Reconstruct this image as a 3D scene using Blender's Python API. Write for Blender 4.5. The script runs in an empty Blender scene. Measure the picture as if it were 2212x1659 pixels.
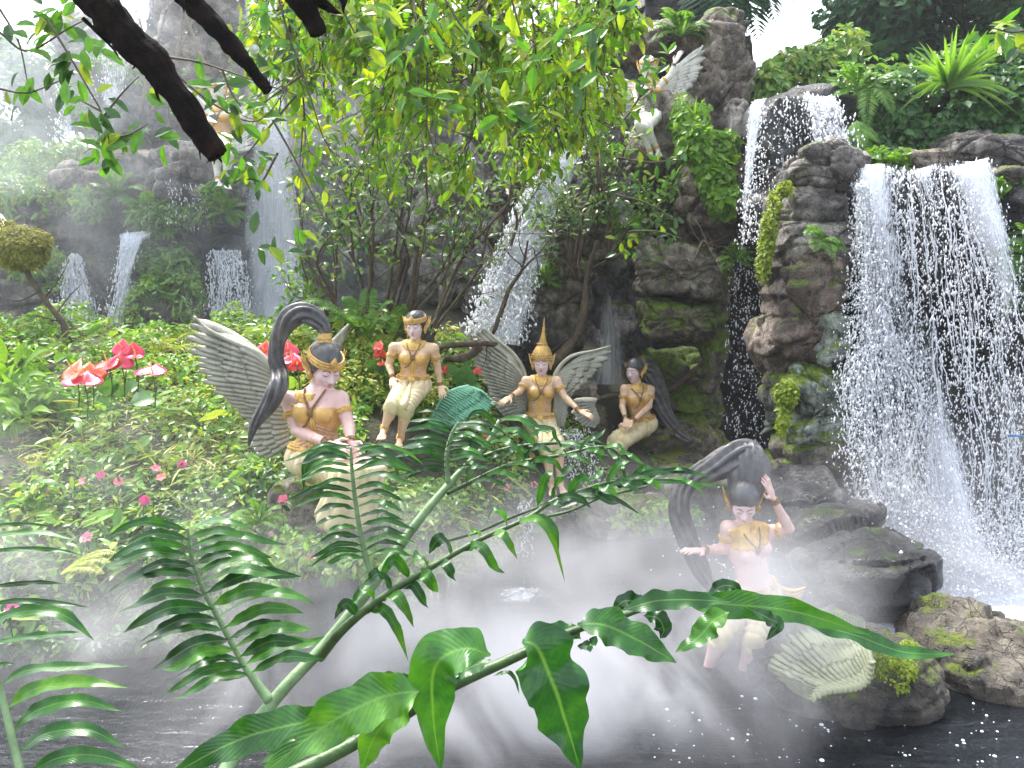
import bpy, math, random
import numpy as np
from mathutils import Vector, Matrix

# ------------------------------------------------------------------ camera, sky, sun, exposure
sc = bpy.context.scene
COL = sc.collection
F_PX, U0, V0 = 1671.0, 1106.0, 829.5          # focal length and centre of a 2212 x 1659 frame
CAM_Z, PITCH = 2.1, math.radians(5)
cam_d = bpy.data.cameras.new('camera')
cam_d.sensor_width = 36.0
cam_d.lens = 36.0 * F_PX / 2212.0
cam_d.clip_start, cam_d.clip_end = 0.05, 400
cam = bpy.data.objects.new('camera', cam_d)
cam.location = (0, 0, CAM_Z)
cam.rotation_euler = (math.radians(90) - PITCH, 0, 0)
COL.objects.link(cam)
sc.camera = cam

SUN_EL, SUN_AZ = math.radians(62), math.radians(-38)     # azimuth measured from +Y towards +X
w = bpy.data.worlds.new('World')
sc.world = w
w.use_nodes = True
nt = w.node_tree
nt.nodes.clear()
sky = nt.nodes.new('ShaderNodeTexSky')
sky.sky_type = 'NISHITA'
sky.sun_disc = False
sky.sun_elevation = SUN_EL
sky.sun_rotation = SUN_AZ
sky.air_density = 1.0
sky.dust_density = 4.0
hs = nt.nodes.new('ShaderNodeHueSaturation')
hs.inputs['Saturation'].default_value = 0.42            # high thin cloud: a paler sky
bg = nt.nodes.new('ShaderNodeBackground')
bg.inputs['Strength'].default_value = 0.15
wo = nt.nodes.new('ShaderNodeOutputWorld')
nt.links.new(sky.outputs[0], hs.inputs['Color'])
nt.links.new(hs.outputs[0], bg.inputs['Color'])
nt.links.new(bg.outputs[0], wo.inputs['Surface'])
sd = bpy.data.lights.new('sun', 'SUN')
sd.energy = 1.5
sd.angle = math.radians(10)
sd.color = (1.0, 0.96, 0.9)
so = bpy.data.objects.new('sun', sd)
_sdir = Vector((math.sin(SUN_AZ) * math.cos(SUN_EL), math.cos(SUN_AZ) * math.cos(SUN_EL), math.sin(SUN_EL)))
so.rotation_euler = _sdir.to_track_quat('Z', 'Y').to_euler()
so.location = (0, 0, 20)
COL.objects.link(so)

sc.view_settings.view_transform = 'Standard'
sc.view_settings.look = 'None'
sc.view_settings.exposure = 2.15
sc.view_settings.gamma = 1.0
sc.view_settings.use_curve_mapping = False
sc.cycles.use_denoising = True
sc.cycles.max_bounces = 7
sc.cycles.diffuse_bounces = 3
sc.cycles.glossy_bounces = 2
sc.cycles.transmission_bounces = 3
sc.cycles.transparent_max_bounces = 14
sc.cycles.volume_bounces = 1
sc.cycles.volume_step_rate = 1.0
sc.cycles.volume_max_steps = 64
sc.cycles.sample_clamp_indirect = 4.0

rng = np.random.default_rng(7)
random.seed(7)
cp, sp = math.cos(PITCH), math.sin(PITCH)


def at(u, v, Y):
    """world point seen at (u, v) of the 2212-wide frame and standing Y metres down the garden"""
    x, y = (u - U0) / F_PX, -(v - V0) / F_PX
    d = np.array([x, cp + y * sp, -sp + y * cp])
    return np.array([0, 0, CAM_Z]) + d * (Y / d[1])


def pts(*a, Y=None):
    return np.array([at(*(p if len(p) == 3 else (p[0], p[1], Y))) for p in a])


# ------------------------------------------------------------------ noise
def _h(ix, iy, iz, s):
    n = (ix * 374761393 + iy * 668265263 + iz * 2147483647 + s * 1274126177) & 0xFFFFFFFF
    n = ((n ^ (n >> 13)) * 1274126177) & 0xFFFFFFFF
    return ((n ^ (n >> 16)) & 0xFFFFFF) / float(0xFFFFFF)


def vnoise(P, s=0):
    i = np.floor(P).astype(np.int64)
    f = P - i
    f = f * f * (3 - 2 * f)
    r = 0
    for a in (0, 1):
        for b in (0, 1):
            for c in (0, 1):
                wgt = (f[:, 0] if a else 1 - f[:, 0]) * (f[:, 1] if b else 1 - f[:, 1]) * (f[:, 2] if c else 1 - f[:, 2])
                r = r + wgt * _h(i[:, 0] + a, i[:, 1] + b, i[:, 2] + c, s)
    return r * 2 - 1


def fbm(P, o=4, s=0, g=0.5):
    r, a, t = 0, 1.0, 0
    for k in range(o):
        r = r + a * vnoise(P * (2.03 ** k) + 17.3 * k, s + k)
        t += a
        a *= g
    return r / t


def worley(P, s=0):
    i = np.floor(P).astype(np.int64)
    f1 = np.full(len(P), 9.0)
    f2 = np.full(len(P), 9.0)
    cid = np.zeros(len(P)); off = np.zeros((len(P), 3))
    for a in (-1, 0, 1):
        for b in (-1, 0, 1):
            for c in (-1, 0, 1):
                jx, jy, jz = i[:, 0] + a, i[:, 1] + b, i[:, 2] + c
                q = np.stack([jx + _h(jx, jy, jz, s), jy + _h(jx, jy, jz, s + 1), jz + _h(jx, jy, jz, s + 2)], 1)
                d = np.linalg.norm(P - q, axis=1)
                n = d < f1
                f2 = np.where(n, f1, np.minimum(f2, d))
                cid = np.where(n, _h(jx, jy, jz, s + 3), cid)
                off = np.where(n[:, None], P - q, off)
                f1 = np.where(n, d, f1)
    th, ph = cid * 97.0, np.modf(cid * 31.7)[0] * 3.14
    fac = off[:, 0] * np.cos(th) * np.sin(ph) + off[:, 1] * np.sin(th) * np.sin(ph) + off[:, 2] * np.cos(ph)
    return f1, f2, cid, fac


def unit(v):
    v = np.asarray(v, float)
    n = np.linalg.norm(v, axis=-1, keepdims=True)
    return v / np.maximum(n, 1e-9)


# ------------------------------------------------------------------ meshes and objects
def mesh_np(name, V, Fs, smooth=True, uv=None, attr=None):
    me = bpy.data.meshes.new(name)
    V = np.asarray(V, np.float32)
    if not isinstance(Fs, (list, tuple)):
        Fs = [Fs]
    Fs = [np.asarray(f, np.int32) for f in Fs if len(f)]
    me.vertices.add(len(V))
    me.vertices.foreach_set('co', V.ravel())
    li = np.concatenate([f.ravel() for f in Fs])
    tot = np.concatenate([np.full(len(f), f.shape[1], np.int32) for f in Fs])
    st = np.concatenate([[0], np.cumsum(tot)[:-1]]).astype(np.int32)
    me.loops.add(len(li))
    me.loops.foreach_set('vertex_index', li)
    me.polygons.add(len(tot))
    me.polygons.foreach_set('loop_start', st)
    me.polygons.foreach_set('loop_total', tot)
    me.polygons.foreach_set('use_smooth', np.full(len(tot), smooth))
    if uv is not None:
        l = me.uv_layers.new(name='UVMap')
        l.data.foreach_set('uv', np.asarray(uv, np.float32)[li].ravel())
    if attr is not None:
        for k, a in attr.items():
            t = me.attributes.new(k, 'FLOAT', 'POINT')
            t.data.foreach_set('value', np.asarray(a, np.float32))
    me.update(calc_edges=True)
    return me


def tag(o, label=None, cat=None, group=None, kind=None):
    if label: o['label'] = label
    if cat: o['category'] = cat
    if group: o['group'] = group
    if kind: o['kind'] = kind
    return o


def empty(name, loc, label=None, cat=None, group=None):
    o = bpy.data.objects.new(name, None)
    o.location = [float(c) for c in loc]
    o.empty_display_size = 0.1
    COL.objects.link(o)
    return tag(o, label, cat, group)


ORG = {}


def wloc(o):
    p = np.zeros(3)
    while o is not None:
        p = p + np.array(o.location)
        o = o.parent
    return p


def obj(name, V, F, mat, parent=None, smooth=True, uv=None, attr=None, kind=None, loc=None):
    """world-space vertices -> one mesh object whose origin sits at its own base"""
    V = np.asarray(V, float)
    if loc is None:
        loc = np.array([V[:, 0].mean(), V[:, 1].mean(), V[:, 2].min()])
    me = mesh_np(name, V - loc, F, smooth, uv, attr)
    me.materials.append(mat)
    o = bpy.data.objects.new(name, me)
    COL.objects.link(o)
    if parent is not None:
        o.parent = parent
        o.location = loc - wloc(parent)
    else:
        o.location = loc
    if kind: o['kind'] = kind
    return o


class MB:
    """collects pieces of geometry into one mesh"""
    def __init__(s):
        s.V, s.F, s.n = [], {}, 0

    def add(s, V, F):
        V = np.asarray(V, float)
        for f in (F if isinstance(F, list) else [F]):
            f = np.asarray(f)
            s.F.setdefault(f.shape[1], []).append(f + s.n)
        s.V.append(V)
        s.n += len(V)
        return s

    def obj(s, name, mat, parent=None, **k):
        return obj(name, np.concatenate(s.V), [np.concatenate(f) for f in s.F.values()], mat, parent, **k)


def frames(P):
    P = np.asarray(P, float)
    T = unit(np.gradient(P, axis=0))
    n = np.cross(T[0], [0, 0, 1.0])
    if np.linalg.norm(n) < .2: n = np.cross(T[0], [0, 1.0, 0])
    n = unit(n)
    N = [n]
    for i in range(1, len(P)):
        n = n - T[i] * np.dot(n, T[i])
        n = unit(n)
        N.append(n)
    N = np.array(N)
    return T, N, np.cross(T, N)


def smoothpath(P, n, r=None):
    """Catmull-Rom through P (k,3), n samples; also resamples radii r"""
    P = np.asarray(P, float)
    k = len(P)
    if r is not None:
        P = np.hstack([P, np.asarray(r, float)[:, None]])
    Q = np.vstack([2 * P[0] - P[1], P, 2 * P[-1] - P[-2]])
    t = np.linspace(0, k - 1 - 1e-6, n)
    i = t.astype(int)
    f = (t - i)[:, None]
    p0, p1, p2, p3 = Q[i], Q[i + 1], Q[i + 2], Q[i + 3]
    R = .5 * ((2 * p1) + (-p0 + p2) * f + (2 * p0 - 5 * p1 + 4 * p2 - p3) * f ** 2 + (-p0 + 3 * p1 - 3 * p2 + p3) * f ** 3)
    return (R[:, :3], np.maximum(R[:, 3], 1e-4)) if r is not None else R


def tube(P, r, seg=8, lobes=0, lob=0.0, twist=0.0, squash=1.0, cap=True, jitter=0, sd=0):
    P = np.asarray(P, float)
    m = len(P)
    r = np.broadcast_to(np.asarray(r, float), (m,))
    T, N, B = frames(P)
    th = np.linspace(0, 2 * np.pi, seg, endpoint=False)
    R = r[:, None] * np.ones(seg)
    if lobes:
        s = np.linspace(0, 1, m)[:, None]
        R = R * (1 + lob * np.abs(np.sin(lobes * .5 * (th[None] + twist * s))) - lob * .5)
    V = P[:, None] + (R * np.cos(th))[..., None] * N[:, None] + (R * np.sin(th) * squash)[..., None] * B[:, None]
    V = V.reshape(-1, 3)
    if jitter:
        d = V - np.repeat(P, seg, 0)
        V = V + d * (fbm(V * (1.2 / max(r.mean(), 1e-3)) * .5, 3, sd) * jitter)[:, None]
    i = np.arange(m - 1)[:, None] * seg
    j = np.arange(seg)[None]
    k = (j + 1) % seg
    Fq = np.stack([i + j, i + k, i + seg + k, i + seg + j], -1).reshape(-1, 4)
    out = [Fq]
    if cap:
        V = np.vstack([V, P[0], P[-1]])
        a, b = len(V) - 2, len(V) - 1
        jj = np.arange(seg); kk = (jj + 1) % seg
        out.append(np.vstack([np.stack([kk, jj, np.full(seg, a)], 1), np.stack([jj + (m - 1) * seg, kk + (m - 1) * seg, np.full(seg, b)], 1)]))
    return V, out


def lathe(prof, c, axis=(0, 0, 1), seg=20):
    prof = np.asarray(prof, float)
    ax = unit(axis)
    n = unit(np.cross(ax, [0, 1.0, 0.03]))
    b = np.cross(ax, n)
    th = np.linspace(0, 2 * np.pi, seg, endpoint=False)
    V = np.asarray(c) + prof[:, 1][:, None, None] * ax + (prof[:, 0][:, None] * np.cos(th))[..., None] * n + (prof[:, 0][:, None] * np.sin(th))[..., None] * b
    m = len(prof)
    i = np.arange(m - 1)[:, None] * seg
    j = np.arange(seg)[None]
    k = (j + 1) % seg
    return V.reshape(-1, 3), np.stack([i + j, i + k, i + seg + k, i + seg + j], -1).reshape(-1, 4)


def ring(c, axis, R, r, seg=24, rs=6, squash=1.0):
    ax = unit(axis)
    n = np.cross(ax, [0, 1.0, 0.05]);
    n = unit(n)
    b = np.cross(ax, n)
    th = np.linspace(0, 2 * np.pi, seg, endpoint=False)
    ph = np.linspace(0, 2 * np.pi, rs, endpoint=False)
    d = np.cos(th)[:, None] * n + np.sin(th)[:, None] * b * squash
    V = np.asarray(c) + d[:, None] * (R + r * np.cos(ph))[None, :, None] + ax * (r * np.sin(ph))[None, :, None]
    i = np.arange(seg)[:, None] * rs; i2 = ((np.arange(seg) + 1) % seg)[:, None] * rs
    j = np.arange(rs)[None]; k = (j + 1) % rs
    return V.reshape(-1, 3), np.stack([i + j, i2 + j, i2 + k, i + k], -1).reshape(-1, 4)


def box(c, s):
    c, s = np.asarray(c, float), np.asarray(s, float) / 2
    V = np.array([[x, y, z] for x in (-1, 1) for y in (-1, 1) for z in (-1, 1)]) * s + c
    return V, np.array([[0, 1, 3, 2], [4, 6, 7, 5], [0, 4, 5, 1], [2, 3, 7, 6], [0, 2, 6, 4], [1, 5, 7, 3]])


_ICO = {}


def ico(n):
    if n not in _ICO:
        import bmesh
        bm = bmesh.new()
        bmesh.ops.create_icosphere(bm, subdivisions=n, radius=1)
        V = np.array([v.co[:] for v in bm.verts])
        Fc = np.array([[v.index for v in f.verts] for f in bm.faces])
        bm.free()
        _ICO[n] = (V, Fc)
    return _ICO[n]


# ------------------------------------------------------------------ implicit bodies
def surface_nets(f, org, h):
    s = f < 0
    c = sum(s[a:f.shape[0] - 1 + a, b:f.shape[1] - 1 + b, d:f.shape[2] - 1 + d].astype(np.int8) for a in (0, 1) for b in (0, 1) for d in (0, 1))
    idx = np.argwhere((c > 0) & (c < 8))
    acc = np.zeros((len(idx), 3)); cnt = np.zeros(len(idx))
    cs = [(a, b, d) for a in (0, 1) for b in (0, 1) for d in (0, 1)]
    val = {k: f[idx[:, 0] + k[0], idx[:, 1] + k[1], idx[:, 2] + k[2]] for k in cs}
    for k in cs:
        for ax in range(3):
            if k[ax] == 0:
                k2 = tuple(1 if q == ax else k[q] for q in range(3))
                A, B = val[k], val[k2]
                m = (A < 0) != (B < 0)
                t = A / np.where(m, A - B, 1)
                p = np.tile(np.array(k, float), (len(idx), 1)); p[:, ax] += t
                acc[m] += p[m]; cnt[m] += 1
    V = org + (idx + acc / cnt[:, None]) * h
    gid = np.full(c.shape, -1, np.int32)
    gid[idx[:, 0], idx[:, 1], idx[:, 2]] = np.arange(len(idx))
    Q = []
    for ax in range(3):
        a0 = [slice(1, -1)] * 3; a1 = [slice(1, -1)] * 3
        a0[ax] = slice(0, -1); a1[ax] = slice(1, None)
        d = s[tuple(a0)] != s[tuple(a1)]
        e = np.argwhere(d)
        ins = s[tuple(a0)][d]
        base = e + 1; base[:, ax] -= 1
        o1, o2 = [(1, 2), (2, 0), (0, 1)][ax]
        def g(m1, m2):
            q = base.copy(); q[:, o1] -= m1; q[:, o2] -= m2
            return gid[q[:, 0], q[:, 1], q[:, 2]]
        q = np.stack([g(1, 1), g(0, 1), g(0, 0), g(1, 0)], 1)
        q[~ins] = q[~ins][:, ::-1]
        Q.append(q)
    Q = np.concatenate(Q)
    return V, Q[(Q >= 0).all(1)]


class SDF:
    def __init__(s):
        s.p = []
        s.post = None

    def cone(s, a, b, ra, rb, k=.02):
        s.p.append(('c', np.array(a, float), np.array(b, float), ra, rb, k)); return s

    def ell(s, c, r, R=np.eye(3), k=.02, sub=False):
        s.p.append(('s' if sub else 'e', np.array(c, float), np.array(R, float), np.array(r, float), 0, k)); return s

    def _d(s, q, P):
        if q[0] == 'c':
            a, b = q[1], q[2]
            ab = b - a
            t = np.clip(((P - a) @ ab) / max(ab @ ab, 1e-9), 0, 1)
            return np.linalg.norm(P - a - t[..., None] * ab, axis=-1) - (q[3] + (q[4] - q[3]) * t)
        x = (P - q[1]) @ q[2].T / q[3]
        k0 = np.linalg.norm(x, axis=-1)
        k1 = np.linalg.norm(x / q[3], axis=-1)
        return k0 * (k0 - 1) / np.maximum(k1, 1e-6)

    @staticmethod
    def _mix(f, d, k, sub):
        if sub:
            h = np.clip(.5 - .5 * (f + d) / k, 0, 1)
            return f * (1 - h) - d * h + k * h * (1 - h)
        h = np.clip(.5 + .5 * (f - d) / k, 0, 1)
        return f * (1 - h) + d * h - k * h * (1 - h)

    def ev(s, P):
        f = np.full(P.shape[:-1], 1.0)
        for q in s.p: f = s._mix(f, s._d(q, P), q[5], q[0] == 's')
        return s.post(P, f) if s.post else f

    def bb(s, q):
        if q[0] == 'c':
            lo = np.minimum(q[1] - q[3], q[2] - q[4]); hi = np.maximum(q[1] + q[3], q[2] + q[4])
        else:
            e = np.sqrt(((q[2].T * q[3]) ** 2).sum(1)); lo, hi = q[1] - e, q[1] + e
        return lo, hi

    def mesh(s, h):
        B = [s.bb(q) for q in s.p if q[0] != 's']
        lo = np.min([b[0] for b in B], 0) - 4 * h; hi = np.max([b[1] for b in B], 0) + 4 * h
        n = np.ceil((hi - lo) / h).astype(int) + 1
        f = np.full(n, 1.0, np.float32)
        ax = [lo[i] + h * np.arange(n[i]) for i in range(3)]
        for q in s.p:
            l, u = s.bb(q)
            m = q[5] * 1.5 + 3 * h
            a = np.clip(((l - m - lo) / h).astype(int), 0, n); b = np.clip(((u + m - lo) / h).astype(int) + 2, 0, n)
            if (b <= a).any(): continue
            sl = tuple(slice(a[i], b[i]) for i in range(3))
            P = np.stack(np.meshgrid(ax[0][sl[0]], ax[1][sl[1]], ax[2][sl[2]], indexing='ij'), -1)
            f[sl] = s._mix(f[sl], s._d(q, P), q[5], q[0] == 's')
        if s.post:
            m = f < .1
            I = np.argwhere(m)
            f[m] = s.post(lo + I * h, f[m])
        return surface_nets(f, lo, h)

    def hit(s, p, d, reach=.3):
        """march from p along d to the surface"""
        p = np.array(p, float); d = unit(d); t = 0
        for _ in range(40):
            v = float(s.ev((p + d * t)[None])[0])
            t += v * .8
            if abs(v) < 2e-4 or t > reach: break
        return p + d * t
USE_VOL = True
# ------------------------------------------------------------------ materials
def mat(name):
    m = bpy.data.materials.new(name)
    m.use_nodes = True
    n = m.node_tree.nodes
    return m, m.node_tree, n['Principled BSDF'], n['Material Output']


def N(t, kind, **k):
    n = t.nodes.new('ShaderNode' + kind)
    for a, v in k.items():
        if a.startswith('i_'):
            key = a[2:]
            n.inputs[int(key) if key.isdigit() else key.replace('_', ' ')].default_value = v
        else:
            setattr(n, a, v)
    return n


def ramp(t, src, stops, interp='LINEAR'):
    r = N(t, 'ValToRGB')
    r.color_ramp.interpolation = interp
    e = r.color_ramp.elements
    while len(e) < len(stops): e.new(.5)
    for q, (p, c) in zip(e, stops):
        q.position = p
        q.color = (*c, 1) if len(c) == 3 else c
    t.links.new(src, r.inputs[0])
    return r.outputs[0]


def math_(t, op, a, b=None, clamp=False):
    n = N(t, 'Math', operation=op, use_clamp=clamp)
    for i, x in enumerate((a, b)):
        if x is None: continue
        if isinstance(x, (int, float)): n.inputs[i].default_value = x
        else: t.links.new(x, n.inputs[i])
    return n.outputs[0]


def mixc(t, fac, a, b, mode='MIX'):
    n = N(t, 'Mix', data_type='RGBA', blend_type=mode)
    for i, x in ((0, fac), (6, a), (7, b)):
        if isinstance(x, (int, float)): n.inputs[i].default_value = x
        elif isinstance(x, tuple): n.inputs[i].default_value = (*x, 1) if len(x) == 3 else x
        else: t.links.new(x, n.inputs[i])
    return n.outputs[2]


def coords(t, scale=(1, 1, 1), kind='Object'):
    tc = N(t, 'TexCoord')
    mp = N(t, 'Mapping')
    mp.inputs['Scale'].default_value = scale
    t.links.new(tc.outputs[kind], mp.inputs[0])
    return mp.outputs[0]


def noise(t, vec, scale, detail=4, rough=.55, dist=0.0):
    n = N(t, 'TexNoise')
    n.inputs['Scale'].default_value = scale
    n.inputs['Detail'].default_value = detail
    n.inputs['Roughness'].default_value = rough
    n.inputs['Distortion'].default_value = dist
    if vec is not None: t.links.new(vec, n.inputs['Vector'])
    return n.outputs['Fac']


def bump(t, h, bs, strength=.5, dist=.02):
    b = N(t, 'Bump')
    b.inputs['Strength'].default_value = strength
    b.inputs['Distance'].default_value = dist
    t.links.new(h, b.inputs['Height'])
    t.links.new(b.outputs[0], bs.inputs['Normal'])


def rock_mat(name, cols, moss=.5, wet=0.0, mossc=((.045, .08, .01), (.19, .28, .02)), seed=0.0, streak=.5):
    """cols: dark, mid, pale stone; moss: 0 none .. 1 much; wet: 0 dry .. 1 black and shiny"""
    m, t, bs, _ = mat(name)
    geo = N(t, 'NewGeometry')
    tc = N(t, 'TexCoord')
    add = N(t, 'VectorMath', operation='ADD'); add.inputs[1].default_value = (seed, seed * .7, seed * .3)
    t.links.new(geo.outputs['Position'], add.inputs[0])
    P = add.outputs[0]
    n1 = noise(t, P, 2.2, 6, .62, .6)
    n2 = noise(t, P, 11, 6, .7)
    c = ramp(t, n1, [(.36, cols[0]), (.5, cols[1]), (.61, cols[2])])
    c = mixc(t, .75, c, ramp(t, n2, [(.34, (.14, .12, .11)), (.52, (.9, .9, .9)), (.72, (1.6, 1.55, 1.45))]), 'MULTIPLY')
    # mineral and algae streaks running down
    mp = N(t, 'Mapping'); mp.inputs['Scale'].default_value = (7, 7, .8); t.links.new(P, mp.inputs[0])
    st = noise(t, mp.outputs[0], 1.0, 5, .6, .8)
    c = mixc(t, math_(t, 'MULTIPLY', ramp(t, st, [(.42, (0, 0, 0)), (.62, (1, 1, 1))]), streak), c, (.03, .03, .032))
    # fine cracks
    v = N(t, 'TexVoronoi', feature='DISTANCE_TO_EDGE'); v.inputs['Scale'].default_value = 5.0
    wv = N(t, 'VectorMath', operation='SCALE'); wv.inputs['Scale'].default_value = .8
    nn = N(t, 'TexNoise'); nn.inputs['Scale'].default_value = 3.0; nn.inputs['Detail'].default_value = 5
    t.links.new(P, nn.inputs['Vector']); t.links.new(nn.outputs['Color'], wv.inputs[0])
    ad = N(t, 'VectorMath', operation='ADD'); t.links.new(P, ad.inputs[0]); t.links.new(wv.outputs[0], ad.inputs[1])
    m2 = N(t, 'Mapping'); m2.inputs['Scale'].default_value = (1, 1, 1.7); t.links.new(ad.outputs[0], m2.inputs[0])
    t.links.new(m2.outputs[0], v.inputs['Vector'])
    cr = ramp(t, v.outputs['Distance'], [(.0, (0, 0, 0)), (.035, (1, 1, 1))])
    c = mixc(t, .55, c, mixc(t, cr, (.06, .055, .05), (1, 1, 1)), 'MULTIPLY')
    if moss > 0:
        sep = N(t, 'SeparateXYZ'); t.links.new(geo.outputs['Normal'], sep.inputs[0])
        n3 = noise(t, P, 2.6, 6, .7)
        a = math_(t, 'ADD', math_(t, 'MULTIPLY', sep.outputs[2], .16), n3)
        mk = ramp(t, a, [(.72 - .32 * moss, (0, 0, 0)), (.80 - .32 * moss, (1, 1, 1))])
        mc = ramp(t, noise(t, P, 16, 4, .7), [(.35, mossc[0]), (.7, mossc[1])])
        c = mixc(t, mk, c, mc)
    t.links.new(c, bs.inputs['Base Color'])
    bs.inputs['Roughness'].default_value = .75 - .52 * wet
    bs.inputs['Specular IOR Level'].default_value = .4 + .3 * wet
    hgt = math_(t, 'ADD', math_(t, 'MULTIPLY', n2, 1.0), math_(t, 'MULTIPLY', cr, .5))
    hgt = math_(t, 'ADD', hgt, math_(t, 'MULTIPLY', noise(t, P, 60, 5, .75), .6))
    bump(t, hgt, bs, 1.0, .055)
    return m


R_TAN = rock_mat('rock_tan', ((.12, .10, .08), (.34, .28, .22), (.58, .50, .42)), .3, .1, seed=1)
R_GREY = rock_mat('rock_grey', ((.10, .095, .095), (.32, .29, .27), (.60, .55, .51)), .22, .2, seed=5)
R_MOSS = rock_mat('rock_mossy', ((.08, .07, .055), (.26, .22, .17), (.44, .38, .3)), .86, .1, seed=9)
R_MOSS2 = rock_mat('rock_part_mossy', ((.08, .07, .06), (.27, .24, .19), (.48, .43, .36)), .45, .1, seed=31)
R_WET = rock_mat('rock_wet', ((.010, .011, .013), (.05, .052, .057), (.16, .16, .165)), .2, .85, seed=13, mossc=((.02, .04, .012), (.08, .12, .02)))
R_RED = rock_mat('rock_brown', ((.08, .055, .045), (.24, .18, .145), (.46, .38, .32)), .3, .2, seed=17)
R_PALE = rock_mat('rock_pale_green', ((.10, .11, .09), (.32, .38, .32), (.58, .66, .58)), .55, .25, seed=22, mossc=((.08, .14, .015), (.28, .38, .03)))
R_WALL = rock_mat('cliff_stone', ((.16, .15, .15), (.42, .39, .38), (.70, .66, .63)), .33, .1, seed=27, streak=.7)
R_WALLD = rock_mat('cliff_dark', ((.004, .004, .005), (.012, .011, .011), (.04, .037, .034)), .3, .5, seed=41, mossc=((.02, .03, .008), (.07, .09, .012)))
R_NEAR = rock_mat('rock_near_brown', ((.04, .036, .03), (.13, .11, .085), (.28, .25, .20)), .22, .25, seed=51, mossc=((.06, .09, .01), (.20, .27, .015)))
R_LICH = rock_mat('rock_lichen', ((.08, .07, .05), (.22, .19, .12), (.36, .31, .22)), .42, .1, seed=35, mossc=((.07, .09, .01), (.26, .30, .015)))


def simple(name, col, rough=.6, metal=0.0, n=12, amp=.35, bs_=.3, spec=.5, dist=.004, dirt=None, coat=0, tr=0):
    m, t, bs, out = mat(name)
    v = coords(t)
    f = noise(t, v, n, 5, .6)
    lo = tuple(c * (1 - amp) for c in col); hi = tuple(min(1, c * (1 + amp * .7)) for c in col)
    c = ramp(t, f, [(.3, lo), (.7, hi)])
    if dirt:
        c = mixc(t, ramp(t, noise(t, v, n * .35, 6, .7), [(.48, (0, 0, 0)), (.70, (.85, .85, .85))]), c, dirt)
        vs = coords(t, (14, 14, 2.2))
        c = mixc(t, ramp(t, noise(t, vs, 1.6, 6, .7), [(.56, (0, 0, 0)), (.68, (.5, .5, .5))]), c, tuple(x * .45 for x in dirt))
    t.links.new(c, bs.inputs['Base Color'])
    bs.inputs['Roughness'].default_value = rough
    bs.inputs['Metallic'].default_value = metal
    bs.inputs['Specular IOR Level'].default_value = spec
    bs.inputs['Coat Weight'].default_value = coat
    bump(t, noise(t, v, n * 4, 4, .6), bs, bs_, dist)
    if tr:
        tl = N(t, 'BsdfTranslucent'); t.links.new(c, tl.inputs[0])
        mx = N(t, 'MixShader'); mx.inputs[0].default_value = tr
        t.links.new(bs.outputs[0], mx.inputs[1]); t.links.new(tl.outputs[0], mx.inputs[2])
        t.links.new(mx.outputs[0], out.inputs[0])
    return m


def leaf_mat(name, cols, tr=.35, rough=.38, spec=.5):
    """cols picked at random per leaf"""
    m, t, bs, out = mat(name)
    g = N(t, 'NewGeometry')
    st = [(i / max(1, len(cols) - 1), c) for i, c in enumerate(cols)]
    c = ramp(t, g.outputs['Random Per Island'], st)
    f = noise(t, g.outputs['Position'], 40, 3)
    c = mixc(t, .5, c, ramp(t, f, [(.3, (.6, .6, .6)), (.7, (1.3, 1.3, 1.3))]), 'MULTIPLY')
    t.links.new(c, bs.inputs['Base Color'])
    bs.inputs['Roughness'].default_value = rough
    bs.inputs['Specular IOR Level'].default_value = spec
    tl = N(t, 'BsdfTranslucent')
    t.links.new(mixc(t, 1.0, c, (1.6, 1.5, .7), 'MULTIPLY'), tl.inputs[0])
    mx = N(t, 'MixShader'); mx.inputs[0].default_value = tr
    t.links.new(bs.outputs[0], mx.inputs[1]); t.links.new(tl.outputs[0], mx.inputs[2])
    t.links.new(mx.outputs[0], out.inputs[0])
    return m


L_CANOPY = leaf_mat('leaf_canopy', [(.07, .19, .01), (.14, .31, .012), (.22, .40, .015), (.09, .22, .02), (.32, .38, .015), (.05, .14, .015)], .55, .35)
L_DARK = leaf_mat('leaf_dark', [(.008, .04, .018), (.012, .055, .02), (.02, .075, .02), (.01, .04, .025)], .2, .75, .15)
L_HEDGE = leaf_mat('leaf_hedge', [(.025, .09, .025), (.05, .15, .035), (.09, .22, .05), (.03, .11, .03)], .3, .35)
L_BANK = leaf_mat('leaf_bank', [(.06, .17, .03), (.12, .28, .04), (.19, .38, .05), (.30, .38, .06), (.08, .20, .04)], .4, .35)
L_BANKY = leaf_mat('leaf_bank_yellow', [(.16, .24, .03), (.30, .36, .05), (.42, .42, .08), (.20, .32, .04)], .4, .4)
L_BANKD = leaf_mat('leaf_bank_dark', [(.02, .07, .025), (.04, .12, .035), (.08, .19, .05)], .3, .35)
L_BRIGHT = leaf_mat('leaf_bright', [(.11, .27, .012), (.18, .34, .02), (.08, .21, .015)], .45, .4)
L_SHRUB = leaf_mat('leaf_shrub', [(.04, .13, .02), (.08, .20, .03), (.13, .28, .04), (.18, .28, .06), (.05, .15, .04)], .4, .3)
L_SHRUBG = leaf_mat('leaf_shrub_grey', [(.04, .11, .05), (.09, .18, .08), (.16, .25, .12), (.22, .27, .08)], .35, .3)
L_FERN = leaf_mat('leaf_fern', [(.07, .19, .03), (.12, .27, .04), (.18, .32, .05)], .45, .4)
L_MOSS = leaf_mat('leaf_moss', [(.16, .24, .015), (.28, .36, .02), (.09, .16, .015)], .35, .6)
L_BALL = leaf_mat('leaf_clipped', [(.15, .17, .03), (.24, .25, .05), (.32, .31, .07)], .35, .6)


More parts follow.
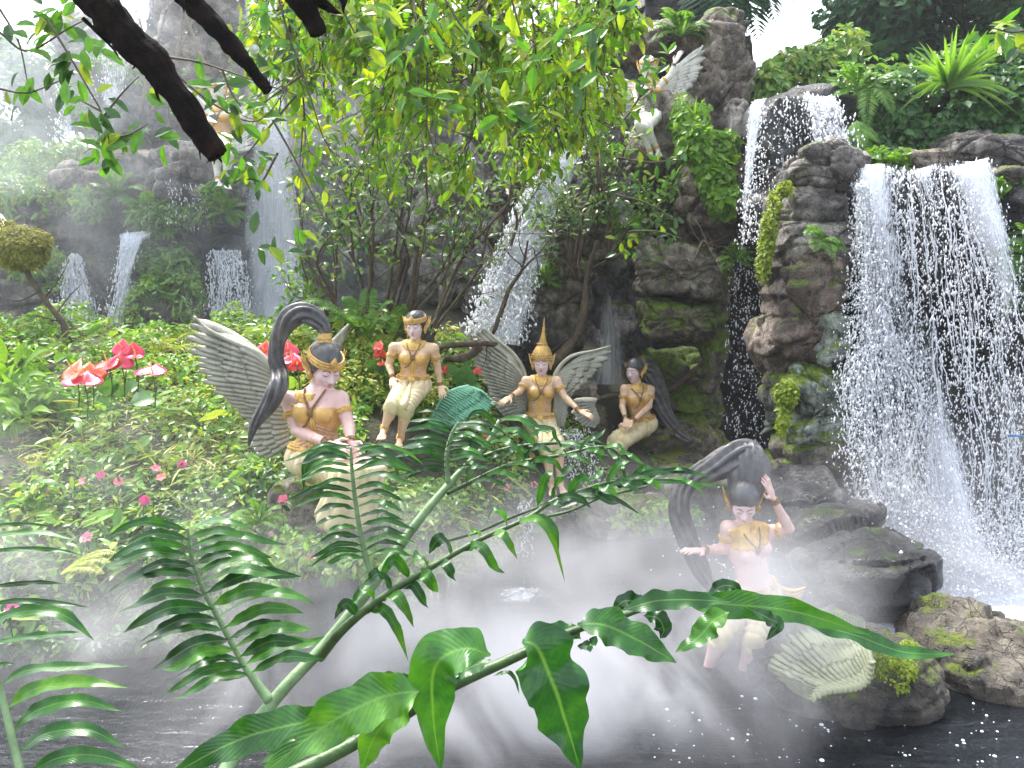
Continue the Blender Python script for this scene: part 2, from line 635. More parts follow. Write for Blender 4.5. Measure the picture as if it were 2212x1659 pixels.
def big_leaf_mat(name, a, b, c3):
    """glossy fern leaflet: darker towards one side, thin paler veins"""
    m, t, bs, out = mat(name)
    tc = N(t, 'TexCoord'); sp_ = N(t, 'SeparateXYZ'); t.links.new(tc.outputs['UV'], sp_.inputs[0])
    info = N(t, 'ObjectInfo')
    f = noise(t, coords(t), 14, 6, .68)
    f = math_(t, 'ADD', f, math_(t, 'MULTIPLY', math_(t, 'SUBTRACT', info.outputs['Random'], .5), .35))
    c = ramp(t, f, [(.32, a), (.52, b), (.74, c3)])
    # side veins
    ab = math_(t, 'ABSOLUTE', math_(t, 'SUBTRACT', sp_.outputs[0], .5))
    wv = math_(t, 'SINE', math_(t, 'ADD', math_(t, 'MULTIPLY', sp_.outputs[1], 150), math_(t, 'MULTIPLY', ab, -45)))
    mid = ramp(t, ab, [(0, (1, 1, 1)), (.05, (0, 0, 0))])
    c = mixc(t, math_(t, 'MULTIPLY', mid, .6), c, (.16, .34, .06))
    c = mixc(t, math_(t, 'MULTIPLY', math_(t, 'GREATER_THAN', wv, .9), .04), c, (.2, .4, .08))
    c = mixc(t, ramp(t, noise(t, coords(t), 60, 2), [(.72, (0, 0, 0)), (.76, (.8, .8, .8))]), c, (.06, .05, .02))
    t.links.new(c, bs.inputs['Base Color'])
    bs.inputs['Roughness'].default_value = .3
    bs.inputs['Specular IOR Level'].default_value = .6
    bump(t, math_(t, 'ADD', math_(t, 'MULTIPLY', wv, .10), noise(t, coords(t), 30, 3)), bs, .3, .003)
    tl = N(t, 'BsdfTranslucent'); t.links.new(mixc(t, 1.0, c, (1.5, 1.4, .5), 'MULTIPLY'), tl.inputs[0])
    mx = N(t, 'MixShader'); mx.inputs[0].default_value = .3
    t.links.new(bs.outputs[0], mx.inputs[1]); t.links.new(tl.outputs[0], mx.inputs[2])
    t.links.new(mx.outputs[0], out.inputs[0])
    return m


FRONDM = big_leaf_mat('fern_leaflet', (.004, .035, .006), (.012, .085, .012), (.05, .19, .015))
FRONDL = big_leaf_mat('fern_leaflet_pale', (.01, .07, .008), (.04, .16, .015), (.12, .30, .02))
STEM = simple('fern_stem', (.16, .26, .12), .45, n=30, amp=.4, bs_=.4)
STEMD = simple('fern_stem_dark', (.05, .10, .03), .45, n=30, amp=.5, bs_=.4)
BARK_BLACK = simple('bark_black', (.006, .005, .005), .95, n=26, amp=.8, bs_=1, spec=.1, dist=.02, dirt=(.03, .018, .012))
BARK = simple('bark_brown', (.08, .05, .035), .8, n=20, amp=.6, bs_=.8, dist=.01, dirt=(.12, .13, .06))
BARK_P = simple('bark_pale', (.20, .16, .11), .8, n=20, amp=.6, bs_=.8, dist=.01)
TWIG = simple('twig', (.09, .07, .045), .8, n=20, amp=.5)
SKIN = simple('painted_skin', (.70, .46, .42), .42, n=7, amp=.1, bs_=.12, dirt=(.52, .38, .34), coat=.15)
SKIN2 = simple('painted_skin_tan', (.74, .50, .33), .42, n=7, amp=.14, bs_=.12, dirt=(.50, .36, .24), coat=.15)
FACE = simple('painted_face', (.74, .55, .56), .4, n=6, amp=.05, bs_=.05, coat=.2)
GOLD = simple('gold_paint', (.70, .44, .13), .42, .25, n=14, amp=.35, bs_=.5, dist=.006, dirt=(.34, .19, .05))
GOLDF = simple('gold_smooth_paint', (.66, .41, .13), .38, .1, n=9, amp=.22, bs_=.25, dirt=(.42, .24, .08))
GOLDD = simple('gold_dark_relief', (.34, .20, .09), .5, .3, n=40, amp=.6, bs_=1.0, dist=.01)
CREAM = simple('cream_cloth_paint', (.66, .57, .34), .6, n=8, amp=.2, bs_=.3, dirt=(.46, .42, .25))
WHITEP = simple('white_paint', (.78, .76, .70), .6, n=8, amp=.12, bs_=.3, dirt=(.5, .48, .42))
PINKL = simple('pink_lattice', (.56, .38, .36), .5, n=30, amp=.3, bs_=.6)
HAIR = simple('hair_paint', (.045, .045, .05), .38, n=16, amp=.6, bs_=.5, dirt=(.16, .15, .13), coat=.2)
HAIRG = simple('hair_paint_grey', (.075, .075, .082), .4, n=14, amp=.6, bs_=.5, dirt=(.22, .20, .17), coat=.2)
INK = simple('painted_line', (.05, .03, .03), .5, amp=.1)
LIP = simple('painted_lip', (.48, .13, .14), .4, amp=.1)
WINGG = simple('wing_grey', (.40, .40, .33), .6, n=9, amp=.3, bs_=.5, dist=.006, dirt=(.20, .20, .15))
WINGW = simple('wing_white', (.66, .65, .60), .6, n=9, amp=.2, bs_=.5, dist=.006, dirt=(.34, .33, .28))
WINGT = simple('wing_green', (.17, .45, .30), .55, n=9, amp=.3, bs_=.5, dist=.006, dirt=(.08, .22, .14))
WINGM = simple('wing_mossy', (.29, .31, .20), .75, n=11, amp=.4, bs_=.8, dist=.008, dirt=(.11, .13, .04))
RED = simple('spathe_red', (.85, .06, .06), .25, n=8, amp=.2, bs_=.2, tr=.3, coat=.5)
PINK = simple('spathe_pink', (.92, .10, .20), .25, n=8, amp=.2, bs_=.2, tr=.35, coat=.5)
ORANGE = simple('spathe_orange', (.88, .16, .05), .25, n=8, amp=.3, bs_=.2, tr=.3, coat=.5)
SPADIX = simple('spadix', (.85, .55, .12), .5, n=60, amp=.2)
PET_P = simple('petal_magenta', (.80, .10, .32), .5, amp=.15, tr=.35)
PET_R = simple('petal_coral', (.88, .15, .12), .5, amp=.15, tr=.35)
PET_K = simple('petal_pink', (.90, .22, .34), .5, amp=.15, tr=.35)
SOIL = simple('soil', (.045, .038, .025), .9, n=6, amp=.6, bs_=1, dist=.04, dirt=(.05, .075, .02))
BED = simple('pool_bed', (.02, .018, .015), .8, n=3, amp=.6, bs_=.6, dist=.05, dirt=(.09, .05, .02))
PIPE = simple('blue_pipe', (.03, .16, .38), .5, amp=.1)
BUBBLE = simple('bubble_foam', (.8, .84, .88), .15, amp=.05, spec=.8)


def water_surface():
    m, t, bs, out = mat('pool_water')
    g = N(t, 'NewGeometry')
    mp = N(t, 'Mapping'); mp.inputs['Rotation'].default_value = (0, 0, .6); mp.inputs['Scale'].default_value = (1.6, 5.5, 1)
    t.links.new(g.outputs['Position'], mp.inputs[0])
    h = math_(t, 'ADD', noise(t, mp.outputs[0], 2.2, 5, .6, .6), math_(t, 'MULTIPLY', noise(t, g.outputs['Position'], 26, 3), .25))
    gl = N(t, 'BsdfGlossy'); gl.inputs['Roughness'].default_value = .06; gl.inputs['Color'].default_value = (.9, .93, 1, 1)
    df = N(t, 'BsdfDiffuse'); df.inputs['Color'].default_value = (.008, .010, .012, 1)
    tr = N(t, 'BsdfTransparent'); tr.inputs['Color'].default_value = (.62, .60, .50, 1)
    b = N(t, 'Bump'); b.inputs['Strength'].default_value = .32; b.inputs['Distance'].default_value = .05
    t.links.new(h, b.inputs['Height'])
    for x in (gl, df): t.links.new(b.outputs[0], x.inputs['Normal'])
    fr = N(t, 'Fresnel'); fr.inputs['IOR'].default_value = 1.33; t.links.new(b.outputs[0], fr.inputs['Normal'])
    m1 = N(t, 'MixShader'); m1.inputs[0].default_value = .3
    t.links.new(df.outputs[0], m1.inputs[1]); t.links.new(tr.outputs[0], m1.inputs[2])
    m2 = N(t, 'MixShader'); t.links.new(fr.outputs[0], m2.inputs[0])
    t.links.new(m1.outputs[0], m2.inputs[1]); t.links.new(gl.outputs[0], m2.inputs[2])
    t.links.new(m2.outputs[0], out.inputs[0])
    t.nodes.remove(bs)
    return m


def fall_mat(name, sx=26, sy=5, th=.5, soft=.07, alpha=1.0, col=(.80, .86, .96), fine=.5, holes=.5, grad=.0, lo=2.2):
    """white water: streaks with gaps. UV = metres across, metres down; attribute 'dens' shifts the threshold"""
    m, t, bs, out = mat(name)
    tc = N(t, 'TexCoord')
    mp = N(t, 'Mapping'); mp.inputs['Scale'].default_value = (sx, sy, 1); t.links.new(tc.outputs['UV'], mp.inputs[0])
    a = noise(t, mp.outputs[0], 1.0, 5, .65, 1.2)
    mp2 = N(t, 'Mapping'); mp2.inputs['Scale'].default_value = (sx * 3.2, sy * 4.5, 1); t.links.new(tc.outputs['UV'], mp2.inputs[0])
    b = noise(t, mp2.outputs[0], 1.0, 3, .7, .5)
    mp3 = N(t, 'Mapping'); mp3.inputs['Scale'].default_value = (lo, lo * .45, 1); mp3.inputs['Location'].default_value = (sx, sy, 0)
    t.links.new(tc.outputs['UV'], mp3.inputs[0])
    c = noise(t, mp3.outputs[0], 1.0, 3, .5, .3)
    f = math_(t, 'ADD', math_(t, 'MULTIPLY', a, 1 - fine), math_(t, 'MULTIPLY', b, fine))
    f = math_(t, 'ADD', f, math_(t, 'MULTIPLY', math_(t, 'SUBTRACT', c, .5), holes))
    at_ = N(t, 'Attribute', attribute_name='dens')
    f = math_(t, 'ADD', f, at_.outputs['Fac'])
    al = ramp(t, f, [(th - soft, (0, 0, 0)), (th + soft, (1, 1, 1))])
    al = math_(t, 'MULTIPLY', al, alpha)
    bs.inputs['Base Color'].default_value = (*col, 1)
    bs.inputs['Roughness'].default_value = .35
    bs.inputs['Specular IOR Level'].default_value = .6
    bump(t, f, bs, .5, .03)
    tl = N(t, 'BsdfTranslucent'); tl.inputs[0].default_value = (*col, 1)
    mx = N(t, 'MixShader'); mx.inputs[0].default_value = .45
    t.links.new(bs.outputs[0], mx.inputs[1]); t.links.new(tl.outputs[0], mx.inputs[2])
    tp = N(t, 'BsdfTransparent')
    m2 = N(t, 'MixShader'); t.links.new(al, m2.inputs[0]); t.links.new(tp.outputs[0], m2.inputs[1]); t.links.new(mx.outputs[0], m2.inputs[2])
    t.links.new(m2.outputs[0], out.inputs[0])
    return m


WATER = water_surface()
FALL = fall_mat('falling_water', 30, 5.5, .54, .07, fine=.5, holes=.35, col=(.88, .91, .97))
FALL2 = fall_mat('falling_water_fine', 55, 4, .56, .05, fine=.6, holes=.5)
THREAD = fall_mat('falling_threads', 46, 1.2, .60, .04, fine=.3, holes=.3)
VEIL = fall_mat('falling_veil', 14, 1.1, .46, .28, .75, fine=.15, holes=.25, col=(.90, .93, 1.0))
FOAM = fall_mat('foam', 7, 7, .5, .14, .9, fine=.4, holes=.5, col=(.78, .85, .95))
DROP = simple('droplet', (.93, .95, 1.0), .2, amp=.03, spec=.8, tr=.4)
# ------------------------------------------------------------------ the ground, the pool, the cliff
def shore(x):
    return np.interp(x, [-9, -4, -2.2, -1.3, -.6, -.1, .3, 1.1, 1.7, 2.1, 2.6, 9], [4.2, 4.35, 4.65, 4.9, 5.7, 6.6, 7.4, 7.8, 8.5, 9.6, 12.0, 12.0])


def ground_z(x, y):
    t = y - shore(x)
    slope = np.interp(x, [-6, -2, -.5, .8, 1.6, 2.2], [.42, .46, .5, .5, .35, .1])
    up = .32 * np.clip(t / .25, 0, 1) + slope * np.clip(t, 0, 3.2) + .12 * np.clip(t - 3.2, 0, 9)
    dn = -.55 * np.clip(-t / .5, 0, 1)
    P = np.stack([x * 1.3, y * 1.3, 0 * x], -1).reshape(-1, 3)
    n = fbm(P, 4, 3).reshape(np.shape(x))
    n2 = fbm(P * 4, 3, 5).reshape(np.shape(x))
    z = np.where(t > 0, up + n * .22 * np.clip(t * 2, 0, 1) + n2 * .06, dn + n * .08)
    near = np.clip((3.2 - y) / .6, 0, 1)               # the bank the photographer stands on
    return z * (1 - near) + near * (.25 + n * .05)


gx, gy = np.linspace(-16, 16, 260), np.linspace(-3, 16, 200)
X, Y = np.meshgrid(gx, gy, indexing='ij')
Z = ground_z(X, Y)
V = np.stack([X, Y, Z], -1).reshape(-1, 3)
i = np.arange(len(gx) - 1)[:, None] * len(gy); j = np.arange(len(gy) - 1)[None]
Fq = np.stack([i + j, i + len(gy) + j, i + len(gy) + j + 1, i + j + 1], -1).reshape(-1, 4)
obj('ground', V, Fq, SOIL, kind='structure')
V = np.array([[-60, -20, -.75], [60, -20, -.75], [60, 90, -.75], [-60, 90, -.75]])
obj('terrain', V, np.array([[0, 1, 2, 3]]), SOIL, kind='structure')
V = np.array([[-16, -2.5, 0], [16, -2.5, 0], [16, 12.5, 0], [-16, 12.5, 0]])
obj('water', V, np.array([[0, 1, 2, 3]]), WATER, kind='structure')


def cliff(name, x0, x1, y0, top, matr, seed, res=.075, amp=.9, z0=-.6):
    xs = np.arange(x0, x1, res); zs = np.arange(z0, 9.5, res)
    X, Z = np.meshgrid(xs, zs, indexing='ij')
    P = np.stack([X * .55, Z * .42, 0 * X + seed], -1).reshape(-1, 3)
    big = fbm(P, 3, seed)
    Pn = np.stack([X * 1.5, Z * 1.1, 0 * X + 3], -1).reshape(-1, 3)
    Pn = Pn + .35 * np.stack([fbm(Pn * 1.7, 3, seed + 4), fbm(Pn * 1.7, 3, seed + 6), 0 * Pn[:, 0]], 1)
    f1, f2, cid, fac = worley(Pn, seed)
    blk = (cid - .5) * .45 + fac * .45 - .22 * np.exp(-((f2 - f1) / .07))
    fine = fbm(Pn * 5, 4, seed + 9)
    strata = np.abs(vnoise(np.stack([X * .8, Z * 5, 0 * X], -1).reshape(-1, 3), seed + 2))
    d = big * amp + blk + fine * .14 + strata * .1
    yy = (y0 + (0 * X)).ravel() - d + .10 * np.clip(Z.ravel(), 0, 9)
    tz = top(X.ravel()) + fbm(np.stack([X * .9, 0 * X, 0 * X], -1).reshape(-1, 3), 3, 8) * .5
    zz = Z.ravel()
    over = np.clip(zz - tz, 0, 99)
    zz = np.minimum(zz, tz) ; yy = yy + over * 1.0          # beyond its top the cliff runs back as level ground
    V = np.stack([X.ravel(), yy, zz], -1)
    n = len(zs)
    i = np.arange(len(xs) - 1)[:, None] * n; j = np.arange(n - 1)[None]
    F_ = np.stack([i + j, i + n + j, i + n + j + 1, i + j + 1], -1).reshape(-1, 4)
    obj(name, V, F_, matr, kind='structure')


cliff('cliff', -13, 2.6, 12.3, lambda x: np.interp(x, [-13, -8.2, -6.6, -5.8, -3.2, -2.4, 1.2, 2.0, 9], [2.6, 2.8, 4.5, 9.5, 9.5, 6.6, 6.3, 9, 9.5]), R_WALL, 3)
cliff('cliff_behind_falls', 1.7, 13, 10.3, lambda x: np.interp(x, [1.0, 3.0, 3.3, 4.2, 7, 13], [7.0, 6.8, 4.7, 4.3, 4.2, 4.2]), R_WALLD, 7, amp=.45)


# ------------------------------------------------------------------ rocks
def rock(label, u, v, Y, wpx, hpx, dep, matr, seed, n=3.2, lvl=5, crack=1.0, strata=.5, tilt=0, yaw=0, rough=1.0, lay=.7, layers=4.0, name='boulder', cat='rock', group=None, cell=1.7):
    """a rock whose middle is seen at (u, v), wpx by hpx in the frame, dep metres deep"""
    c = at(u, v, Y)
    s = np.array([wpx / F_PX * Y / 2, dep / 2, hpx / F_PX * Y / 2])
    B, Fc = ico(lvl)
    e = (np.abs(B) ** n).sum(1) ** (1 / n)
    P = B / e[:, None]
    L = P * s
    m = s.min()
    q = L + seed * 3.1
    warp = np.stack([fbm(q * 1.6 / max(m, .15) * .5, 3, seed + k) for k in range(3)], 1) * m * .2
    L = L + warp
    fq = 1.0 / max(m, .12) * .5 * cell
    f1, f2, cid, fac = worley((L + seed + warp * .5) * fq * np.array([1, 1, 1.25]), seed)
    g1, g2, gid, gfac = worley((L + seed + warp * .3) * fq * .42 * np.array([1, 1, 1.5]), seed + 60)
    d = ((cid - .5) * .12 + fac * .18 + gfac * .40 + (gid - .5) * .22) * m - np.exp(-(f2 - f1) / .05) * .09 * m * crack - np.exp(-(g2 - g1) / .04) * .2 * m * crack
    zl = L[:, 2] * layers / max(s[2] * 2, .1) + .35 * vnoise(L * .8 / max(m, .15) + seed, seed + 70) + 50
    zi = np.floor(zl); zf = zl - zi
    d = d + (_h(zi.astype(np.int64), zi.astype(np.int64) * 0 + seed, zi.astype(np.int64) * 0, 5) - .5) * .34 * m * lay - np.exp(-np.minimum(zf, 1 - zf) / .05) * .14 * m * lay
    st = vnoise(np.stack([L[:, 0] * 1.2, L[:, 1] * 1.2, L[:, 2] * 9 / max(m, .2) * .45], 1) + seed, seed + 5)
    d = d + st * .07 * m * strata + fbm(L * 5 / max(m, .2) * .5 + seed, 4, seed + 7) * .085 * m * rough
    Nn = unit(B / s)
    L = L + Nn * d[:, None]
    a, b = math.radians(tilt), math.radians(yaw)
    Rm = np.array(Matrix.Rotation(b, 3, 'Z') @ Matrix.Rotation(a, 3, 'Y'))
    L = L @ Rm.T
    o = obj(name, L + c, Fc, matr)
    return tag(o, label, cat, group)


rock('tall brown rock slab standing behind the raised wing of the top angel', 1550, 185, 9.6, 105, 300, .8, R_TAN, 2, n=3.5, tilt=4, lvl=6)
rock('dark brown ledge above the head of the top winged angel', 1440, 105, 9.9, 200, 75, .9, R_RED, 3)
rock('grey brown rock that the top winged angel perches on', 1432, 310, 9.4, 150, 165, .8, R_TAN, 4, lvl=6)
rock('reddish brown rock block between creeper and thin waterfall', 1530, 432, 8.9, 150, 155, .9, R_RED, 5, strata=1, lvl=6)
rock('narrow grey rock slab left of the black wet waterfall block', 1582, 300, 9.0, 45, 160, .6, R_GREY, 6)
rock('layered brown boulder under the twiggy ledge, above the mossy block', 1458, 585, 9.0, 165, 112, 1.0, R_MOSS2, 7, n=4.5, strata=1.4, lvl=6)
rock('square mossy boulder in the middle of the dark recess', 1456, 690, 9.0, 150, 84, 1.0, R_MOSS, 8, n=5, strata=1, lvl=6)
rock('bright green mossy boulder behind the long-haired lady', 1464, 846, 9.6, 165, 150, .9, R_MOSS, 9, n=4, lvl=6)
rock('thin upright mossy rock fin left of the dark waterfall', 1545, 700, 8.9, 42, 290, .6, R_MOSS, 10, n=4, tilt=3, lvl=6)
rock('mossy rock face right of the slanting centre waterfall', 1200, 660, 9.6, 150, 220, 1.0, R_MOSS2, 11, lvl=6)
rock('upper mossy rock shoulder beside the slanting centre waterfall', 1250, 520, 9.9, 120, 190, 1.0, R_MOSS2, 12, lvl=6)
rock('dark wet rock wedge inside the slanting centre waterfall', 1142, 720, 9.5, 90, 120, .8, R_WET, 13)
rock('black wet rock block under the upper right waterfall', 1716, 372, 8.4, 212, 300, 1.2, R_WET, 14, n=4.5, crack=.5, lvl=6, tilt=-2)
rock('grey cracked boulder capping the stack beside the large waterfall', 1762, 378, 7.2, 128, 90, .9, R_GREY, 15, n=4.5, lvl=6, crack=1.3)
rock('fractured grey rock with ferns under the grey capping boulder', 1748, 500, 7.2, 160, 165, 1.0, R_GREY, 16, n=4, lvl=6, strata=1)
rock('brown overhanging rock column in the middle of the right-hand stack', 1722, 690, 7.1, 145, 230, 1.0, R_RED, 17, n=3.6, lvl=6, strata=1)
rock('pale green block with yellow moss edges in the rock stack', 1745, 880, 6.9, 150, 155, 1.0, R_PALE, 18, n=4.2, lvl=6)
rock('pale green stone sliver above the dark slot in the rock stack', 1785, 730, 6.75, 60, 120, .7, R_PALE, 19, tilt=6)
rock('greenish rock foot of the stack above the bathing figure', 1745, 1040, 6.9, 175, 200, 1.0, R_MOSS2, 20, n=3.6, lvl=6)
rock('wet grey rock leaning into the large waterfall', 1850, 820, 7.1, 110, 470, .8, R_WET, 21, lvl=6)
rock('large round wet boulder behind the bathing figure', 1825, 1225, 5.6, 290, 270, 1.2, R_WET, 22, n=3.2, lvl=6, strata=1.5)
rock('wet boulder behind the raised arm of the bathing figure', 1725, 1130, 6.1, 190, 230, .9, R_WET, 23, n=2.8, lvl=6)
rock('pale brown rock behind the waterfall lip with pointed top', 2110, 335, 7.6, 160, 90, .8, R_GREY, 24, tilt=10, lvl=6)
rock('low tan rock left of the pointed rock above the lip', 1975, 352, 7.5, 130, 40, .6, R_TAN, 25)
rock('dark overhanging rock at the far side of the large waterfall', 2165, 470, 7.3, 130, 190, 1.0, R_WET, 26, lvl=6)
rock('low tan mossy rock on top of the overhanging rock', 2150, 390, 7.2, 110, 42, .8, R_MOSS2, 61)
rock('near rock with yellow moss that carries the fallen wing', 1800, 1436, 4.35, 400, 170, 1.05, R_NEAR, 27, n=2.6, lvl=6, rough=2.4, cell=1.1, crack=.6, lay=.4)
rock('rough brown rock at the lower edge of the foaming pool', 2125, 1425, 4.55, 330, 200, 1.0, R_NEAR, 28, n=2.3, lvl=6, rough=2.6, tilt=12, cell=1.0, crack=.5, lay=.3)
rock('orange brown stone lying under the water in front of the near rock', 1885, 1572, 4.15, 230, 60, .5, R_TAN, 29, n=2.4)
rock('mossy knobbly rock seat under the long-haired lady', 1435, 985, 9.15, 235, 135, 1.0, R_LICH, 30, n=2.4, lvl=6, rough=1.6)
rock('rounded brown stone behind the small grey wing', 1262, 848, 8.9, 62, 48, .4, R_TAN, 31)
rock('yellow mossy stone below the small grey wing', 1288, 915, 8.9, 45, 70, .4, R_LICH, 32)
rock('low wet rock between the winged lady and the rock seat', 1260, 985, 8.9, 130, 60, .5, R_WET, 33)
rock('pale mossy stone at the water edge behind the main fern stalk', 1015, 1238, 6.3, 120, 110, .6, R_LICH, 34, n=2.5, rough=1.4)
rock('wet bank stone in the mist right of the winged lady', 1360, 1110, 7.5, 200, 90, .7, R_MOSS2, 35)
rock('mossy bank stone in the mist behind the bather hair', 1525, 1080, 7.7, 220, 130, .8, R_MOSS2, 36, lvl=6)
rock('rock seat under the skirt of the large winged lady', 695, 1130, 5.35, 220, 160, .7, R_MOSS2, 37)
# left cliff boulders
rock('tan topped boulder bulging above the left ferns', 275, 395, 11.0, 240, 165, 1.6, R_TAN, 38, n=2.8, lvl=6)
rock('round dripping overhang under the upper left angel', 452, 405, 10.8, 205, 150, 1.7, R_GREY, 39, n=2.6, lvl=6)
rock('dark undercut rock below the dripping overhang', 455, 500, 11.3, 200, 160, 1.2, R_WET, 40, lvl=6)
rock('brown bulging boulder above the two left cascades', 135, 490, 10.8, 190, 150, 1.3, R_RED, 41, n=2.6, lvl=6)
rock('dark mossy boulder between the two left cascades', 215, 600, 10.9, 110, 110, 1.0, R_MOSS2, 42, n=2.6)
rock('broad grey boulder behind the bare leaning tree', 75, 650, 10.4, 240, 200, 1.2, R_GREY, 43, n=2.6, lvl=6)
rock('mossy column left of the dark wet rock', 390, 640, 10.6, 130, 260, 1.1, R_MOSS2, 44, lvl=6)
rock('black wet rock behind the branching cascade', 500, 640, 10.8, 130, 250, 1.0, R_WET, 45, lvl=6)
rock('low mossy stone at the foot of the mossy column', 350, 785, 10.0, 60, 40, .6, R_MOSS2, 46)
rock('flat tan stone at the foot of the left cascades', 200, 782, 9.4, 150, 40, .6, R_TAN, 47)
rock('grey lilac cliff buttress behind the tall shrubs', 815, 430, 11.2, 170, 330, 1.2, R_WALL, 48, lvl=6)
rock('pale cliff bulge between the shrubs and the centre waterfall', 990, 540, 11.0, 190, 260, 1.2, R_WALL, 49, lvl=6)
rock('tall cliff buttress at the left of the upper fall', 215, 190, 12.0, 150, 260, 1.2, R_WALL, 50, lvl=6)
rock('tan cliff column between the two upper veils', 440, 130, 12.0, 150, 330, 1.2, R_TAN, 51, lvl=6)
rock('cliff shoulder behind the canopy', 1130, 250, 11.0, 190, 280, 1.2, R_WALL, 52, lvl=6)


# ------------------------------------------------------------------ falling water
def lerp_path(P, n):
    P = np.asarray(P, float)
    d = np.concatenate([[0], np.cumsum(np.linalg.norm(np.diff(P, axis=0), axis=1))])
    t = np.linspace(0, d[-1], n)
    Q = smoothpath(P, n * 4)
    dd = np.concatenate([[0], np.cumsum(np.linalg.norm(np.diff(Q, axis=0), axis=1))])
    t = np.linspace(0, dd[-1], n)
    return np.stack([np.interp(t, dd, Q[:, k]) for k in range(3)], 1)


def waterfall(label, L, R, matr, nu=40, nv=120, dens=(0, 0), wob=.05, layers=1, drops=0, dsize=.008, dmat=None, gap=.06, spread=.15, edge=.12, lip=0, seed=0, strands=0, dbias=1.0, lowa=.0, field=None):
    """sheet between the left and right edge lines (world points, lip first); drops = loose water drops in front of it"""
    A, B = lerp_path(L, nv), lerp_path(R, nv)
    root = empty('waterfall', (A[0] + B[0]) / 2, label, 'waterfall')
    u = np.linspace(0, 1, nu)
    base = None
    for k in range(layers):
        G = A[:, None] * (1 - u)[None, :, None] + B[:, None] * u[None, :, None]
        wv = np.linalg.norm(B - A, axis=1).mean()
        hv = np.linalg.norm(np.diff((A + B) / 2, axis=0), axis=1).sum()
        UV = np.stack(np.broadcast_arrays(u[None] * wv + k * 7.3 + seed, np.linspace(0, hv, nv)[:, None]), -1)
        q = np.stack([UV[..., 0] * 5, UV[..., 1] * 1.6, 0 * UV[..., 0] + k * 5 + seed], -1).reshape(-1, 3)
        d = fbm(q, 3, k + 3).reshape(nv, nu)
        down = np.linspace(0, 1, nv)[:, None]
        G[..., 1] -= gap * (k + .3) + (d * wob * (.35 + down))
        G[..., 0] += fbm(q + 9, 2, k + 8).reshape(nv, nu) * wob * .6 * down
        G[..., 2] += (fbm(np.stack([u * wv * 4 + seed, u * 0, u * 0], -1), 3, seed)[None] * .05) * np.clip(1 - down * 6, 0, 1)
        e = np.minimum(u, 1 - u)[None] / edge
        de = np.interp(down, [0, 1], dens) + np.clip(e, 0, 1) * .25 - .25 + 0 * u[None]
        low = fbm(np.stack(np.broadcast_arrays(u[None] * wv * 1.5 + seed, np.linspace(0, hv, nv)[:, None] * .55, 0.0), -1).reshape(-1, 3), 3, seed + 40).reshape(nv, nu)
        de = de - k * .03 + low * lowa
        if field is not None: de = de + field(np.broadcast_to(u[None], de.shape), np.broadcast_to(down, de.shape))
        if base is None: base = G
        i = np.arange(nv - 1)[:, None] * nu; j = np.arange(nu - 1)[None]
        Fq = np.stack([i + j, i + nu + j, i + nu + j + 1, i + j + 1], -1).reshape(-1, 4)
        obj('water_sheet', G.reshape(-1, 3), Fq, matr, root, uv=UV.reshape(-1, 2), attr={'dens': de.ravel()})
    r = np.random.default_rng(seed + 11)
    if strands:
        mb = MB()
        for _ in range(strands):
            c = r.uniform(.03, .97); a0 = r.uniform(0, .75) ** dbias; a1 = min(1, a0 + r.uniform(.06, .3))
            m = 12
            tt = np.linspace(a0, a1, m)
            ii = tt * (nv - 1); i0 = np.clip(ii.astype(int), 0, nv - 2); ff = (ii - i0)[:, None]
            cc = np.clip(c + r.normal(0, .012, m).cumsum() * .5, 0, .999) * (nu - 1); j0 = np.clip(cc.astype(int), 0, nu - 2); gf = (cc - j0)[:, None]
            P = (base[i0, j0] * (1 - gf) + base[i0, j0 + 1] * gf) * (1 - ff) + (base[i0 + 1, j0] * (1 - gf) + base[i0 + 1, j0 + 1] * gf) * ff
            P[:, 1] -= r.uniform(.01, spread) * .7
            rr = np.sin(np.linspace(.15, np.pi - .1, m)) * r.uniform(.4, 1.0) * dsize * r.uniform(.7, 1.4, m)
            mb.add(*tube(P, rr, 4, cap=False))
        mb.obj('strands', DROP, root, kind='stuff')
    if drops:
        n = drops
        cl = r.uniform(0, 1, 60)
        c = np.where(r.random(n) < .55, np.clip(cl[r.integers(0, 60, n)] + r.normal(0, .018, n), 0, .999), r.uniform(0, .999, n))
        s = r.uniform(0, 1, n) ** dbias * .998
        ii = s * (nv - 1); i0 = ii.astype(int); ff = (ii - i0)[:, None]
        cc = c * (nu - 1); j0 = cc.astype(int); gf = (cc - j0)[:, None]
        P = (base[i0, j0] * (1 - gf) + base[np.minimum(i0, nv - 1), np.minimum(j0 + 1, nu - 1)] * gf) * (1 - ff) + base[np.minimum(i0 + 1, nv - 1), j0] * ff
        P[:, 1] -= np.abs(r.normal(0, spread, n)) * (.3 + s)
        P[:, 0] += r.normal(0, spread * .35, n) * s
        sz = np.minimum(dsize * np.exp(r.normal(0, .34, n)), dsize * 1.7)
        O = np.array([[1, 0, 0], [0, 1, 0], [-1, 0, 0], [0, -1, 0], [0, 0, 1.0], [0, 0, -1.0]])
        st = 1 + r.exponential(.9, n)
        V = P[:, None] + O[None] * sz[:, None, None] * np.stack([np.ones(n), np.ones(n), st], 1)[:, None]
        V[..., 0] += (V[..., 2] - P[:, None, 2]) * r.normal(0, .25, n)[:, None]
        Fo = np.array([[0, 1, 4], [1, 2, 4], [2, 3, 4], [3, 0, 4], [1, 0, 5], [2, 1, 5], [3, 2, 5], [0, 3, 5]])
        Fa = (Fo[None] + np.arange(n)[:, None, None] * 6).reshape(-1, 3)
        obj('droplets', V.reshape(-1, 3), Fa, DROP, root, kind='stuff', smooth=True)
    return root


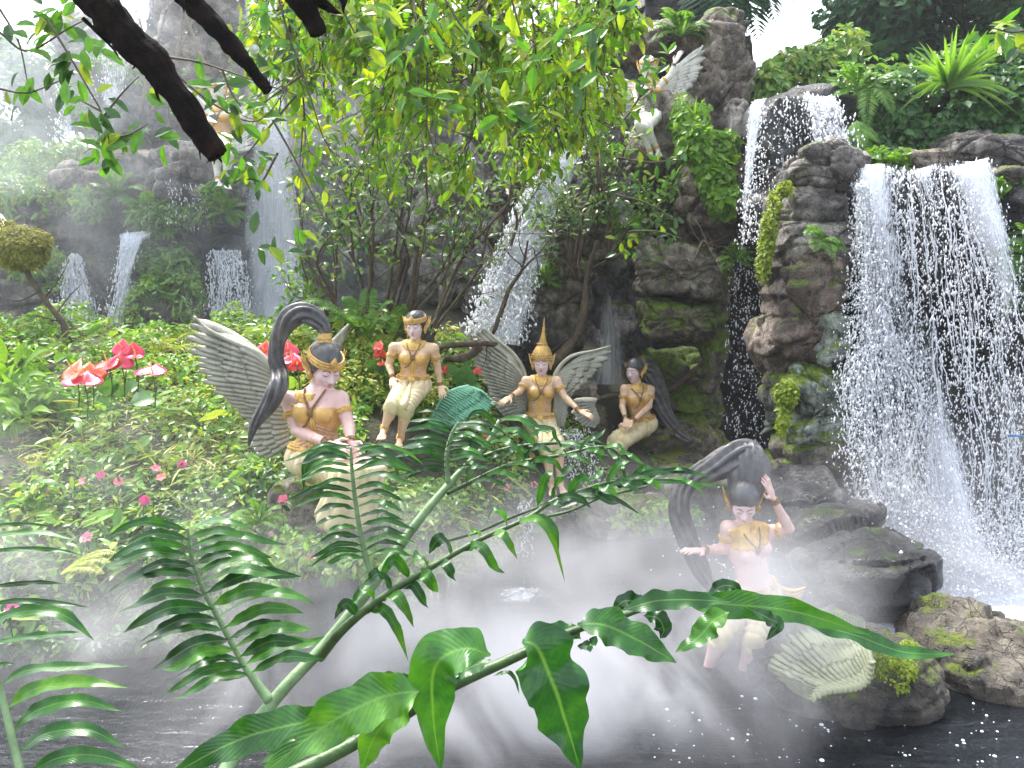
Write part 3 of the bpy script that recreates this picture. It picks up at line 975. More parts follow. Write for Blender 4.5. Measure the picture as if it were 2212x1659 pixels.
# big fall on the right
def big_streams(u, d):
    g = lambda c, w: np.exp(-((u - c) / w) ** 2)
    s = .17 * g(.06 + .34 * np.clip(d, 0, .55) / .55 + .08 * d, .06 + .07 * d)
    s = s + .15 * g(.50 - .03 * d + .03 * np.sin(d * 9), .07) * np.clip(1.25 - d, 0, 1) + .13 * g(.84 + .06 * np.sin(d * 7), .07)
    return s + .08 * np.clip(1 - d / .30, 0, 1) - .10 - .05 * d + .12 * np.clip((d - .72) / .28, 0, 1)


waterfall('large white waterfall pouring over the wide lip at the right',
          pts((1838, 372, 6.9), (1835, 400, 6.75), (1832, 520, 6.6), (1815, 700, 6.5), (1800, 900, 6.4), (1840, 1100, 6.3), (1905, 1300, 6.2)),
          pts((2110, 352, 6.9), (2125, 385, 6.75), (2165, 520, 6.6), (2220, 700, 6.5), (2260, 900, 6.4), (2270, 1100, 6.3), (2280, 1300, 6.2)),
          FALL, 70, 170, dens=(.04, -.03), wob=.12, layers=3, drops=15000, dsize=.0062, gap=.10, spread=.22, edge=.06, seed=1, strands=190, dbias=.75, lowa=.22, field=big_streams)
waterfall('left edge stream of the large waterfall splashing on the wet rock',
          pts((1842, 400, 6.6), (1850, 700, 6.5), (1800, 830, 6.4), (1850, 1000, 6.35), (1880, 1150, 6.2)),
          pts((1885, 400, 6.6), (1925, 700, 6.45), (2010, 860, 6.3), (1965, 1000, 6.3), (1990, 1150, 6.2)),
          FALL, 24, 110, dens=(.04, -.02), wob=.1, layers=2, drops=2600, dsize=.007, seed=2, strands=80)
waterfall('upper right waterfall spilling over the round black rock',
          pts((1618, 222, 7.9), (1612, 260, 7.75), (1608, 330, 7.7), (1606, 420, 7.7), (1604, 520, 7.7)),
          pts((1800, 205, 7.9), (1812, 250, 7.75), (1826, 330, 7.7), (1830, 420, 7.7), (1832, 520, 7.7)),
          THREAD, 60, 90, dens=(-.02, -.05), wob=.03, layers=2, drops=1300, dsize=.006, gap=.05, spread=.05, seed=3, edge=.01)
waterfall('clear white stream at the left end of the upper right fall',
          pts((1622, 222, 7.8), (1612, 262, 7.65), (1606, 340, 7.6), (1602, 440, 7.6), (1598, 540, 7.6)),
          pts((1650, 218, 7.8), (1640, 262, 7.65), (1628, 340, 7.6), (1612, 440, 7.6), (1604, 540, 7.6)),
          FALL2, 14, 80, dens=(.14, .0), wob=.03, layers=2, drops=500, dsize=.006, seed=4, edge=.2)
waterfall('white stream curling over the right end of the upper fall',
          pts((1730, 206, 7.75), (1740, 240, 7.6), (1748, 300, 7.5), (1752, 340, 7.5), (1757, 360, 7.5)),
          pts((1795, 208, 7.8), (1815, 240, 7.6), (1822, 300, 7.5), (1830, 345, 7.45), (1846, 372, 7.3)),
          FALL, 26, 60, dens=(.03, .03), wob=.05, layers=2, drops=900, dsize=.007, seed=5, edge=.1)
waterfall('dark threadlike fall in the slot beside the mossy fin',
          pts((1568, 540, 8.6), (1568, 700, 8.6), (1562, 950, 8.5)),
          pts((1640, 540, 8.6), (1650, 700, 8.6), (1655, 950, 8.5)),
          THREAD, 30, 80, dens=(-.05, -.09), wob=.03, drops=700, dsize=.006, seed=6, edge=.02)
waterfall('slanting white cascade behind the centre shrubs',
          pts((1228, 300, 10.1), (1140, 410, 9.8), (1095, 500, 9.5), (1045, 620, 9.2), (1000, 720, 9.0)),
          pts((1275, 300, 10.1), (1225, 420, 9.8), (1198, 520, 9.5), (1160, 640, 9.2), (1135, 750, 8.9)),
          FALL2, 36, 120, dens=(.08, .06), wob=.10, layers=3, drops=5200, dsize=.009, gap=.12, spread=.16, seed=7, edge=.15, strands=200)
waterfall('faint bluish veil fall right of the winged lady',
          pts((1300, 640, 9.7), (1288, 720, 9.6), (1268, 830, 9.5)),
          pts((1330, 640, 9.7), (1345, 720, 9.6), (1350, 830, 9.5)),
          VEIL, 20, 50, dens=(-.1, .0), wob=.03, seed=8, edge=.4)
waterfall('low cascade trickling down the bank behind the winged lady',
          pts((1205, 925, 8.3), (1200, 960, 8.1), (1235, 1040, 7.8)),
          pts((1290, 925, 8.5), (1290, 960, 8.3), (1300, 1040, 7.9)),
          FALL2, 20, 40, dens=(-.02, -.02), wob=.04, drops=500, dsize=.007, seed=9, edge=.2)
waterfall('tall hazy veil of water in front of the left cliff',
          pts((520, -160, 11.0), (545, 100, 10.9), (555, 300, 10.8), (535, 500, 10.7), (528, 665, 10.5), (528, 800, 10.3)),
          pts((640, -160, 11.0), (610, 100, 10.9), (625, 300, 10.8), (645, 500, 10.7), (662, 665, 10.5), (668, 800, 10.3)),
          VEIL, 30, 120, dens=(.16, .2), wob=.10, layers=3, drops=2500, dsize=.007, seed=10, edge=.5)
waterfall('high frothy fall at the top left of the cliff',
          pts((220, -120, 11.0), (215, 60, 11.0), (222, 140, 11.0), (228, 230, 10.9)),
          pts((345, -120, 11.0), (330, 60, 11.0), (290, 140, 11.0), (262, 230, 10.9)),
          FALL, 30, 60, dens=(.10, .02), wob=.08, layers=2, drops=500, dsize=.009, seed=11, edge=.2)
waterfall('thin stepped fall at the left of the misty cliff',
          pts((128, 180, 11.2), (128, 260, 11.1), (130, 330, 11.0)),
          pts((160, 180, 11.2), (164, 260, 11.1), (168, 330, 11.0)),
          FALL2, 14, 40, dens=(.05, .0), wob=.05, drops=200, dsize=.009, seed=12, edge=.2)
waterfall('narrow white cascade over the left boulders, second from the left',
          pts((262, 503, 10.0), (262, 530, 9.9), (252, 620, 9.8), (236, 700, 9.7), (225, 775, 9.6)),
          pts((338, 500, 10.0), (312, 530, 9.9), (285, 620, 9.8), (272, 700, 9.7), (268, 775, 9.6)),
          FALL2, 20, 80, dens=(.14, .04), wob=.10, layers=2, drops=700, dsize=.009, seed=13, edge=.2, strands=60)
waterfall('spreading splashy cascade at the far left',
          pts((162, 548, 10.0), (140, 590, 9.9), (145, 660, 9.8), (150, 755, 9.6)),
          pts((178, 548, 10.0), (200, 620, 9.9), (212, 680, 9.8), (214, 755, 9.6)),
          FALL2, 24, 70, dens=(.06, .0), wob=.10, layers=2, drops=1200, dsize=.009, seed=14, edge=.25, strands=60)
waterfall('branching cascade running over the black wet rock',
          pts((455, 540, 10.1), (455, 600, 10.0), (465, 680, 9.9), (480, 752, 9.8)),
          pts((520, 540, 10.1), (548, 600, 10.0), (552, 680, 9.9), (562, 752, 9.8)),
          FALL2, 26, 70, dens=(.05, -.02), wob=.08, layers=2, drops=1200, dsize=.008, seed=15, edge=.2, strands=60)
waterfall('thin drips falling from the rounded overhang',
          pts((368, 395, 10.0), (370, 440, 10.0), (372, 500, 10.0)),
          pts((450, 400, 10.0), (450, 440, 10.0), (450, 500, 10.0)),
          THREAD, 40, 30, dens=(-.04, -.06), wob=.02, drops=200, dsize=.006, seed=16, edge=.02)
waterfall('small trickle dropping into the misty pool edge',
          pts((1118, 1080, 6.9), (1118, 1190, 6.8), (1112, 1290, 6.6)),
          pts((1150, 1080, 6.9), (1146, 1190, 6.8), (1160, 1290, 6.6)),
          THREAD, 16, 40, dens=(.0, -.02), wob=.02, drops=250, dsize=.006, seed=17, edge=.05)


def foam_patch(label, cu, cv, rx, ry, seed, z=.012, dens=.05, drops=0, m=FOAM):
    c = at(cu, cv, 1.0); d = c - np.array([0, 0, CAM_Z]); c = np.array([0, 0, CAM_Z]) + d * (-(CAM_Z - z) / d[2])
    n = 40
    th = np.linspace(0, 2 * np.pi, 60, endpoint=False)
    r = np.linspace(0, 1, n)
    R, T = np.meshgrid(r, th, indexing='ij')
    X = c[0] + R * np.cos(T) * rx; Yy = c[1] + R * np.sin(T) * ry
    q = np.stack([X, Yy, 0 * X], -1).reshape(-1, 3)
    Zz = z + (np.abs(fbm(q * 4, 3, seed)).reshape(R.shape)) * .10 * (1 - R)
    V = np.stack([X, Yy, Zz], -1).reshape(-1, 3)
    i = np.arange(n - 1)[:, None] * 60; j = np.arange(60)[None]; k = (j + 1) % 60
    Fq = np.stack([i + j, i + 60 + j, i + 60 + k, i + k], -1).reshape(-1, 4)
    o = obj('foam', V, Fq, m, uv=q[:, :2], attr={'dens': (dens - (R ** 2) * .30).ravel()})
    return tag(o, label, 'foam', kind='stuff')


foam_patch('white churning foam at the foot of the large waterfall', 2110, 1290, 1.7, .95, 3, dens=.2, z=.03)
foam_patch('foam swirl spreading right of the round wet boulder', 2130, 1350, 1.0, .40, 9, dens=.16, z=.05)
foam_patch('faint foam where the bank trickle meets the pool', 1130, 1285, .30, .25, 4, dens=-.06)

# splash cloud at the foot of the large fall
n = 6000
c0 = at(2090, 1270, 5.9)
P = c0 + rng.normal(0, 1, (n, 3)) * np.array([.75, .30, .28]) + np.array([0, 0, .1])
P[:, 2] = np.abs(P[:, 2] - .02) + .02
sz = np.minimum(.0052 * np.exp(rng.normal(0, .35, n)), .009)
O = np.array([[1, 0, 0], [0, 1, 0], [-1, 0, 0], [0, -1, 0], [0, 0, 1.0], [0, 0, -1.0]])
V = P[:, None] + O[None] * sz[:, None, None] * (1 + rng.random((n, 1, 3)))
Fo = np.array([[0, 1, 4], [1, 2, 4], [2, 3, 4], [3, 0, 4], [1, 0, 5], [2, 1, 5], [3, 2, 5], [0, 3, 5]])
tag(obj('splash', V.reshape(-1, 3), (Fo[None] + np.arange(n)[:, None, None] * 6).reshape(-1, 3), DROP), 'splashing spray thrown up at the foot of the large waterfall', 'spray', kind='stuff')

# bubbles riding on the near water
mb = MB()
Bv, Bf = ico(2)
for k in range(150):
    u_, v_ = rng.uniform(1400, 2200), rng.uniform(1460, 1655)
    if 1640 < u_ < 2030 and v_ < 1545: continue
    c = at(u_, v_, 1.0); d = c - np.array([0, 0, CAM_Z]); c = np.array([0, 0, CAM_Z]) - d * CAM_Z / d[2]
    r_ = .0035 * math.exp(rng.normal(0, .5)) + (.006 if k % 14 == 0 else 0)
    mb.add(Bv * r_ * np.array([1, 1, .6]) + c, Bf)
tag(mb.obj('bubbles', BUBBLE, kind='stuff'), 'small white bubbles drifting on the dark near water', 'bubbles')
a, b = at(2178, 941, 6.0), at(2260, 944, 6.0)
tag(obj('hose', *tube(np.linspace(a, b, 4), .008, 8), PIPE), 'thin blue water hose at the right edge of the waterfall', 'hose')


# ------------------------------------------------------------------ haze and mist
def haze_box():
    lo, hi = np.array([-20, -4, -2.0]), np.array([20, 17, 9.9])
    m, t, bs, out = mat('haze_air'); t.nodes.remove(bs)
    pv = N(t, 'VolumePrincipled')
    pv.inputs['Color'].default_value = (.93, .95, 1, 1)
    pv.inputs['Density'].default_value = HAZE
    pv.inputs['Anisotropy'].default_value = .2
    t.links.new(pv.outputs[0], out.inputs['Volume'])
    V, Fb = box((lo + hi) / 2, hi - lo)
    obj('haze', V, Fb, m, smooth=False, kind='stuff')


def mist_box(lo, hi, MIST, label, col=(.95, .95, .985, 1)):
    lo, hi = np.array(lo), np.array(hi)
    m, t, bs, out = mat('mist_air'); t.nodes.remove(bs)
    g = N(t, 'NewGeometry')
    P = g.outputs['Position']
    nz = noise(t, P, 1.15, 4, .6, 1.2)
    sp_ = N(t, 'SeparateXYZ'); t.links.new(P, sp_.inputs[0])
    def bump_at(c, r, a):
        s = N(t, 'VectorMath', operation='SUBTRACT'); s.inputs[1].default_value = c; t.links.new(P, s.inputs[0])
        d = N(t, 'VectorMath', operation='DIVIDE'); d.inputs[1].default_value = r; t.links.new(s.outputs[0], d.inputs[0])
        l = N(t, 'VectorMath', operation='LENGTH'); t.links.new(d.outputs[0], l.inputs[0])
        k = math_(t, 'SUBTRACT', 1.0, l.outputs[1], True)
        k = math_(t, 'MULTIPLY', k, k)
        return math_(t, 'MULTIPLY', k, a)
    d = None
    for c, r, a in MIST:
        q = bump_at(c, r, a)
        d = q if d is None else math_(t, 'ADD', d, q)
    d = math_(t, 'MULTIPLY', d, ramp(t, nz, [(.40, (.05,) * 3), (.52, (.7,) * 3), (.66, (2.2,) * 3)]))
    # thins out towards the faces of the air it fills
    for ax, a0, a1 in ((2, hi[2], hi[2] - .5), (1, hi[1], hi[1] - .8), (1, lo[1], lo[1] + .5), (0, lo[0], lo[0] + 1.0), (0, hi[0], hi[0] - .8)):
        mr = N(t, 'MapRange'); mr.inputs['From Min'].default_value = a0; mr.inputs['From Max'].default_value = a1
        t.links.new(sp_.outputs[ax], mr.inputs[0])
        d = math_(t, 'MULTIPLY', d, mr.outputs[0])
    pv = N(t, 'VolumePrincipled')
    pv.inputs['Color'].default_value = col
    pv.inputs['Anisotropy'].default_value = .1
    t.links.new(d, pv.inputs['Density'])
    t.links.new(pv.outputs[0], out.inputs['Volume'])
    V, Fb = box((lo + hi) / 2, hi - lo)
    o = obj('mist', V, Fb, m, smooth=False, kind='stuff')
    tag(o, label, 'mist')


HAZE = .0015
MIST = [((1.25, 4.0, .45), (.9, .8, 1.1), 2.0), ((3.7, 5.7, .25), (1.9, .9, 1.6), 2.4), ((-2.6, 4.3, .3), (2.2, .9, .9), .8), ((.35, 3.9, .1), (1.6, 1.0, .75), 3.4), ((-.95, 4.2, .35), (1.3, .7, .85), 2.4), ((-.9, 5.2, .2), (2.3, 1.5, .9), .7), ((1.2, 5.2, .2), (1.5, 1.1, 1.0), .9),
        ((.4, 6.2, .2), (2.4, 1.3, .9), 1.1), ((-3.2, 5.5, .6), (2.4, 2.2, 1.4), .45), ((-2.0, 5.9, .8), (1.5, .8, .7), .35), ((-.5, 3.9, .1), (2.6, 1.2, .7), .7)]
MIST2 = [((-6.0, 10.2, 4.5), (4.5, 3.2, 5.5), .25), ((-2.6, 10.5, 3.5), (2.2, 2.2, 4.5), .18), ((-4.5, 9.5, 1.5), (4, 2.4, 2), .10)]
if USE_VOL:
    haze_box()
    mist_box((-5.2, 2.6, -.05), (6.0, 8.2, 2.0), MIST, 'white mist drifting over the pool and the lower bank')
    mist_box((-9.5, 7.6, .3), (.2, 12.4, 9.2), MIST2, 'thin spray haze hanging in front of the left cliff', (.88, .93, 1, 1))
# ------------------------------------------------------------------ wings
def feather(P0, P1, P2, wd, nrm, th=.006):
    """one carved feather from its root P0 over P1 to its tip P2"""
    m = 9
    t = np.linspace(0, 1, m)[:, None]
    C = (1 - t) ** 2 * P0 + 2 * t * (1 - t) * P1 + t ** 2 * P2
    T = unit(np.gradient(C, axis=0))
    S = unit(np.cross(T, nrm))
    Nn = unit(np.cross(S, T))
    pr = np.array([.6, .85, .97, 1, 1, 1, .98, .88, .45])[:, None] * wd / 2
    L, R = C - S * pr, C + S * pr
    Mt = C + Nn * th * .9
    L2, R2 = C - S * pr * .35 + Nn * th * .6, C + S * pr * .35 + Nn * th * .6
    Bk = C - Nn * th
    V = np.stack([L, L2, Mt, R2, R, Bk], 1).reshape(-1, 3)
    i = np.arange(m - 1)[:, None] * 6; j = np.arange(6)[None]; k = (j + 1) % 6
    F1 = np.stack([i + j, i + k, i + 6 + k, i + 6 + j], -1).reshape(-1, 4)
    caps = np.array([[0, 1, 2, 3, 4, 5], [(m - 1) * 6 + q for q in (5, 4, 3, 2, 1, 0)]])
    return V, [F1, caps]


def curve_t(P, t):
    P = np.asarray(P, float)
    n = 60
    Q = smoothpath(P, n)
    dd = np.concatenate([[0], np.cumsum(np.linalg.norm(np.diff(Q, axis=0), axis=1))]); dd /= dd[-1]
    return np.stack([np.interp(t, dd, Q[:, k]) for k in range(3)], -1)


def wing(parent, name, Y, roots, tips, n, matr, rows=((1.0, 1.0, 0), (.68, .85, 1), (.40, .75, 2)), bend=.12, depth=.0, lead=None, label=None, cat=None, scales=0, tipY=0.0, group=None):
    """roots, tips: matching polylines in frame pixels; rows: (reach, feather share, layer)"""
    R = pts(*roots, Y=Y); T = pts(*tips, Y=Y + tipY)
    c = (R.mean(0) + T.mean(0)) / 2
    w_ = empty(name, R.mean(0), label, cat, group)
    if parent is not None:
        w_.parent = parent; w_.location = R.mean(0) - wloc(parent)
    tow = unit(np.array([0, 0, CAM_Z]) - c)
    span = np.linalg.norm(np.diff(curve_t(T, np.linspace(0, 1, 40)), axis=0), axis=1).sum()
    for reach, share, lay in rows:
        k = max(4, int(round(n * share)))
        for i in range(k):
            t = (i + .5) / k
            a, b = curve_t(R, np.array([t]))[0], curve_t(T, np.array([t]))[0]
            rr = reach * (1 + .05 * math.sin(i * 2.7 + lay))
            tip = a + (b - a) * rr
            dirn = tip - a
            side = np.cross(dirn, tow)
            mid = a + dirn * .5 + side * bend * (1 - .9 * t)
            off = tow * (lay * .018 + .004 * (k - i) / k + .012)
            spc = span * (.30 + .70 * rr) / k
            wd = max(spc * 1.55, .014)
            tw = unit(tow + unit(side) * .42)
            obj('feather', *feather(a + off * .7, mid + off, tip + off * 1.0, wd, tw, .25 * spc ** .8 * .35), matr, w_)
    # backing plate and leading edge
    tt = np.linspace(0, 1, 26)
    A, B = curve_t(R, tt), curve_t(T, tt)
    G = np.stack([A + (B - A) * s for s in (0, .3, .6, .84)], 1) - tow * .004
    G2 = G - tow * .03
    V = np.concatenate([G.reshape(-1, 3), G2.reshape(-1, 3)])
    m = 4; i = np.arange(25)[:, None] * m; j = np.arange(m - 1)[None]
    q = np.stack([i + j, i + m + j, i + m + j + 1, i + j + 1], -1).reshape(-1, 4)
    nn = 26 * m
    rim = []
    idx = [k * m for k in range(26)] + [25 * m + 1, 25 * m + 2] + [k * m + 3 for k in range(25, -1, -1)] + [2, 1]
    for a_, b_ in zip(idx, idx[1:] + idx[:1]): rim.append([a_, b_, b_ + nn, a_ + nn])
    obj('wing_back', V, [q, q[:, ::-1] + nn, np.array(rim)], matr, w_)
    if lead is not None:
        P = pts(*lead, Y=Y) + tow * .03
        P, rr = smoothpath(P, 24, np.linspace(.026, .008, len(P)))
        obj('leading_edge', *tube(P, rr, 8), matr, w_)
    if scales:
        for row in range(2):
            for i in range(scales - row):
                t = (i + .5 + row * .5) / scales
                a, b = curve_t(R, np.array([t]))[0], curve_t(T, np.array([t]))[0]
                c_ = a + (b - a) * (.03 + .07 * row) + tow * (.06 - row * .006)
                Bv, Bf = ico(2)
                r_ = span / scales * .42
                d = unit(b - a); s_ = unit(np.cross(d, tow)); M = np.stack([s_ * .8, d * 1.2, tow * .35], 0)
                obj('scale', (Bv * r_) @ M + c_, Bf, matr, w_)
    return w_


# ------------------------------------------------------------------ statues
def basis(f, up):
    f = unit(f); r = unit(np.cross(f, up)); u = np.cross(r, f)
    return np.stack([r, f, u])          # rows: viewer-side axis, front, up


def hand(S, wr, tip, H, palm_n, spread=.06, curl=.25, k=.004, sc=1.0):
    """five fingers on a palm, from wrist wr towards tip"""
    d = unit(tip - wr); L = np.linalg.norm(tip - wr)
    s = unit(np.cross(d, palm_n)); n = np.cross(s, d)
    pl = wr + d * L * .28
    S.ell(pl, (.145 * H * sc, .20 * H * sc, .065 * H * sc), np.stack([s, d, n]), k * 2)
    for i, (o, ln) in enumerate(((-.105, .80), (-.036, .96), (.034, 1.0), (.102, .90))):
        a = wr + d * L * .42 + s * o * H * sc
        m_ = a + d * L * .30 * ln + s * o * H * spread * 3 + n * L * .03
        e = m_ + unit(d * (1 - curl) - n * curl + s * o * spread) * L * .26 * ln
        S.cone(a, m_, .038 * H * sc, .034 * H * sc, k); S.cone(m_, e, .034 * H * sc, .022 * H * sc, k)
    a = wr + d * L * .16 - s * .10 * H * sc
    m_ = a + unit(d * .7 - s * .8) * L * .22
    S.cone(a, m_, .05 * H * sc, .04 * H * sc, k); S.cone(m_, m_ + unit(d - s * .25) * L * .2, .038 * H * sc, .025 * H * sc, k)


def statue(label, Y, J, hpx, yaw=0, pit=0, roll=0, group='painted angel statues of the water garden', top='gold', crown='band', skin=None, cloth=None,
           vox=30, hairmat=None, legs=True, long_skirt=False, face=True, palms=None, jewels=True, ears=True, skirt_len=1.0, body_gold=None, knee_cut=True, hair=True, collar=.44):
    skin = skin or SKIN; cloth = cloth or CREAM; hairmat = hairmat or HAIR
    gold = body_gold or GOLD
    k_ = Y / F_PX
    H = hpx * k_
    p = {}
    for q, a in J.items():
        v = at(a[0], a[1], Y - (a[2] if len(a) > 2 else 0))
        p[q] = v
    root = empty('winged_statue' if 'winged' in label else 'statue', p['pelvis'] - np.array([0, 0, .3 * H]), label, 'statue', group)
    up = unit(p['neck'] - p['pelvis'])
    rgt = p['sR'] - p['sL']                                     # towards the viewer's right
    fw = unit(np.cross(up, rgt))                                # the way the chest faces
    if fw[1] > 0: fw = -fw
    rgt = unit(np.cross(fw, up)); 
    if rgt[0] < 0: rgt = -rgt
    TB = np.stack([rgt, fw, up])
    hh = voxh = H / vox

    def torso(S, g=0.0, arms=False, bust=True):
        S.ell(p['chest'] - fw * .06 * H, (.60 * H + g, .42 * H + g, .62 * H + g), TB, .08 * H)
        S.ell(p['waist'] - fw * .04 * H, (.46 * H + g, .36 * H + g, .62 * H + g), TB, .12 * H)
        S.ell(p['pelvis'] - fw * .06 * H, (.66 * H + g, .52 * H + g, .46 * H + g), TB, .12 * H)
        if bust:
            for s in (-1, 1):
                S.ell(p['chest'] + rgt * s * .27 * H + fw * .24 * H - up * .06 * H, (.23 * H + g, .24 * H + g, .23 * H + g), TB, .05 * H)
        for q in ('sL', 'sR'):
            S.cone(p['neck'] - up * .15 * H - fw * .05 * H, p[q], .17 * H + g, .185 * H + g, .08 * H)
            S.cone(p['chest'] + up * .15 * H, p[q], .3 * H + g, .18 * H + g, .06 * H)

    B = SDF()
    torso(B)
    hc = p['head']
    yw, pt, rl = map(math.radians, (yaw, pit, roll))
    hf = np.array([math.sin(yw) * math.cos(pt), -math.cos(yw) * math.cos(pt), -math.sin(pt)])
    hu = unit(np.array([math.sin(rl), 0, 1.0]) - hf * np.dot([math.sin(rl), 0, 1.0], hf))
    HB = basis(hf, hu)
    hr = -HB[0] if HB[0][0] < 0 else HB[0]
    HB[0] = hr
    fw_, up_ = HB[1], HB[2]
    B.cone(p['neck'] - up * .12 * H, hc - up_ * .22 * H - fw_ * .10 * H, .20 * H, .19 * H, .07 * H)
    # head: skull, face, jaw, chin, nose, brows, cheeks, lips
    B.ell(hc + up_ * .12 * H - fw_ * .06 * H, (.345 * H, .43 * H, .385 * H), HB, .05 * H)
    B.ell(hc - up_ * .12 * H + fw_ * .09 * H, (.275 * H, .27 * H, .37 * H), HB, .05 * H)
    B.cone(hc - up_ * .38 * H + fw_ * .19 * H, hc - up_ * .42 * H + fw_ * .23 * H, .12 * H, .085 * H, .05 * H)
    B.cone(hc + fw_ * .345 * H + up_ * .03 * H, hc + fw_ * .425 * H - up_ * .14 * H, .028 * H, .052 * H, .03 * H)
    for s in (-1, 1):
        B.cone(hc + fw_ * .37 * H - up_ * .15 * H + hr * s * .045 * H, hc + fw_ * .38 * H - up_ * .15 * H + hr * s * .05 * H, .03 * H, .03 * H, .02 * H)
        B.ell(hc + fw_ * .365 * H + up_ * .025 * H + hr * s * .125 * H, (.085 * H, .04 * H, .05 * H), HB, .03 * H, sub=True)
        B.ell(hc + fw_ * .305 * H + up_ * .018 * H + hr * s * .125 * H, (.075 * H, .062 * H, .05 * H), HB, .012 * H)
        B.cone(hc + fw_ * .34 * H + up_ * .085 * H + hr * s * .04 * H, hc + fw_ * .28 * H + up_ * .095 * H + hr * s * .2 * H, .025 * H, .02 * H, .03 * H)
        B.ell(hc + fw_ * .22 * H - up_ * .1 * H + hr * s * .16 * H, (.1 * H, .1 * H, .11 * H), HB, .05 * H)
        B.ell(hc - up_ * .02 * H - fw_ * .06 * H + hr * s * .35 * H, (.03 * H, .07 * H, .11 * H), HB, .01 * H)
    B.ell(hc + fw_ * .355 * H - up_ * .245 * H, (.085 * H, .035 * H, .022 * H), HB, .02 * H)
    B.ell(hc + fw_ * .345 * H - up_ * .285 * H, (.07 * H, .035 * H, .026 * H), HB, .02 * H)
    palms = palms or {}
    for s in 'LR':
        a, b, c = p['s' + s], p['e' + s], p['w' + s]
        B.cone(a, a + (b - a) * .45, .195 * H, .175 * H, .06 * H); B.cone(a + (b - a) * .45, b, .17 * H, .135 * H, .04 * H)
        B.cone(b, b + (c - b) * .3, .14 * H, .135 * H, .04 * H); B.cone(b + (c - b) * .3, c, .135 * H, .085 * H, .04 * H)
        if 'h' + s in p:
            pn = palms.get(s, np.array([0, -.6, .8]))
            hand(B, c, c + unit(p['h' + s] - c) * .78 * H, H, pn)
    if legs:
        for s in 'LR':
            a = p['pelvis'] + (rgt if s == 'R' else -rgt) * .32 * H - up * .12 * H
            if 'k' + s not in p: continue
            b = p['k' + s]
            B.cone(a, b, .37 * H, .235 * H, .06 * H)
            if 'a' + s in p:
                c = p['a' + s]
                dd = c - b
                B.cone(b, b + dd * .3, .225 * H, .215 * H, .05 * H); B.cone(b + dd * .3, c, .215 * H, .105 * H, .06 * H)
                B.ell(b + dd * .28 + np.array([0, .05 * H, 0]), (.19 * H, .2 * H, .33 * H), np.eye(3), .06 * H)
            if 't' + s in p:
                c, t_ = p['a' + s], p['t' + s]
                d = unit(t_ - c); side = unit(np.cross(d, [0, 0, 1.0]))
                heel = c - d * .06 * H - np.array([0, 0, .08 * H])
                ball = c + (t_ - c) * .66
                B.cone(c, heel, .11 * H, .11 * H, .04 * H); B.cone(c, ball, .12 * H, .10 * H, .05 * H)
                B.ell(ball, (.16 * H, .16 * H, .08 * H), np.stack([side, d, np.cross(side, d)]), .04 * H)
                for i, (o, ln) in enumerate(((-.12, .75), (-.06, .9), (0, .98), (.06, 1.0), (.125, 1.05))):
                    o2 = o if s == 'L' else -o
                    B.cone(ball + side * o2 * H, ball + side * o2 * H * 1.15 + (t_ - ball) * ln, .04 * H, .032 * H, .012 * H)
    V, Fq = B.mesh(voxh)
    obj('body', V, Fq, skin, root)
    # painted features
    if face:
        def surf(x, z, out=.0):
            o = hc + hr * x * H + up_ * z * H
            q = B.hit(o + fw_ * .6 * H, -fw_, .6 * H)
            return q + fw_ * out * H
        mb = MB(); ml = MB()
        for s in (-1, 1):
            P = [surf(s * x, z, .004) for x, z in ((.045, .075), (.09, .108), (.14, .118), (.19, .095), (.225, .06))]
            mb.add(*tube(smoothpath(P, 12), np.interp(np.linspace(0, 1, 12), [0, .4, 1], [.010, .016, .005]) * H, 6))
            P = [surf(s * x, z, .004) for x, z in ((.05, .0), (.09, -.012), (.13, -.016), (.17, -.006), (.215, .022))]
            mb.add(*tube(smoothpath(P, 12), np.interp(np.linspace(0, 1, 12), [0, .5, 1], [.006, .013, .006]) * H, 6))
        P = [surf(x, z, .0) for x, z in ((-.085, -.252), (-.04, -.238), (0, -.243), (.04, -.238), (.085, -.252))]
        ml.add(*tube(smoothpath(P, 12), np.interp(np.linspace(0, 1, 12), [0, .5, 1], [.006, .019, .006]) * H, 6))
        P = [surf(x, z, .0) for x, z in ((-.075, -.262), (-.03, -.287), (0, -.292), (.03, -.287), (.075, -.262))]
        ml.add(*tube(smoothpath(P, 12), np.interp(np.linspace(0, 1, 12), [0, .5, 1], [.006, .022, .006]) * H, 6))
        mb.obj('eyes_and_brows', INK, root); ml.obj('lips', LIP, root)
        # face paint: the pale oval of the face
        Fs = SDF(); Fs.p = [q for q in B.p]
        g_ = .006 * H
        def fpost(P, f):
            x = (P - hc) @ hr / H; z = (P - hc) @ up_ / H; y = (P - hc) @ fw_ / H
            oval = np.sqrt((x / .275) ** 2 + ((z + .11) / .36) ** 2) - 1
            return np.maximum(f - g_, np.maximum(oval * .25 * H, (.02 - y) * H))
        Fs.post = fpost
        # restrict to the head
        Fs.p = [q for q in B.p if np.linalg.norm((q[1]) - hc) < .75 * H]
        V, Fq = Fs.mesh(voxh * .9)
        obj('face', V, Fq, FACE if skin is not WHITEP else WHITEP, root)
    # bodice
    if top:
        T_ = SDF(); torso(T_, .018 * H)
        cA, wA = p['chest'], p['waist']
        def tpost(P, f):
            z = (P - cA) @ up / H
            x = np.abs((P - cA) @ rgt) / H
            topz = .10 - .35 * np.clip(.22 - x, 0, 1)
            low = (wA - cA) @ up / H - .42
            f2 = np.maximum(f, (z - topz) * H)
            f2 = np.maximum(f2, (low - z) * H)
            f2 = np.maximum(f2, (x - .66) * H)
            rel = .008 * H * np.abs(np.sin(z * 40)) * (z < -.3)
            return f2 - rel
        T_.post = tpost
        V, Fq = T_.mesh(voxh)
        obj('bodice', V, Fq, GOLDF if top == 'gold' else gold, root)
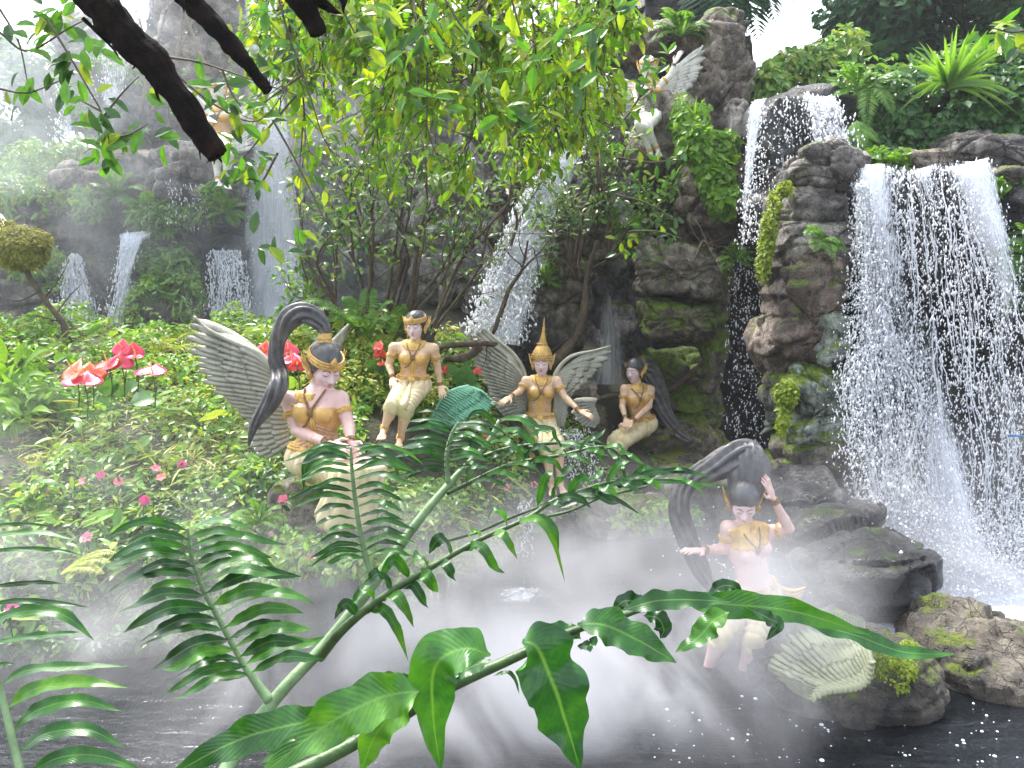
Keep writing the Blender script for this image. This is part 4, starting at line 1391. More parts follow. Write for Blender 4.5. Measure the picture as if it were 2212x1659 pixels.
        # lattice sides and the centre strip with its medallion
        mb = MB(); mc = MB()
        wd = (wA - cA) @ up / H
        for s in (-1, 1):
            for zz in np.linspace(-.32, wd - .30, 7):
                Pn = []
                for x in np.linspace(.12, .42, 6):
                    o = cA + up * (zz - abs(x - .12) * .5) * H + rgt * s * x * H
                    Pn.append(T_.hit(o + fw * 1.0 * H, -fw, 1.2 * H))
                mc.add(*tube(Pn, .02 * H, 5))
        Pn = [T_.hit(cA + up * zz * H + fw * 1.0 * H, -fw, 1.2 * H) for zz in np.linspace(-.22, wd - .40, 9)]
        for s in (-.07, 0, .07):
            mb.add(*tube(np.array(Pn) + rgt * s * H, .022 * H if s == 0 else .014 * H, 6))
        for q in Pn[::1]:
            Bv, Bf = ico(2); mb.add(Bv * .035 * H * np.array([1, .6, 1]) + q, Bf)
        mb.obj('bodice_strip', gold, root); mc.obj('bodice_lattice', PINKL, root)
        for s in (-1, 1):
            Pn = [T_.hit(cA + up * (-.07 + .235 * math.sin(a)) * H + rgt * (s * .27 + .225 * math.cos(a)) * H + fw * H, -fw, 1.2 * H) for a in np.linspace(math.pi, 2 * math.pi, 12)]
            obj('breast_trim', *tube(smoothpath(Pn, 24), .014 * H, 5), gold, root)
    if jewels:
        # broad collar following the shoulders
        C_ = SDF(); torso(C_, .03 * H, bust=True)
        C_.cone(p['neck'] - up * .12 * H, hc - up_ * .22 * H - fw_ * .10 * H, .225 * H, .21 * H, .05 * H)
        nk = p['neck'] - up * .10 * H
        def cpost(P, f):
            q = P - nk
            d = np.linalg.norm(q, axis=-1) / H
            a = np.arctan2(q @ fw, q @ rgt)
            rim = collar + .03 * np.abs(np.sin(a * 9)) + .10 * np.clip(-(q @ up) / H, 0, 1)
            f2 = np.maximum(f - .006 * H * np.abs(np.sin(d * 55)) - .006 * H * np.abs(np.sin(a * 16)), (d - rim) * H)
            return np.maximum(f2, ((q @ up) / H - .10) * H)
        C_.post = cpost
        V, Fq = C_.mesh(voxh * .9)
        obj('collar', V, Fq, gold, root)
        # crossed chains and medallion
        ch = SDF(); torso(ch, .035 * H)
        mb = MB()
        Bv, Bf = ico(1)
        for s in (-1, 1):
            pp = [ch.hit(p['chest'] + rgt * s * x * H + up * z * H + fw * H, -fw, 1.3 * H) for x, z in ((.26, .48), (.2, .33), (.12, .18), (.04, .04), (-.0, -.06))]
            P = smoothpath(pp, 16)
            for q in P: mb.add(Bv * .034 * H + q, Bf)
        if top:
            pp = [ch.hit(p['chest'] + rgt * x * H + up * z * H + fw * H, -fw, 1.3 * H) for x, z in ((0, -.06), (-.05, -.2), (-.14, -.33), (-.27, -.42))]
            for q in smoothpath(pp, 10): mb.add(Bv * .034 * H + q, Bf)
        mb.obj('beaded_chain', GOLDD, root)
        md = ch.hit(p['chest'] - up * .04 * H + fw * H, -fw, 1.3 * H)
        pr = [(0.10, -.02), (.11, .0), (.085, .02), (.07, .02), (.06, .045), (.03, .05), (.0, .055)]
        obj('medallion', *lathe(np.array(pr) * H, md, fw, 16), GOLDD, root)
        # armlets, bracelets, anklets
        for s in 'LR':
            a, b, c = p['s' + s], p['e' + s], p['w' + s]
            ax = unit(b - a)
            mb = MB()
            for t_, r_ in ((.40, .028), (.46, .020), (.51, .026), (.56, .018)):
                mb.add(*ring(a + (b - a) * t_, ax, (.178 - .03 * max(0, t_ - .45)) * H, r_ * H, 22, 6))
            for k in range(9):
                th = 2 * math.pi * k / 9
                n1 = unit(np.cross(ax, [0, 1, .1])); n2 = np.cross(ax, n1)
                mb.add(Bv * .036 * H + a + (b - a) * .48 + (n1 * math.cos(th) + n2 * math.sin(th)) * .20 * H, Bf)
            mb.obj('armlet', gold, root)
            mb = MB(); ax = unit(c - b)
            for t_ in (.88, .94, .99): mb.add(*ring(b + (c - b) * t_, ax, .105 * H, .024 * H, 18, 6))
            mb.obj('bracelet', GOLDD, root)
            if 'a' + s in p and legs:
                b, c = p['k' + s], p['a' + s]
                ax = unit(c - b); mb = MB()
                for t_ in (.86, .92, .97): mb.add(*ring(b + (c - b) * t_, ax, .135 * H, .026 * H, 18, 6))
                mb.obj('anklet', gold, root)
    # skirt with draped pleats
    if cloth is not None and legs:
        K = SDF()
        K.ell(p['pelvis'] - fw * .05 * H - up * .05 * H, (.69 * H, .54 * H, .46 * H), TB, .12 * H)
        knot = p['pelvis'] + fw * .5 * H - up * .05 * H
        for s in 'LR':
            if 'k' + s not in p: continue
            a = p['pelvis'] + (rgt if s == 'R' else -rgt) * .32 * H - up * .12 * H
            b = p['k' + s]
            e = a + (b - a) * (1.0 * skirt_len)
            K.cone(a, e, .37 * H, .255 * H, .09 * H)
            if long_skirt and 'a' + s in p:
                K.cone(b, p['a' + s], .32 * H, .40 * H, .15 * H)
            else:
                nx = p.get('a' + s)
                if nx is not None and skirt_len >= 1: K.cone(b, b + (nx - b) * .16, .25 * H, .275 * H, .08 * H)
        kn = (p.get('kL', p['pelvis']) + p.get('kR', p['pelvis'])) / 2
        def kpost(P, f):
            d = np.linalg.norm(P - knot, axis=-1) / H
            q = P - knot
            a = np.arctan2(q @ rgt, q @ up)
            ph = d * 26 + a * 3 + 1.2 * np.sin(a * 2.0)
            wob = .06 * H * (np.abs(np.sin(ph * .5)) - .5)
            zc = (P - p['pelvis']) @ up / H
            return np.maximum(f - wob, (zc - .18) * H)
        K.post = kpost
        V, Fq = K.mesh(voxh)
        obj('skirt', V, Fq, cloth, root)
        # belt, buckle and hanging sash
        bz = p['pelvis'] + up * .20 * H - fw * .05 * H
        mb = MB()
        n1, n2 = rgt, fw
        for dz, r_ in ((.07, .028), (.0, .045), (-.07, .028)):
            th = np.linspace(0, 2 * np.pi, 41)[:-1]
            P = bz + up * dz * H + np.cos(th)[:, None] * n1 * .60 * H + np.sin(th)[:, None] * n2 * .49 * H
            P = np.vstack([P, P[:1]])
            mb.add(*tube(P, r_ * H, 6))
        for th in np.linspace(0, 2 * np.pi, 26)[:-1]:
            mb.add(Bv * .05 * H + bz + math.cos(th) * n1 * .63 * H + math.sin(th) * n2 * .52 * H, Bf) if jewels else None
        mb.obj('belt', gold, root)
        if jewels:
            obj('buckle', *lathe(np.array([(.13, -.02), (.14, .02), (.10, .04), (.07, .05), (.0, .07)]) * H, bz + fw * .52 * H - up * .03 * H, fw, 16), gold, root)
            sash = [knot + up * .1 * H + fw * .05 * H, knot + fw * .10 * H - up * .1 * H, knot + fw * .12 * H - up * .36 * H, knot + fw * .14 * H - up * .6 * H]
            o = K.hit
            P, rr = smoothpath([K.hit(q + fw * .8 * H, -fw, 1.4 * H) + fw * .01 * H for q in sash], 16, [.07 * H, .1 * H, .12 * H, .05 * H])
            obj('sash', *tube(P, rr, 10, lobes=5, lob=.25), cloth, root)
    # hair or crown
    if hair:
        Hs = SDF()
        Hs.ell(hc + up_ * .15 * H - fw_ * .10 * H, (.40 * H, .46 * H, .43 * H), HB, .03 * H)
        Hs.ell(hc - up_ * .10 * H - fw_ * .22 * H, (.34 * H, .26 * H, .34 * H), HB, .08 * H)
        def hpost(P, f):
            x = (P - hc) @ hr / H; z = (P - hc) @ up_ / H; y = (P - hc) @ fw_ / H
            hairline = .17 + .0 * x + np.clip(.26 - y, 0, 1) * -1.4
            groove = .012 * H * (np.abs(np.sin(np.arctan2(x, z - .15 + .3) * 14 + y * 5)) - .5)
            return np.maximum(f - groove, (hairline - z) * H * .8)
        Hs.post = hpost
        V, Fq = Hs.mesh(voxh)
        obj('hair', V, Fq, hairmat, root)
    def headring(z, r, y0=.0, rise=0.0, n=40, m_=None, name='headband', ext=1.0, beads=0):
        th = np.linspace(0, 2 * np.pi, n + 1)
        yy = np.sin(th)
        P = hc + np.cos(th)[:, None] * hr * .385 * H * ext + (yy * .46 * H * ext - .06 * H)[:, None] * fw_ + (z * H + rise * H * yy)[:, None] * up_
        mb = MB(); mb.add(*tube(P, r * H, 6, cap=False))
        if beads:
            for q in P[:: max(1, n // beads)]: mb.add(Bv2 * r * 1.3 * H + q, Bf2)
        return mb
    Bv2, Bf2 = ico(1)
    if crown == 'band':
        mb = MB()
        for z, r in ((.20, .04), (.265, .045), (.33, .025)):
            h_ = headring(z, r, rise=-.03, ext=1.0 + (z - .2) * .0, beads=20)
            for v in h_.V: pass
            mb.V += h_.V
            for kk, ff in h_.F.items(): mb.F.setdefault(kk, []).extend([f + mb.n for f in ff])
            mb.n += h_.n
        # central leaf ornament
        mb.add(*lathe(np.array([(.10, 0), (.085, .06), (.05, .12), (.0, .2)]) * H, hc + fw_ * .38 * H + up_ * .28 * H, up_, 8))
        mb.obj('headband', gold, root)
    elif crown == 'spire':
        prof = [(.42, .14), (.46, .17), (.46, .21), (.42, .23), (.44, .27), (.44, .31), (.40, .33), (.41, .38), (.36, .50), (.31, .60), (.24, .70), (.17, .76), (.20, .78), (.20, .81), (.15, .83), (.17, .86)]
        z, r = .88, .15
        while r > .03:
            prof += [(r, z), (r * 1.12, z + .02), (r * .8, z + .055)]
            z += .075 if r > .08 else .065; r *= .855
        prof += [(.022, z + .05), (.018, z + .2), (0, z + .27)]
        obj('spire_crown', *lathe(np.array(prof) * H, hc - fw_ * .04 * H, unit(up_ + np.array([.06, 0, 0])), 28), gold, root)
        mb = MB()
        for zz, rr, nn_ in ((.24, .45, 26), (.34, .42, 24), (.79, .2, 14)):
            for th in np.linspace(0, 2 * np.pi, nn_ + 1)[:-1]:
                mb.add(Bv2 * .035 * H + hc - fw_ * .04 * H + up_ * zz * H + (hr * math.cos(th) + fw_ * math.sin(th)) * rr * H, Bf2)
        mb.obj('crown_beads', GOLDD, root)
    if ears:
        for s in (-1, 1):
            b = hc + hr * s * .37 * H - up_ * .02 * H - fw_ * .06 * H
            mb = MB()
            for k, (a, L_) in enumerate(((70, .34), (42, .36), (14, .30), (-18, .22), (-50, .16))):
                a = math.radians(a)
                d = unit(-fw_ * math.cos(a) * .9 + up_ * math.sin(a) + hr * s * .55)
                P, rr = smoothpath([b - up_ * (k * .04 - .06) * H, b + d * L_ * .6 * H, b + (d + up_ * .35) * L_ * H], 8, [.05 * H, .045 * H, .006 * H])
                mb.add(*tube(P, rr, 6, squash=.6))
            mb.add(*lathe(np.array([(.0, -.16), (.05, -.12), (.035, -.08), (.06, -.04), (.07, .0), (.04, .05), (0, .07)]) * H, b - up_ * .12 * H + fw_ * .05 * H, up_, 10))
            mb.obj('ear_ornament', gold, root)
    return root, p, H, dict(hc=hc, fw=fw_, up=up_, hr=hr, tfw=fw, tup=up, trg=rgt)


def tail(root, P, Y, rpx, matr, offs=None, lobes=7, twist=6.0, name='hair_tail', seg=42, n=110, Yo=None):
    k = Y / F_PX
    pp = [at(q[0], q[1], Y - (q[2] if len(q) > 2 else 0)) for q in P]
    Q, r = smoothpath(pp, n, np.array(rpx) * k)
    obj(name, *tube(Q, r, seg, lobes=lobes, lob=.5, twist=twist), matr, root)


UPV = np.array([0, 0, 1.0])
# 1 large lady on the left
r1, p1, H1, b1 = statue('large winged lady statue with arched grey hair tail, seated in the mist among the flowers', 5.1, dict(
    head=(703, 795, .04), neck=(681, 846, 0), sL=(624, 863, -.03), sR=(735, 862, .06), eL=(641, 930, .03), eR=(753, 918, .12), wL=(712, 958, .34), wR=(758, 955, .30),
    hL=(742, 972, .42), hR=(772, 988, .40), chest=(688, 884, .04), waist=(684, 940, 0), pelvis=(678, 985, 0), kL=(752, 1028, .52), kR=(800, 1012, .46), aL=(722, 1112, .44), aR=(772, 1108, .40)),
    92, yaw=38, pit=26, crown='band', long_skirt=True, skin=SKIN, hairmat=HAIRG, palms={'L': np.array([.3, -.8, .3]), 'R': np.array([-.5, -.6, .3])}, vox=34)
hc, fw_, up_ = b1['hc'], b1['fw'], b1['up']
tk = at(701, 737, 5.1)
obj('topknot_cap', *lathe(np.array([(.0, .20), (.14, .19), (.16, .15), (.145, .11), (.17, .09), (.175, .04), (.15, .01), (.2, -.02), (.215, -.08), (.17, -.12), (.0, -.13)]) * H1, tk, unit(np.array([.05, 0, 1])), 24), GOLD, r1)
obj('hair_bun', *(lambda V_, F_: (V_ * np.array([.42, .44, .36]) * H1 + at(702, 765, 5.15), F_))(*ico(4)), HAIRG, r1)
tail(r1, [(701, 722), (697, 704), (676, 684), (651, 677), (626, 688), (609, 712), (599, 743), (596, 777), (603, 805), (602, 833, .12), (587, 864, .12), (567, 893, .12), (548, 924, .12), (537, 962, .12)], 5.1,
     [11, 14, 18, 20, 20, 17, 14, 14, 15, 17, 16, 13, 8, 2], HAIRG, twist=4.5)
wing(r1, 'wing', 5.32, [(586, 792), (598, 815), (610, 850), (618, 885), (622, 925), (628, 955)],
     [(418, 684), (413, 735), (420, 762), (440, 812), (463, 840), (498, 872), (528, 905), (541, 965), (578, 990), (626, 968)][:9], 26, WINGG, bend=.16, lead=[(588, 800), (560, 766), (508, 741), (454, 715), (419, 684)])
wing(r1, 'wing', 5.5, [(690, 800), (700, 815), (712, 830)], [(753, 701), (735, 733), (722, 760)], 5, WINGG, rows=((1, 1, 0),), bend=-.06, lead=[(692, 796), (712, 750), (735, 722), (753, 701)])

# 2 lady with gold bodice and no wings, centre left
r2, p2, H2, b2 = statue('seated lady statue with full gold bodice and dark bun, left of the green wing', 7.0, dict(
    head=(897, 704, .02), neck=(895, 734, 0), sL=(851, 751, 0), sR=(937, 753, 0), eL=(840, 787, -.02), eR=(945, 792, -.08), wL=(848, 815, .08), wR=(950, 831, -.1),
    hL=(850, 834, .20), hR=(953, 842, -.05), chest=(894, 768, 0), waist=(893, 800, -.02), pelvis=(892, 826, -.03), kL=(848, 874, .42), kR=(878, 880, .40), aL=(829, 928, .40), aR=(864, 950, .28),
    tL=(823, 950, .55), tR=(860, 968, .5)),
    57, yaw=-12, pit=10, crown='band', top='gold', skin=SKIN2, vox=30)
obj('hair_bun', *(lambda V_, F_: (V_ * np.array([.40, .40, .36]) * H2 + at(903, 690, 7.1), F_))(*ico(3)), HAIRG, r2)
tail(r2, [(915, 712, -.05), (922, 740, -.12), (923, 775, -.14), (918, 805, -.14)], 7.1, [9, 10, 8, 3], HAIR, n=40, seg=16)

# 3 winged lady with the spire crown
r3, p3, H3, b3 = statue('winged lady statue with tall gold spire crown and open arms, centre of the garden', 8.0, dict(
    head=(1170, 784, .02), neck=(1170, 811, 0), sL=(1136, 823, 0), sR=(1202, 823, 0), eL=(1122, 846, .03), eR=(1220, 858, .05), wL=(1104, 856, .28), wR=(1250, 886, .22),
    hL=(1086, 869, .36), hR=(1275, 899, .28), chest=(1168, 842, 0), waist=(1166, 878, -.02), pelvis=(1165, 908, -.03), kL=(1180, 962, .45), kR=(1206, 958, .45), aL=(1190, 1048, .42), aR=(1210, 1046, .42),
    tL=(1195, 1070, .62), tR=(1221, 1070, .62)),
    52, yaw=-6, pit=6, crown='spire', hair=False, skin=SKIN2, vox=28, palms={'L': np.array([.2, -.4, .9]), 'R': np.array([0, -.5, .9])})
wing(r3, 'wing', 8.15, [(1133, 818), (1137, 835), (1140, 850), (1140, 868), (1136, 885)],
     [(1043, 710), (1030, 724), (1023, 748), (1023, 776), (1031, 800), (1042, 817), (1058, 849), (1064, 874), (1077, 899), (1100, 904), (1128, 892)], 26, WINGG, bend=.17, lead=[(1135, 826), (1129, 795), (1107, 762), (1077, 737), (1044, 710)])
wing(r3, 'wing', 8.15, [(1198, 818), (1197, 840), (1197, 865), (1198, 885)],
     [(1320, 747), (1315, 767), (1296, 792), (1277, 814), (1255, 835), (1233, 857), (1227, 882), (1222, 909), (1214, 923), (1203, 926)], 24, WINGG, bend=-.15, lead=[(1197, 818), (1206, 797), (1225, 776), (1247, 765), (1282, 758), (1319, 747)])

# 4 long-haired lady on the rock
r4, p4, H4, b4 = statue('lady statue with long black hair and folded hands sitting on the mossy rock', 8.8, dict(
    head=(1370, 802, .02), neck=(1376, 828, 0), sL=(1349, 840, .03), sR=(1406, 841, -.03), eL=(1344, 878, .06), eR=(1402, 878, .06), wL=(1351, 903, .24), wR=(1366, 910, .28),
    hL=(1355, 917, .32), hR=(1348, 918, .34), chest=(1377, 858, 0), waist=(1382, 888, -.02), pelvis=(1388, 914, -.03), kL=(1332, 944, .30), kR=(1352, 953, .36), aL=(1291, 1000, .30), aR=(1303, 1004, .34),
    tL=(1284, 1012, .45), tR=(1290, 1019, .50)),
    48, yaw=-38, pit=8, crown=None, skin=SKIN2, vox=28, ears=True)
tail(r4, [(1385, 790, -.02), (1403, 800, -.05), (1415, 828, -.06), (1425, 856, -.06), (1435, 888, -.04), (1452, 918, 0), (1473, 942, .05), (1493, 954, .08)], 8.85, [14, 18, 18, 17, 14, 12, 11, 4], HAIR, n=80, twist=2, lobes=8)
tail(r4, [(1398, 880, -.1), (1420, 900, -.1), (1445, 925, -.05), (1462, 938, 0)], 8.95, [8, 9, 7, 2], HAIR, n=40, twist=2, lobes=6)

# 5 bather in the mist
r5, p5, H5, b5 = statue('bathing lady statue wading in the mist with one arm raised to her swept-up hair', 4.6, dict(
    head=(1607, 1086, .06), neck=(1608, 1126, .02), sL=(1573, 1140, .06), sR=(1670, 1150, -.06), eL=(1564, 1186, .02), eR=(1704, 1142, .02), wL=(1520, 1188, .1), wR=(1671, 1078, .06),
    hL=(1468, 1193, .2), hR=(1650, 1030, .1), chest=(1616, 1180, 0), waist=(1626, 1232, 0), pelvis=(1634, 1282, 0), kL=(1560, 1368, .22), kR=(1632, 1376, .26), aL=(1524, 1456, .06), aR=(1600, 1470, .1)),
    84, yaw=-12, pit=34, collar=.64, crown=None, top=None, skin=SKIN, hairmat=HAIRG, vox=34, palms={'R': np.array([.6, -.8, .2]), 'L': np.array([0, -.2, 1])})
obj('swept_hair', *(lambda V_, F_: (V_ * (1 + .035 * np.sin(np.arctan2(V_[:, 0], V_[:, 2] * .3 + 1.2) * 26))[:, None] * np.array([.125, .12, .21]) + at(1618, 1030, 4.62), F_))(*ico(5)), HAIRG, r5)
tail(r5, [(1632, 1030, 0), (1612, 990, 0), (1578, 994, 0), (1540, 1012, 0), (1500, 1032, 0), (1475, 1062, 0), (1467, 1105, 0), (1480, 1150, 0), (1500, 1200, 0), (1522, 1245, 0), (1545, 1285, 0)], 4.65, [30, 34, 30, 24, 19, 17, 19, 20, 19, 15, 5], HAIRG, twist=3, lobes=8)
ht = []
for k in range(7):
    a = np.array([1672 + k * 2, 1262 + k * 2.5]); L_ = 70 - k * 6
    P, rr = smoothpath(pts((a[0], a[1], 4.62), (a[0] + L_ * .35, a[1] + 12 + k * 5, 4.6), (a[0] + L_ * .7, a[1] + 14 + k * 6, 4.58), (a[0] + L_, a[1] + 6 + k * 5, 4.56)), 16, [.018, .016, .013, .003])
    obj('sash_ribbon', *tube(P, rr, 8), GOLD, r5)

# 6 white winged angel top right
r6, p6, H6, b6 = statue('white winged lady statue high on the brown rock, one arm lifted, half behind leaves', 9.1, dict(
    head=(1399, 146, .02), neck=(1403, 172, 0), sL=(1382, 184, 0), sR=(1427, 182, 0), eL=(1370, 205, .05), eR=(1448, 165, .02), wL=(1376, 225, .2), wR=(1456, 138, .04),
    hL=(1384, 236, .25), hR=(1469, 116, .06), chest=(1404, 197, 0), waist=(1408, 218, 0), pelvis=(1410, 242, -.03), kL=(1383, 268, .36), kR=(1394, 272, .38), aL=(1405, 330, .2), aR=(1420, 322, .18),
    tL=(1410, 343, .32), tR=(1424, 338, .3)),
    42, yaw=-5, pit=20, crown='band', skin=WHITEP, cloth=WHITEP, body_gold=GOLDF, vox=24, hairmat=WHITEP)
wing(r6, 'wing', 9.25, [(1428, 190), (1428, 205), (1427, 222), (1424, 238)],
     [(1518, 98), (1521, 115), (1516, 142), (1511, 160), (1494, 186), (1478, 204), (1466, 220), (1462, 246), (1454, 262), (1437, 259)], 22, WINGW, bend=-.10, lead=[(1428, 192), (1440, 168), (1458, 146), (1480, 133), (1504, 119), (1518, 98)])
wing(r6, 'wing', 9.25, [(1382, 190), (1380, 205), (1378, 222), (1380, 240)], [(1290, 168), (1285, 190), (1300, 210), (1318, 225), (1335, 250), (1362, 258)], 16, WINGW, bend=.10, lead=[(1382, 190), (1350, 174), (1320, 166), (1290, 168)])

# 7 white angel upper left, mostly behind branches
r7, p7, H7, b7 = statue('white winged lady statue in the upper left, half hidden behind the thick dark branch', 9.8, dict(
    head=(470, 198, .02), neck=(473, 226, 0), sL=(452, 238, 0), sR=(498, 240, 0), eL=(444, 262, 0), eR=(520, 258, .05), wL=(452, 285, .1), wR=(540, 240, .1),
    hL=(458, 296, .12), hR=(552, 228, .12), chest=(475, 255, 0), waist=(476, 280, 0), pelvis=(478, 302, 0), kL=(468, 335, .36), kR=(492, 336, .36), aL=(470, 388, .3), aR=(488, 392, .28),
    tL=(474, 402, .42), tR=(493, 408, .42)),
    42, yaw=10, pit=10, crown='band', skin=WHITEP, cloth=WHITEP, body_gold=GOLDF, vox=24, hairmat=WHITEP)
wing(r7, 'wing', 9.95, [(455, 240), (452, 255), (452, 275)], [(384, 180), (392, 205), (402, 232), (418, 262), (436, 285)], 13, WINGW, bend=.08, rows=((1, 1, 0), (.6, .8, 1)), lead=[(455, 240), (420, 205), (384, 180)])
wing(r7, 'wing', 9.95, [(500, 245), (502, 262), (500, 280)], [(576, 217), (572, 245), (560, 270), (545, 290), (528, 300)], 13, WINGW, bend=-.08, rows=((1, 1, 0), (.6, .8, 1)), lead=[(500, 243), (540, 238), (576, 217)])
mb = MB()
for k in range(9):
    L_ = 40 + 7 * math.sin(k * 2.2)
    a = math.radians(-10 + k * 9)
    P, rr = smoothpath(pts((500, 320, 9.75), (500 + L_ * .5 * math.cos(a), 322 - L_ * .5 * math.sin(a), 9.7), (500 + L_ * math.cos(a) + 8, 314 - L_ * .9 * math.sin(a), 9.66)), 12, [.04, .03, .005])
    mb.add(*tube(P, rr, 7))
mb.obj('flying_sash', WINGW, r7)

# loose wings
wing(None, 'carved_wing', 7.15, [(1014, 836), (985, 842), (958, 856), (945, 880), (932, 905), (924, 914)], [(1045, 848), (1063, 868), (1060, 882), (1036, 895), (1006, 906), (990, 918), (955, 922)], 26, WINGT, bend=-.08,
     rows=((1, 1, 0), (.66, .9, 1), (.36, .8, 2)), label='green painted carved wing lying on the bank between two lady statues', cat='wing', tipY=-.15, lead=[(1014, 836), (985, 842), (958, 856), (945, 880), (930, 906)])
wing(None, 'carved_wing', 8.3, [(1290, 862), (1286, 872), (1289, 886), (1291, 902)], [(1240, 862), (1236, 880), (1238, 895), (1248, 910), (1266, 921), (1282, 922), (1291, 914)], 12, WINGG, bend=.03,
     rows=((1, 1, 0), (.6, .8, 1)), label='small grey carved wing behind the outstretched hand of the crowned lady', cat='wing')
wing(None, 'carved_wing', 3.72, [(1756, 1512), (1785, 1495), (1820, 1491), (1852, 1486), (1876, 1466), (1884, 1425)], [(1720, 1492), (1684, 1462), (1657, 1436), (1668, 1424), (1692, 1396), (1712, 1366), (1745, 1358), (1795, 1364), (1838, 1372), (1880, 1388)], 26, WINGM, bend=.05,
     rows=((1, 1, 0), (.72, .9, 1), (.42, .8, 2)), label='pale mossy carved wing lying on the near rock in the water', cat='wing', scales=16, tipY=.25)
wing(None, 'carved_wing', 4.1, [(1745, 1352), (1790, 1356), (1830, 1360), (1868, 1366)], [(1742, 1326), (1785, 1322), (1825, 1326), (1866, 1342)], 18, WINGM, bend=.02,
     rows=((1, 1, 0),), label='greenish half hidden carved wing at the back of the near rock', cat='wing')
# ------------------------------------------------------------------ leaves, shrubs, ferns
def leaf_geo(P, D, Nn, L, W, hi=False, droop=.12, fold=.16):
    """many leaves at once: base points, directions, face normals, lengths, widths"""
    n = len(P)
    D = unit(D); S = unit(np.cross(D, Nn)); Nn = np.cross(S, D)
    L = np.broadcast_to(L, (n,))[:, None]; W = np.broadcast_to(W, (n,))[:, None]
    Z = np.array([0, 0, -1.0])
    def at_(s, x, up): return P + D * L * s + S * W * x + Nn * W * up + Z * L * droop * s * s
    if hi:
        V = np.stack([at_(0, 0, 0), at_(.22, -.38, fold), at_(.22, .38, fold), at_(.25, 0, 0), at_(.5, -.5, fold), at_(.5, .5, fold), at_(.52, 0, 0), at_(.8, -.3, fold * .6), at_(.8, .3, fold * .6), at_(1.0, 0, -.05)], 1)
        F_ = np.array([[0, 3, 1], [0, 2, 3], [1, 3, 4], [3, 6, 4], [2, 5, 3], [3, 5, 6], [4, 6, 7], [6, 9, 7], [5, 8, 6], [6, 8, 9]])
    else:
        V = np.stack([at_(0, 0, 0), at_(.42, -.5, fold), at_(.42, .5, fold), at_(.5, 0, 0), at_(1.0, 0, -.05)], 1)
        F_ = np.array([[0, 3, 1], [0, 2, 3], [1, 3, 4], [3, 2, 4]])
    k = V.shape[1]
    return V.reshape(-1, 3), (F_[None] + np.arange(n)[:, None, None] * k).reshape(-1, 3)


def rdir(n, r, up=.3):
    d = r.normal(0, 1, (n, 3)); d = unit(d); d[:, 2] += up
    return unit(d)


def foliage_mass(label, blobs, matr, n, size, name='foliage_mass', cat='foliage', seed=0, width=.5, hi=False, up=.2, stuff=True, clump=.5, shell=.55, facing=.5, parent=None, droop=.15, sub='foliage', kind='stuff'):
    """leaves spread through ellipsoids (u, v, Y, rx px, ry px, rz m), thicker in clumps"""
    r = np.random.default_rng(seed)
    w = np.array([b[3] * b[4] for b in blobs], float); w /= w.sum()
    which = r.choice(len(blobs), n * 2, p=w)
    C = np.array([at(*b[:3]) for b in blobs])[which]
    R = np.array([[b[3] / F_PX * b[2], b[5], b[4] / F_PX * b[2]] for b in blobs])[which]
    d = unit(r.normal(0, 1, (2 * n, 3)))
    rad = (shell + (1 - shell) * r.random(2 * n)) ** .6
    q = d * rad[:, None]
    P = C + q * R * (1 + .25 * fbm(C * 2 + d * 2.2, 2, seed)[:, None])
    k = fbm(P / max(size, .03) * .16, 3, seed + 5)
    keep = k + r.normal(0, .1, 2 * n) > -.35 + clump * .45
    P, d = P[keep][:n], d[keep][:n]
    m = len(P)
    tow = unit(np.array([0, 0, CAM_Z]) - P)
    Nn = unit(d * .6 + r.normal(0, .55, (m, 3)) + np.array([0, 0, .6]) + tow * facing)
    D = unit(np.cross(Nn, r.normal(0, 1, (m, 3))) + np.array([0, 0, -.25]) + d * up)
    L = size * np.exp(r.normal(0, .25, m))
    V, F_ = leaf_geo(P, D, Nn, L, L * width, hi, droop)
    o = obj(name if parent is None else sub, V, F_, matr, parent, smooth=False, kind=kind)
    if parent is None: tag(o, label, cat)
    return o


def stems(parent, base, ends, r0, matr, seed, name='stem', sub=6, bend=.25, twr=.3, minr=.004):
    """stems from base to each end; returns twig points and directions for the leaves"""
    r = np.random.default_rng(seed)
    out, od = [], []
    for e in ends:
        L = np.linalg.norm(e - base)
        m = base + (e - base) * .45 + r.normal(0, 1, 3) * L * bend * .3 + np.array([0, 0, L * .06])
        b2 = base + r.normal(0, 1, 3) * np.array([.07, .07, 0])
        P = smoothpath([b2, base + (m - base) * .5 + r.normal(0, .03, 3) * L, m, m + (e - m) * .5 + r.normal(0, .05, 3) * L, e], 22)
        P = P + r.normal(0, .004, P.shape) * L * .6
        rr = np.linspace(r0, minr, 22)
        mb = MB(); mb.add(*tube(P, rr, 6))
        for k in range(sub):
            t = r.uniform(.35, 1.0); i = min(20, int(t * 21))
            d = unit(unit(P[i + 1] - P[i]) + r.normal(0, .55, 3) + np.array([0, 0, .15]))
            l = L * twr * r.uniform(.5, 1.1) * (1.2 - t * .5)
            Q = smoothpath([P[i], P[i] + d * l * .5 + r.normal(0, .06, 3) * l, P[i] + d * l + np.array([0, 0, -.1]) * l * r.random()], 9)
            mb.add(*tube(Q, np.linspace(max(rr[i] * .5, minr), minr * .5, 9), 5, cap=False))
            for j in range(2):
                i2 = r.integers(3, 8); d2 = unit(unit(Q[i2] - Q[i2 - 1]) + r.normal(0, .6, 3)); l2 = l * r.uniform(.3, .6)
                Q2 = np.linspace(Q[i2], Q[i2] + d2 * l2, 5) + r.normal(0, .01, (5, 3)) * l2
                mb.add(*tube(Q2, minr * .6, 4, cap=False))
                out.append(Q2); od.append(np.tile(d2, (5, 1)))
            out.append(Q[2:]); od.append(np.tile(d, (7, 1)))
        mb.obj(name, matr, parent)
    return np.concatenate(out), np.concatenate(od)


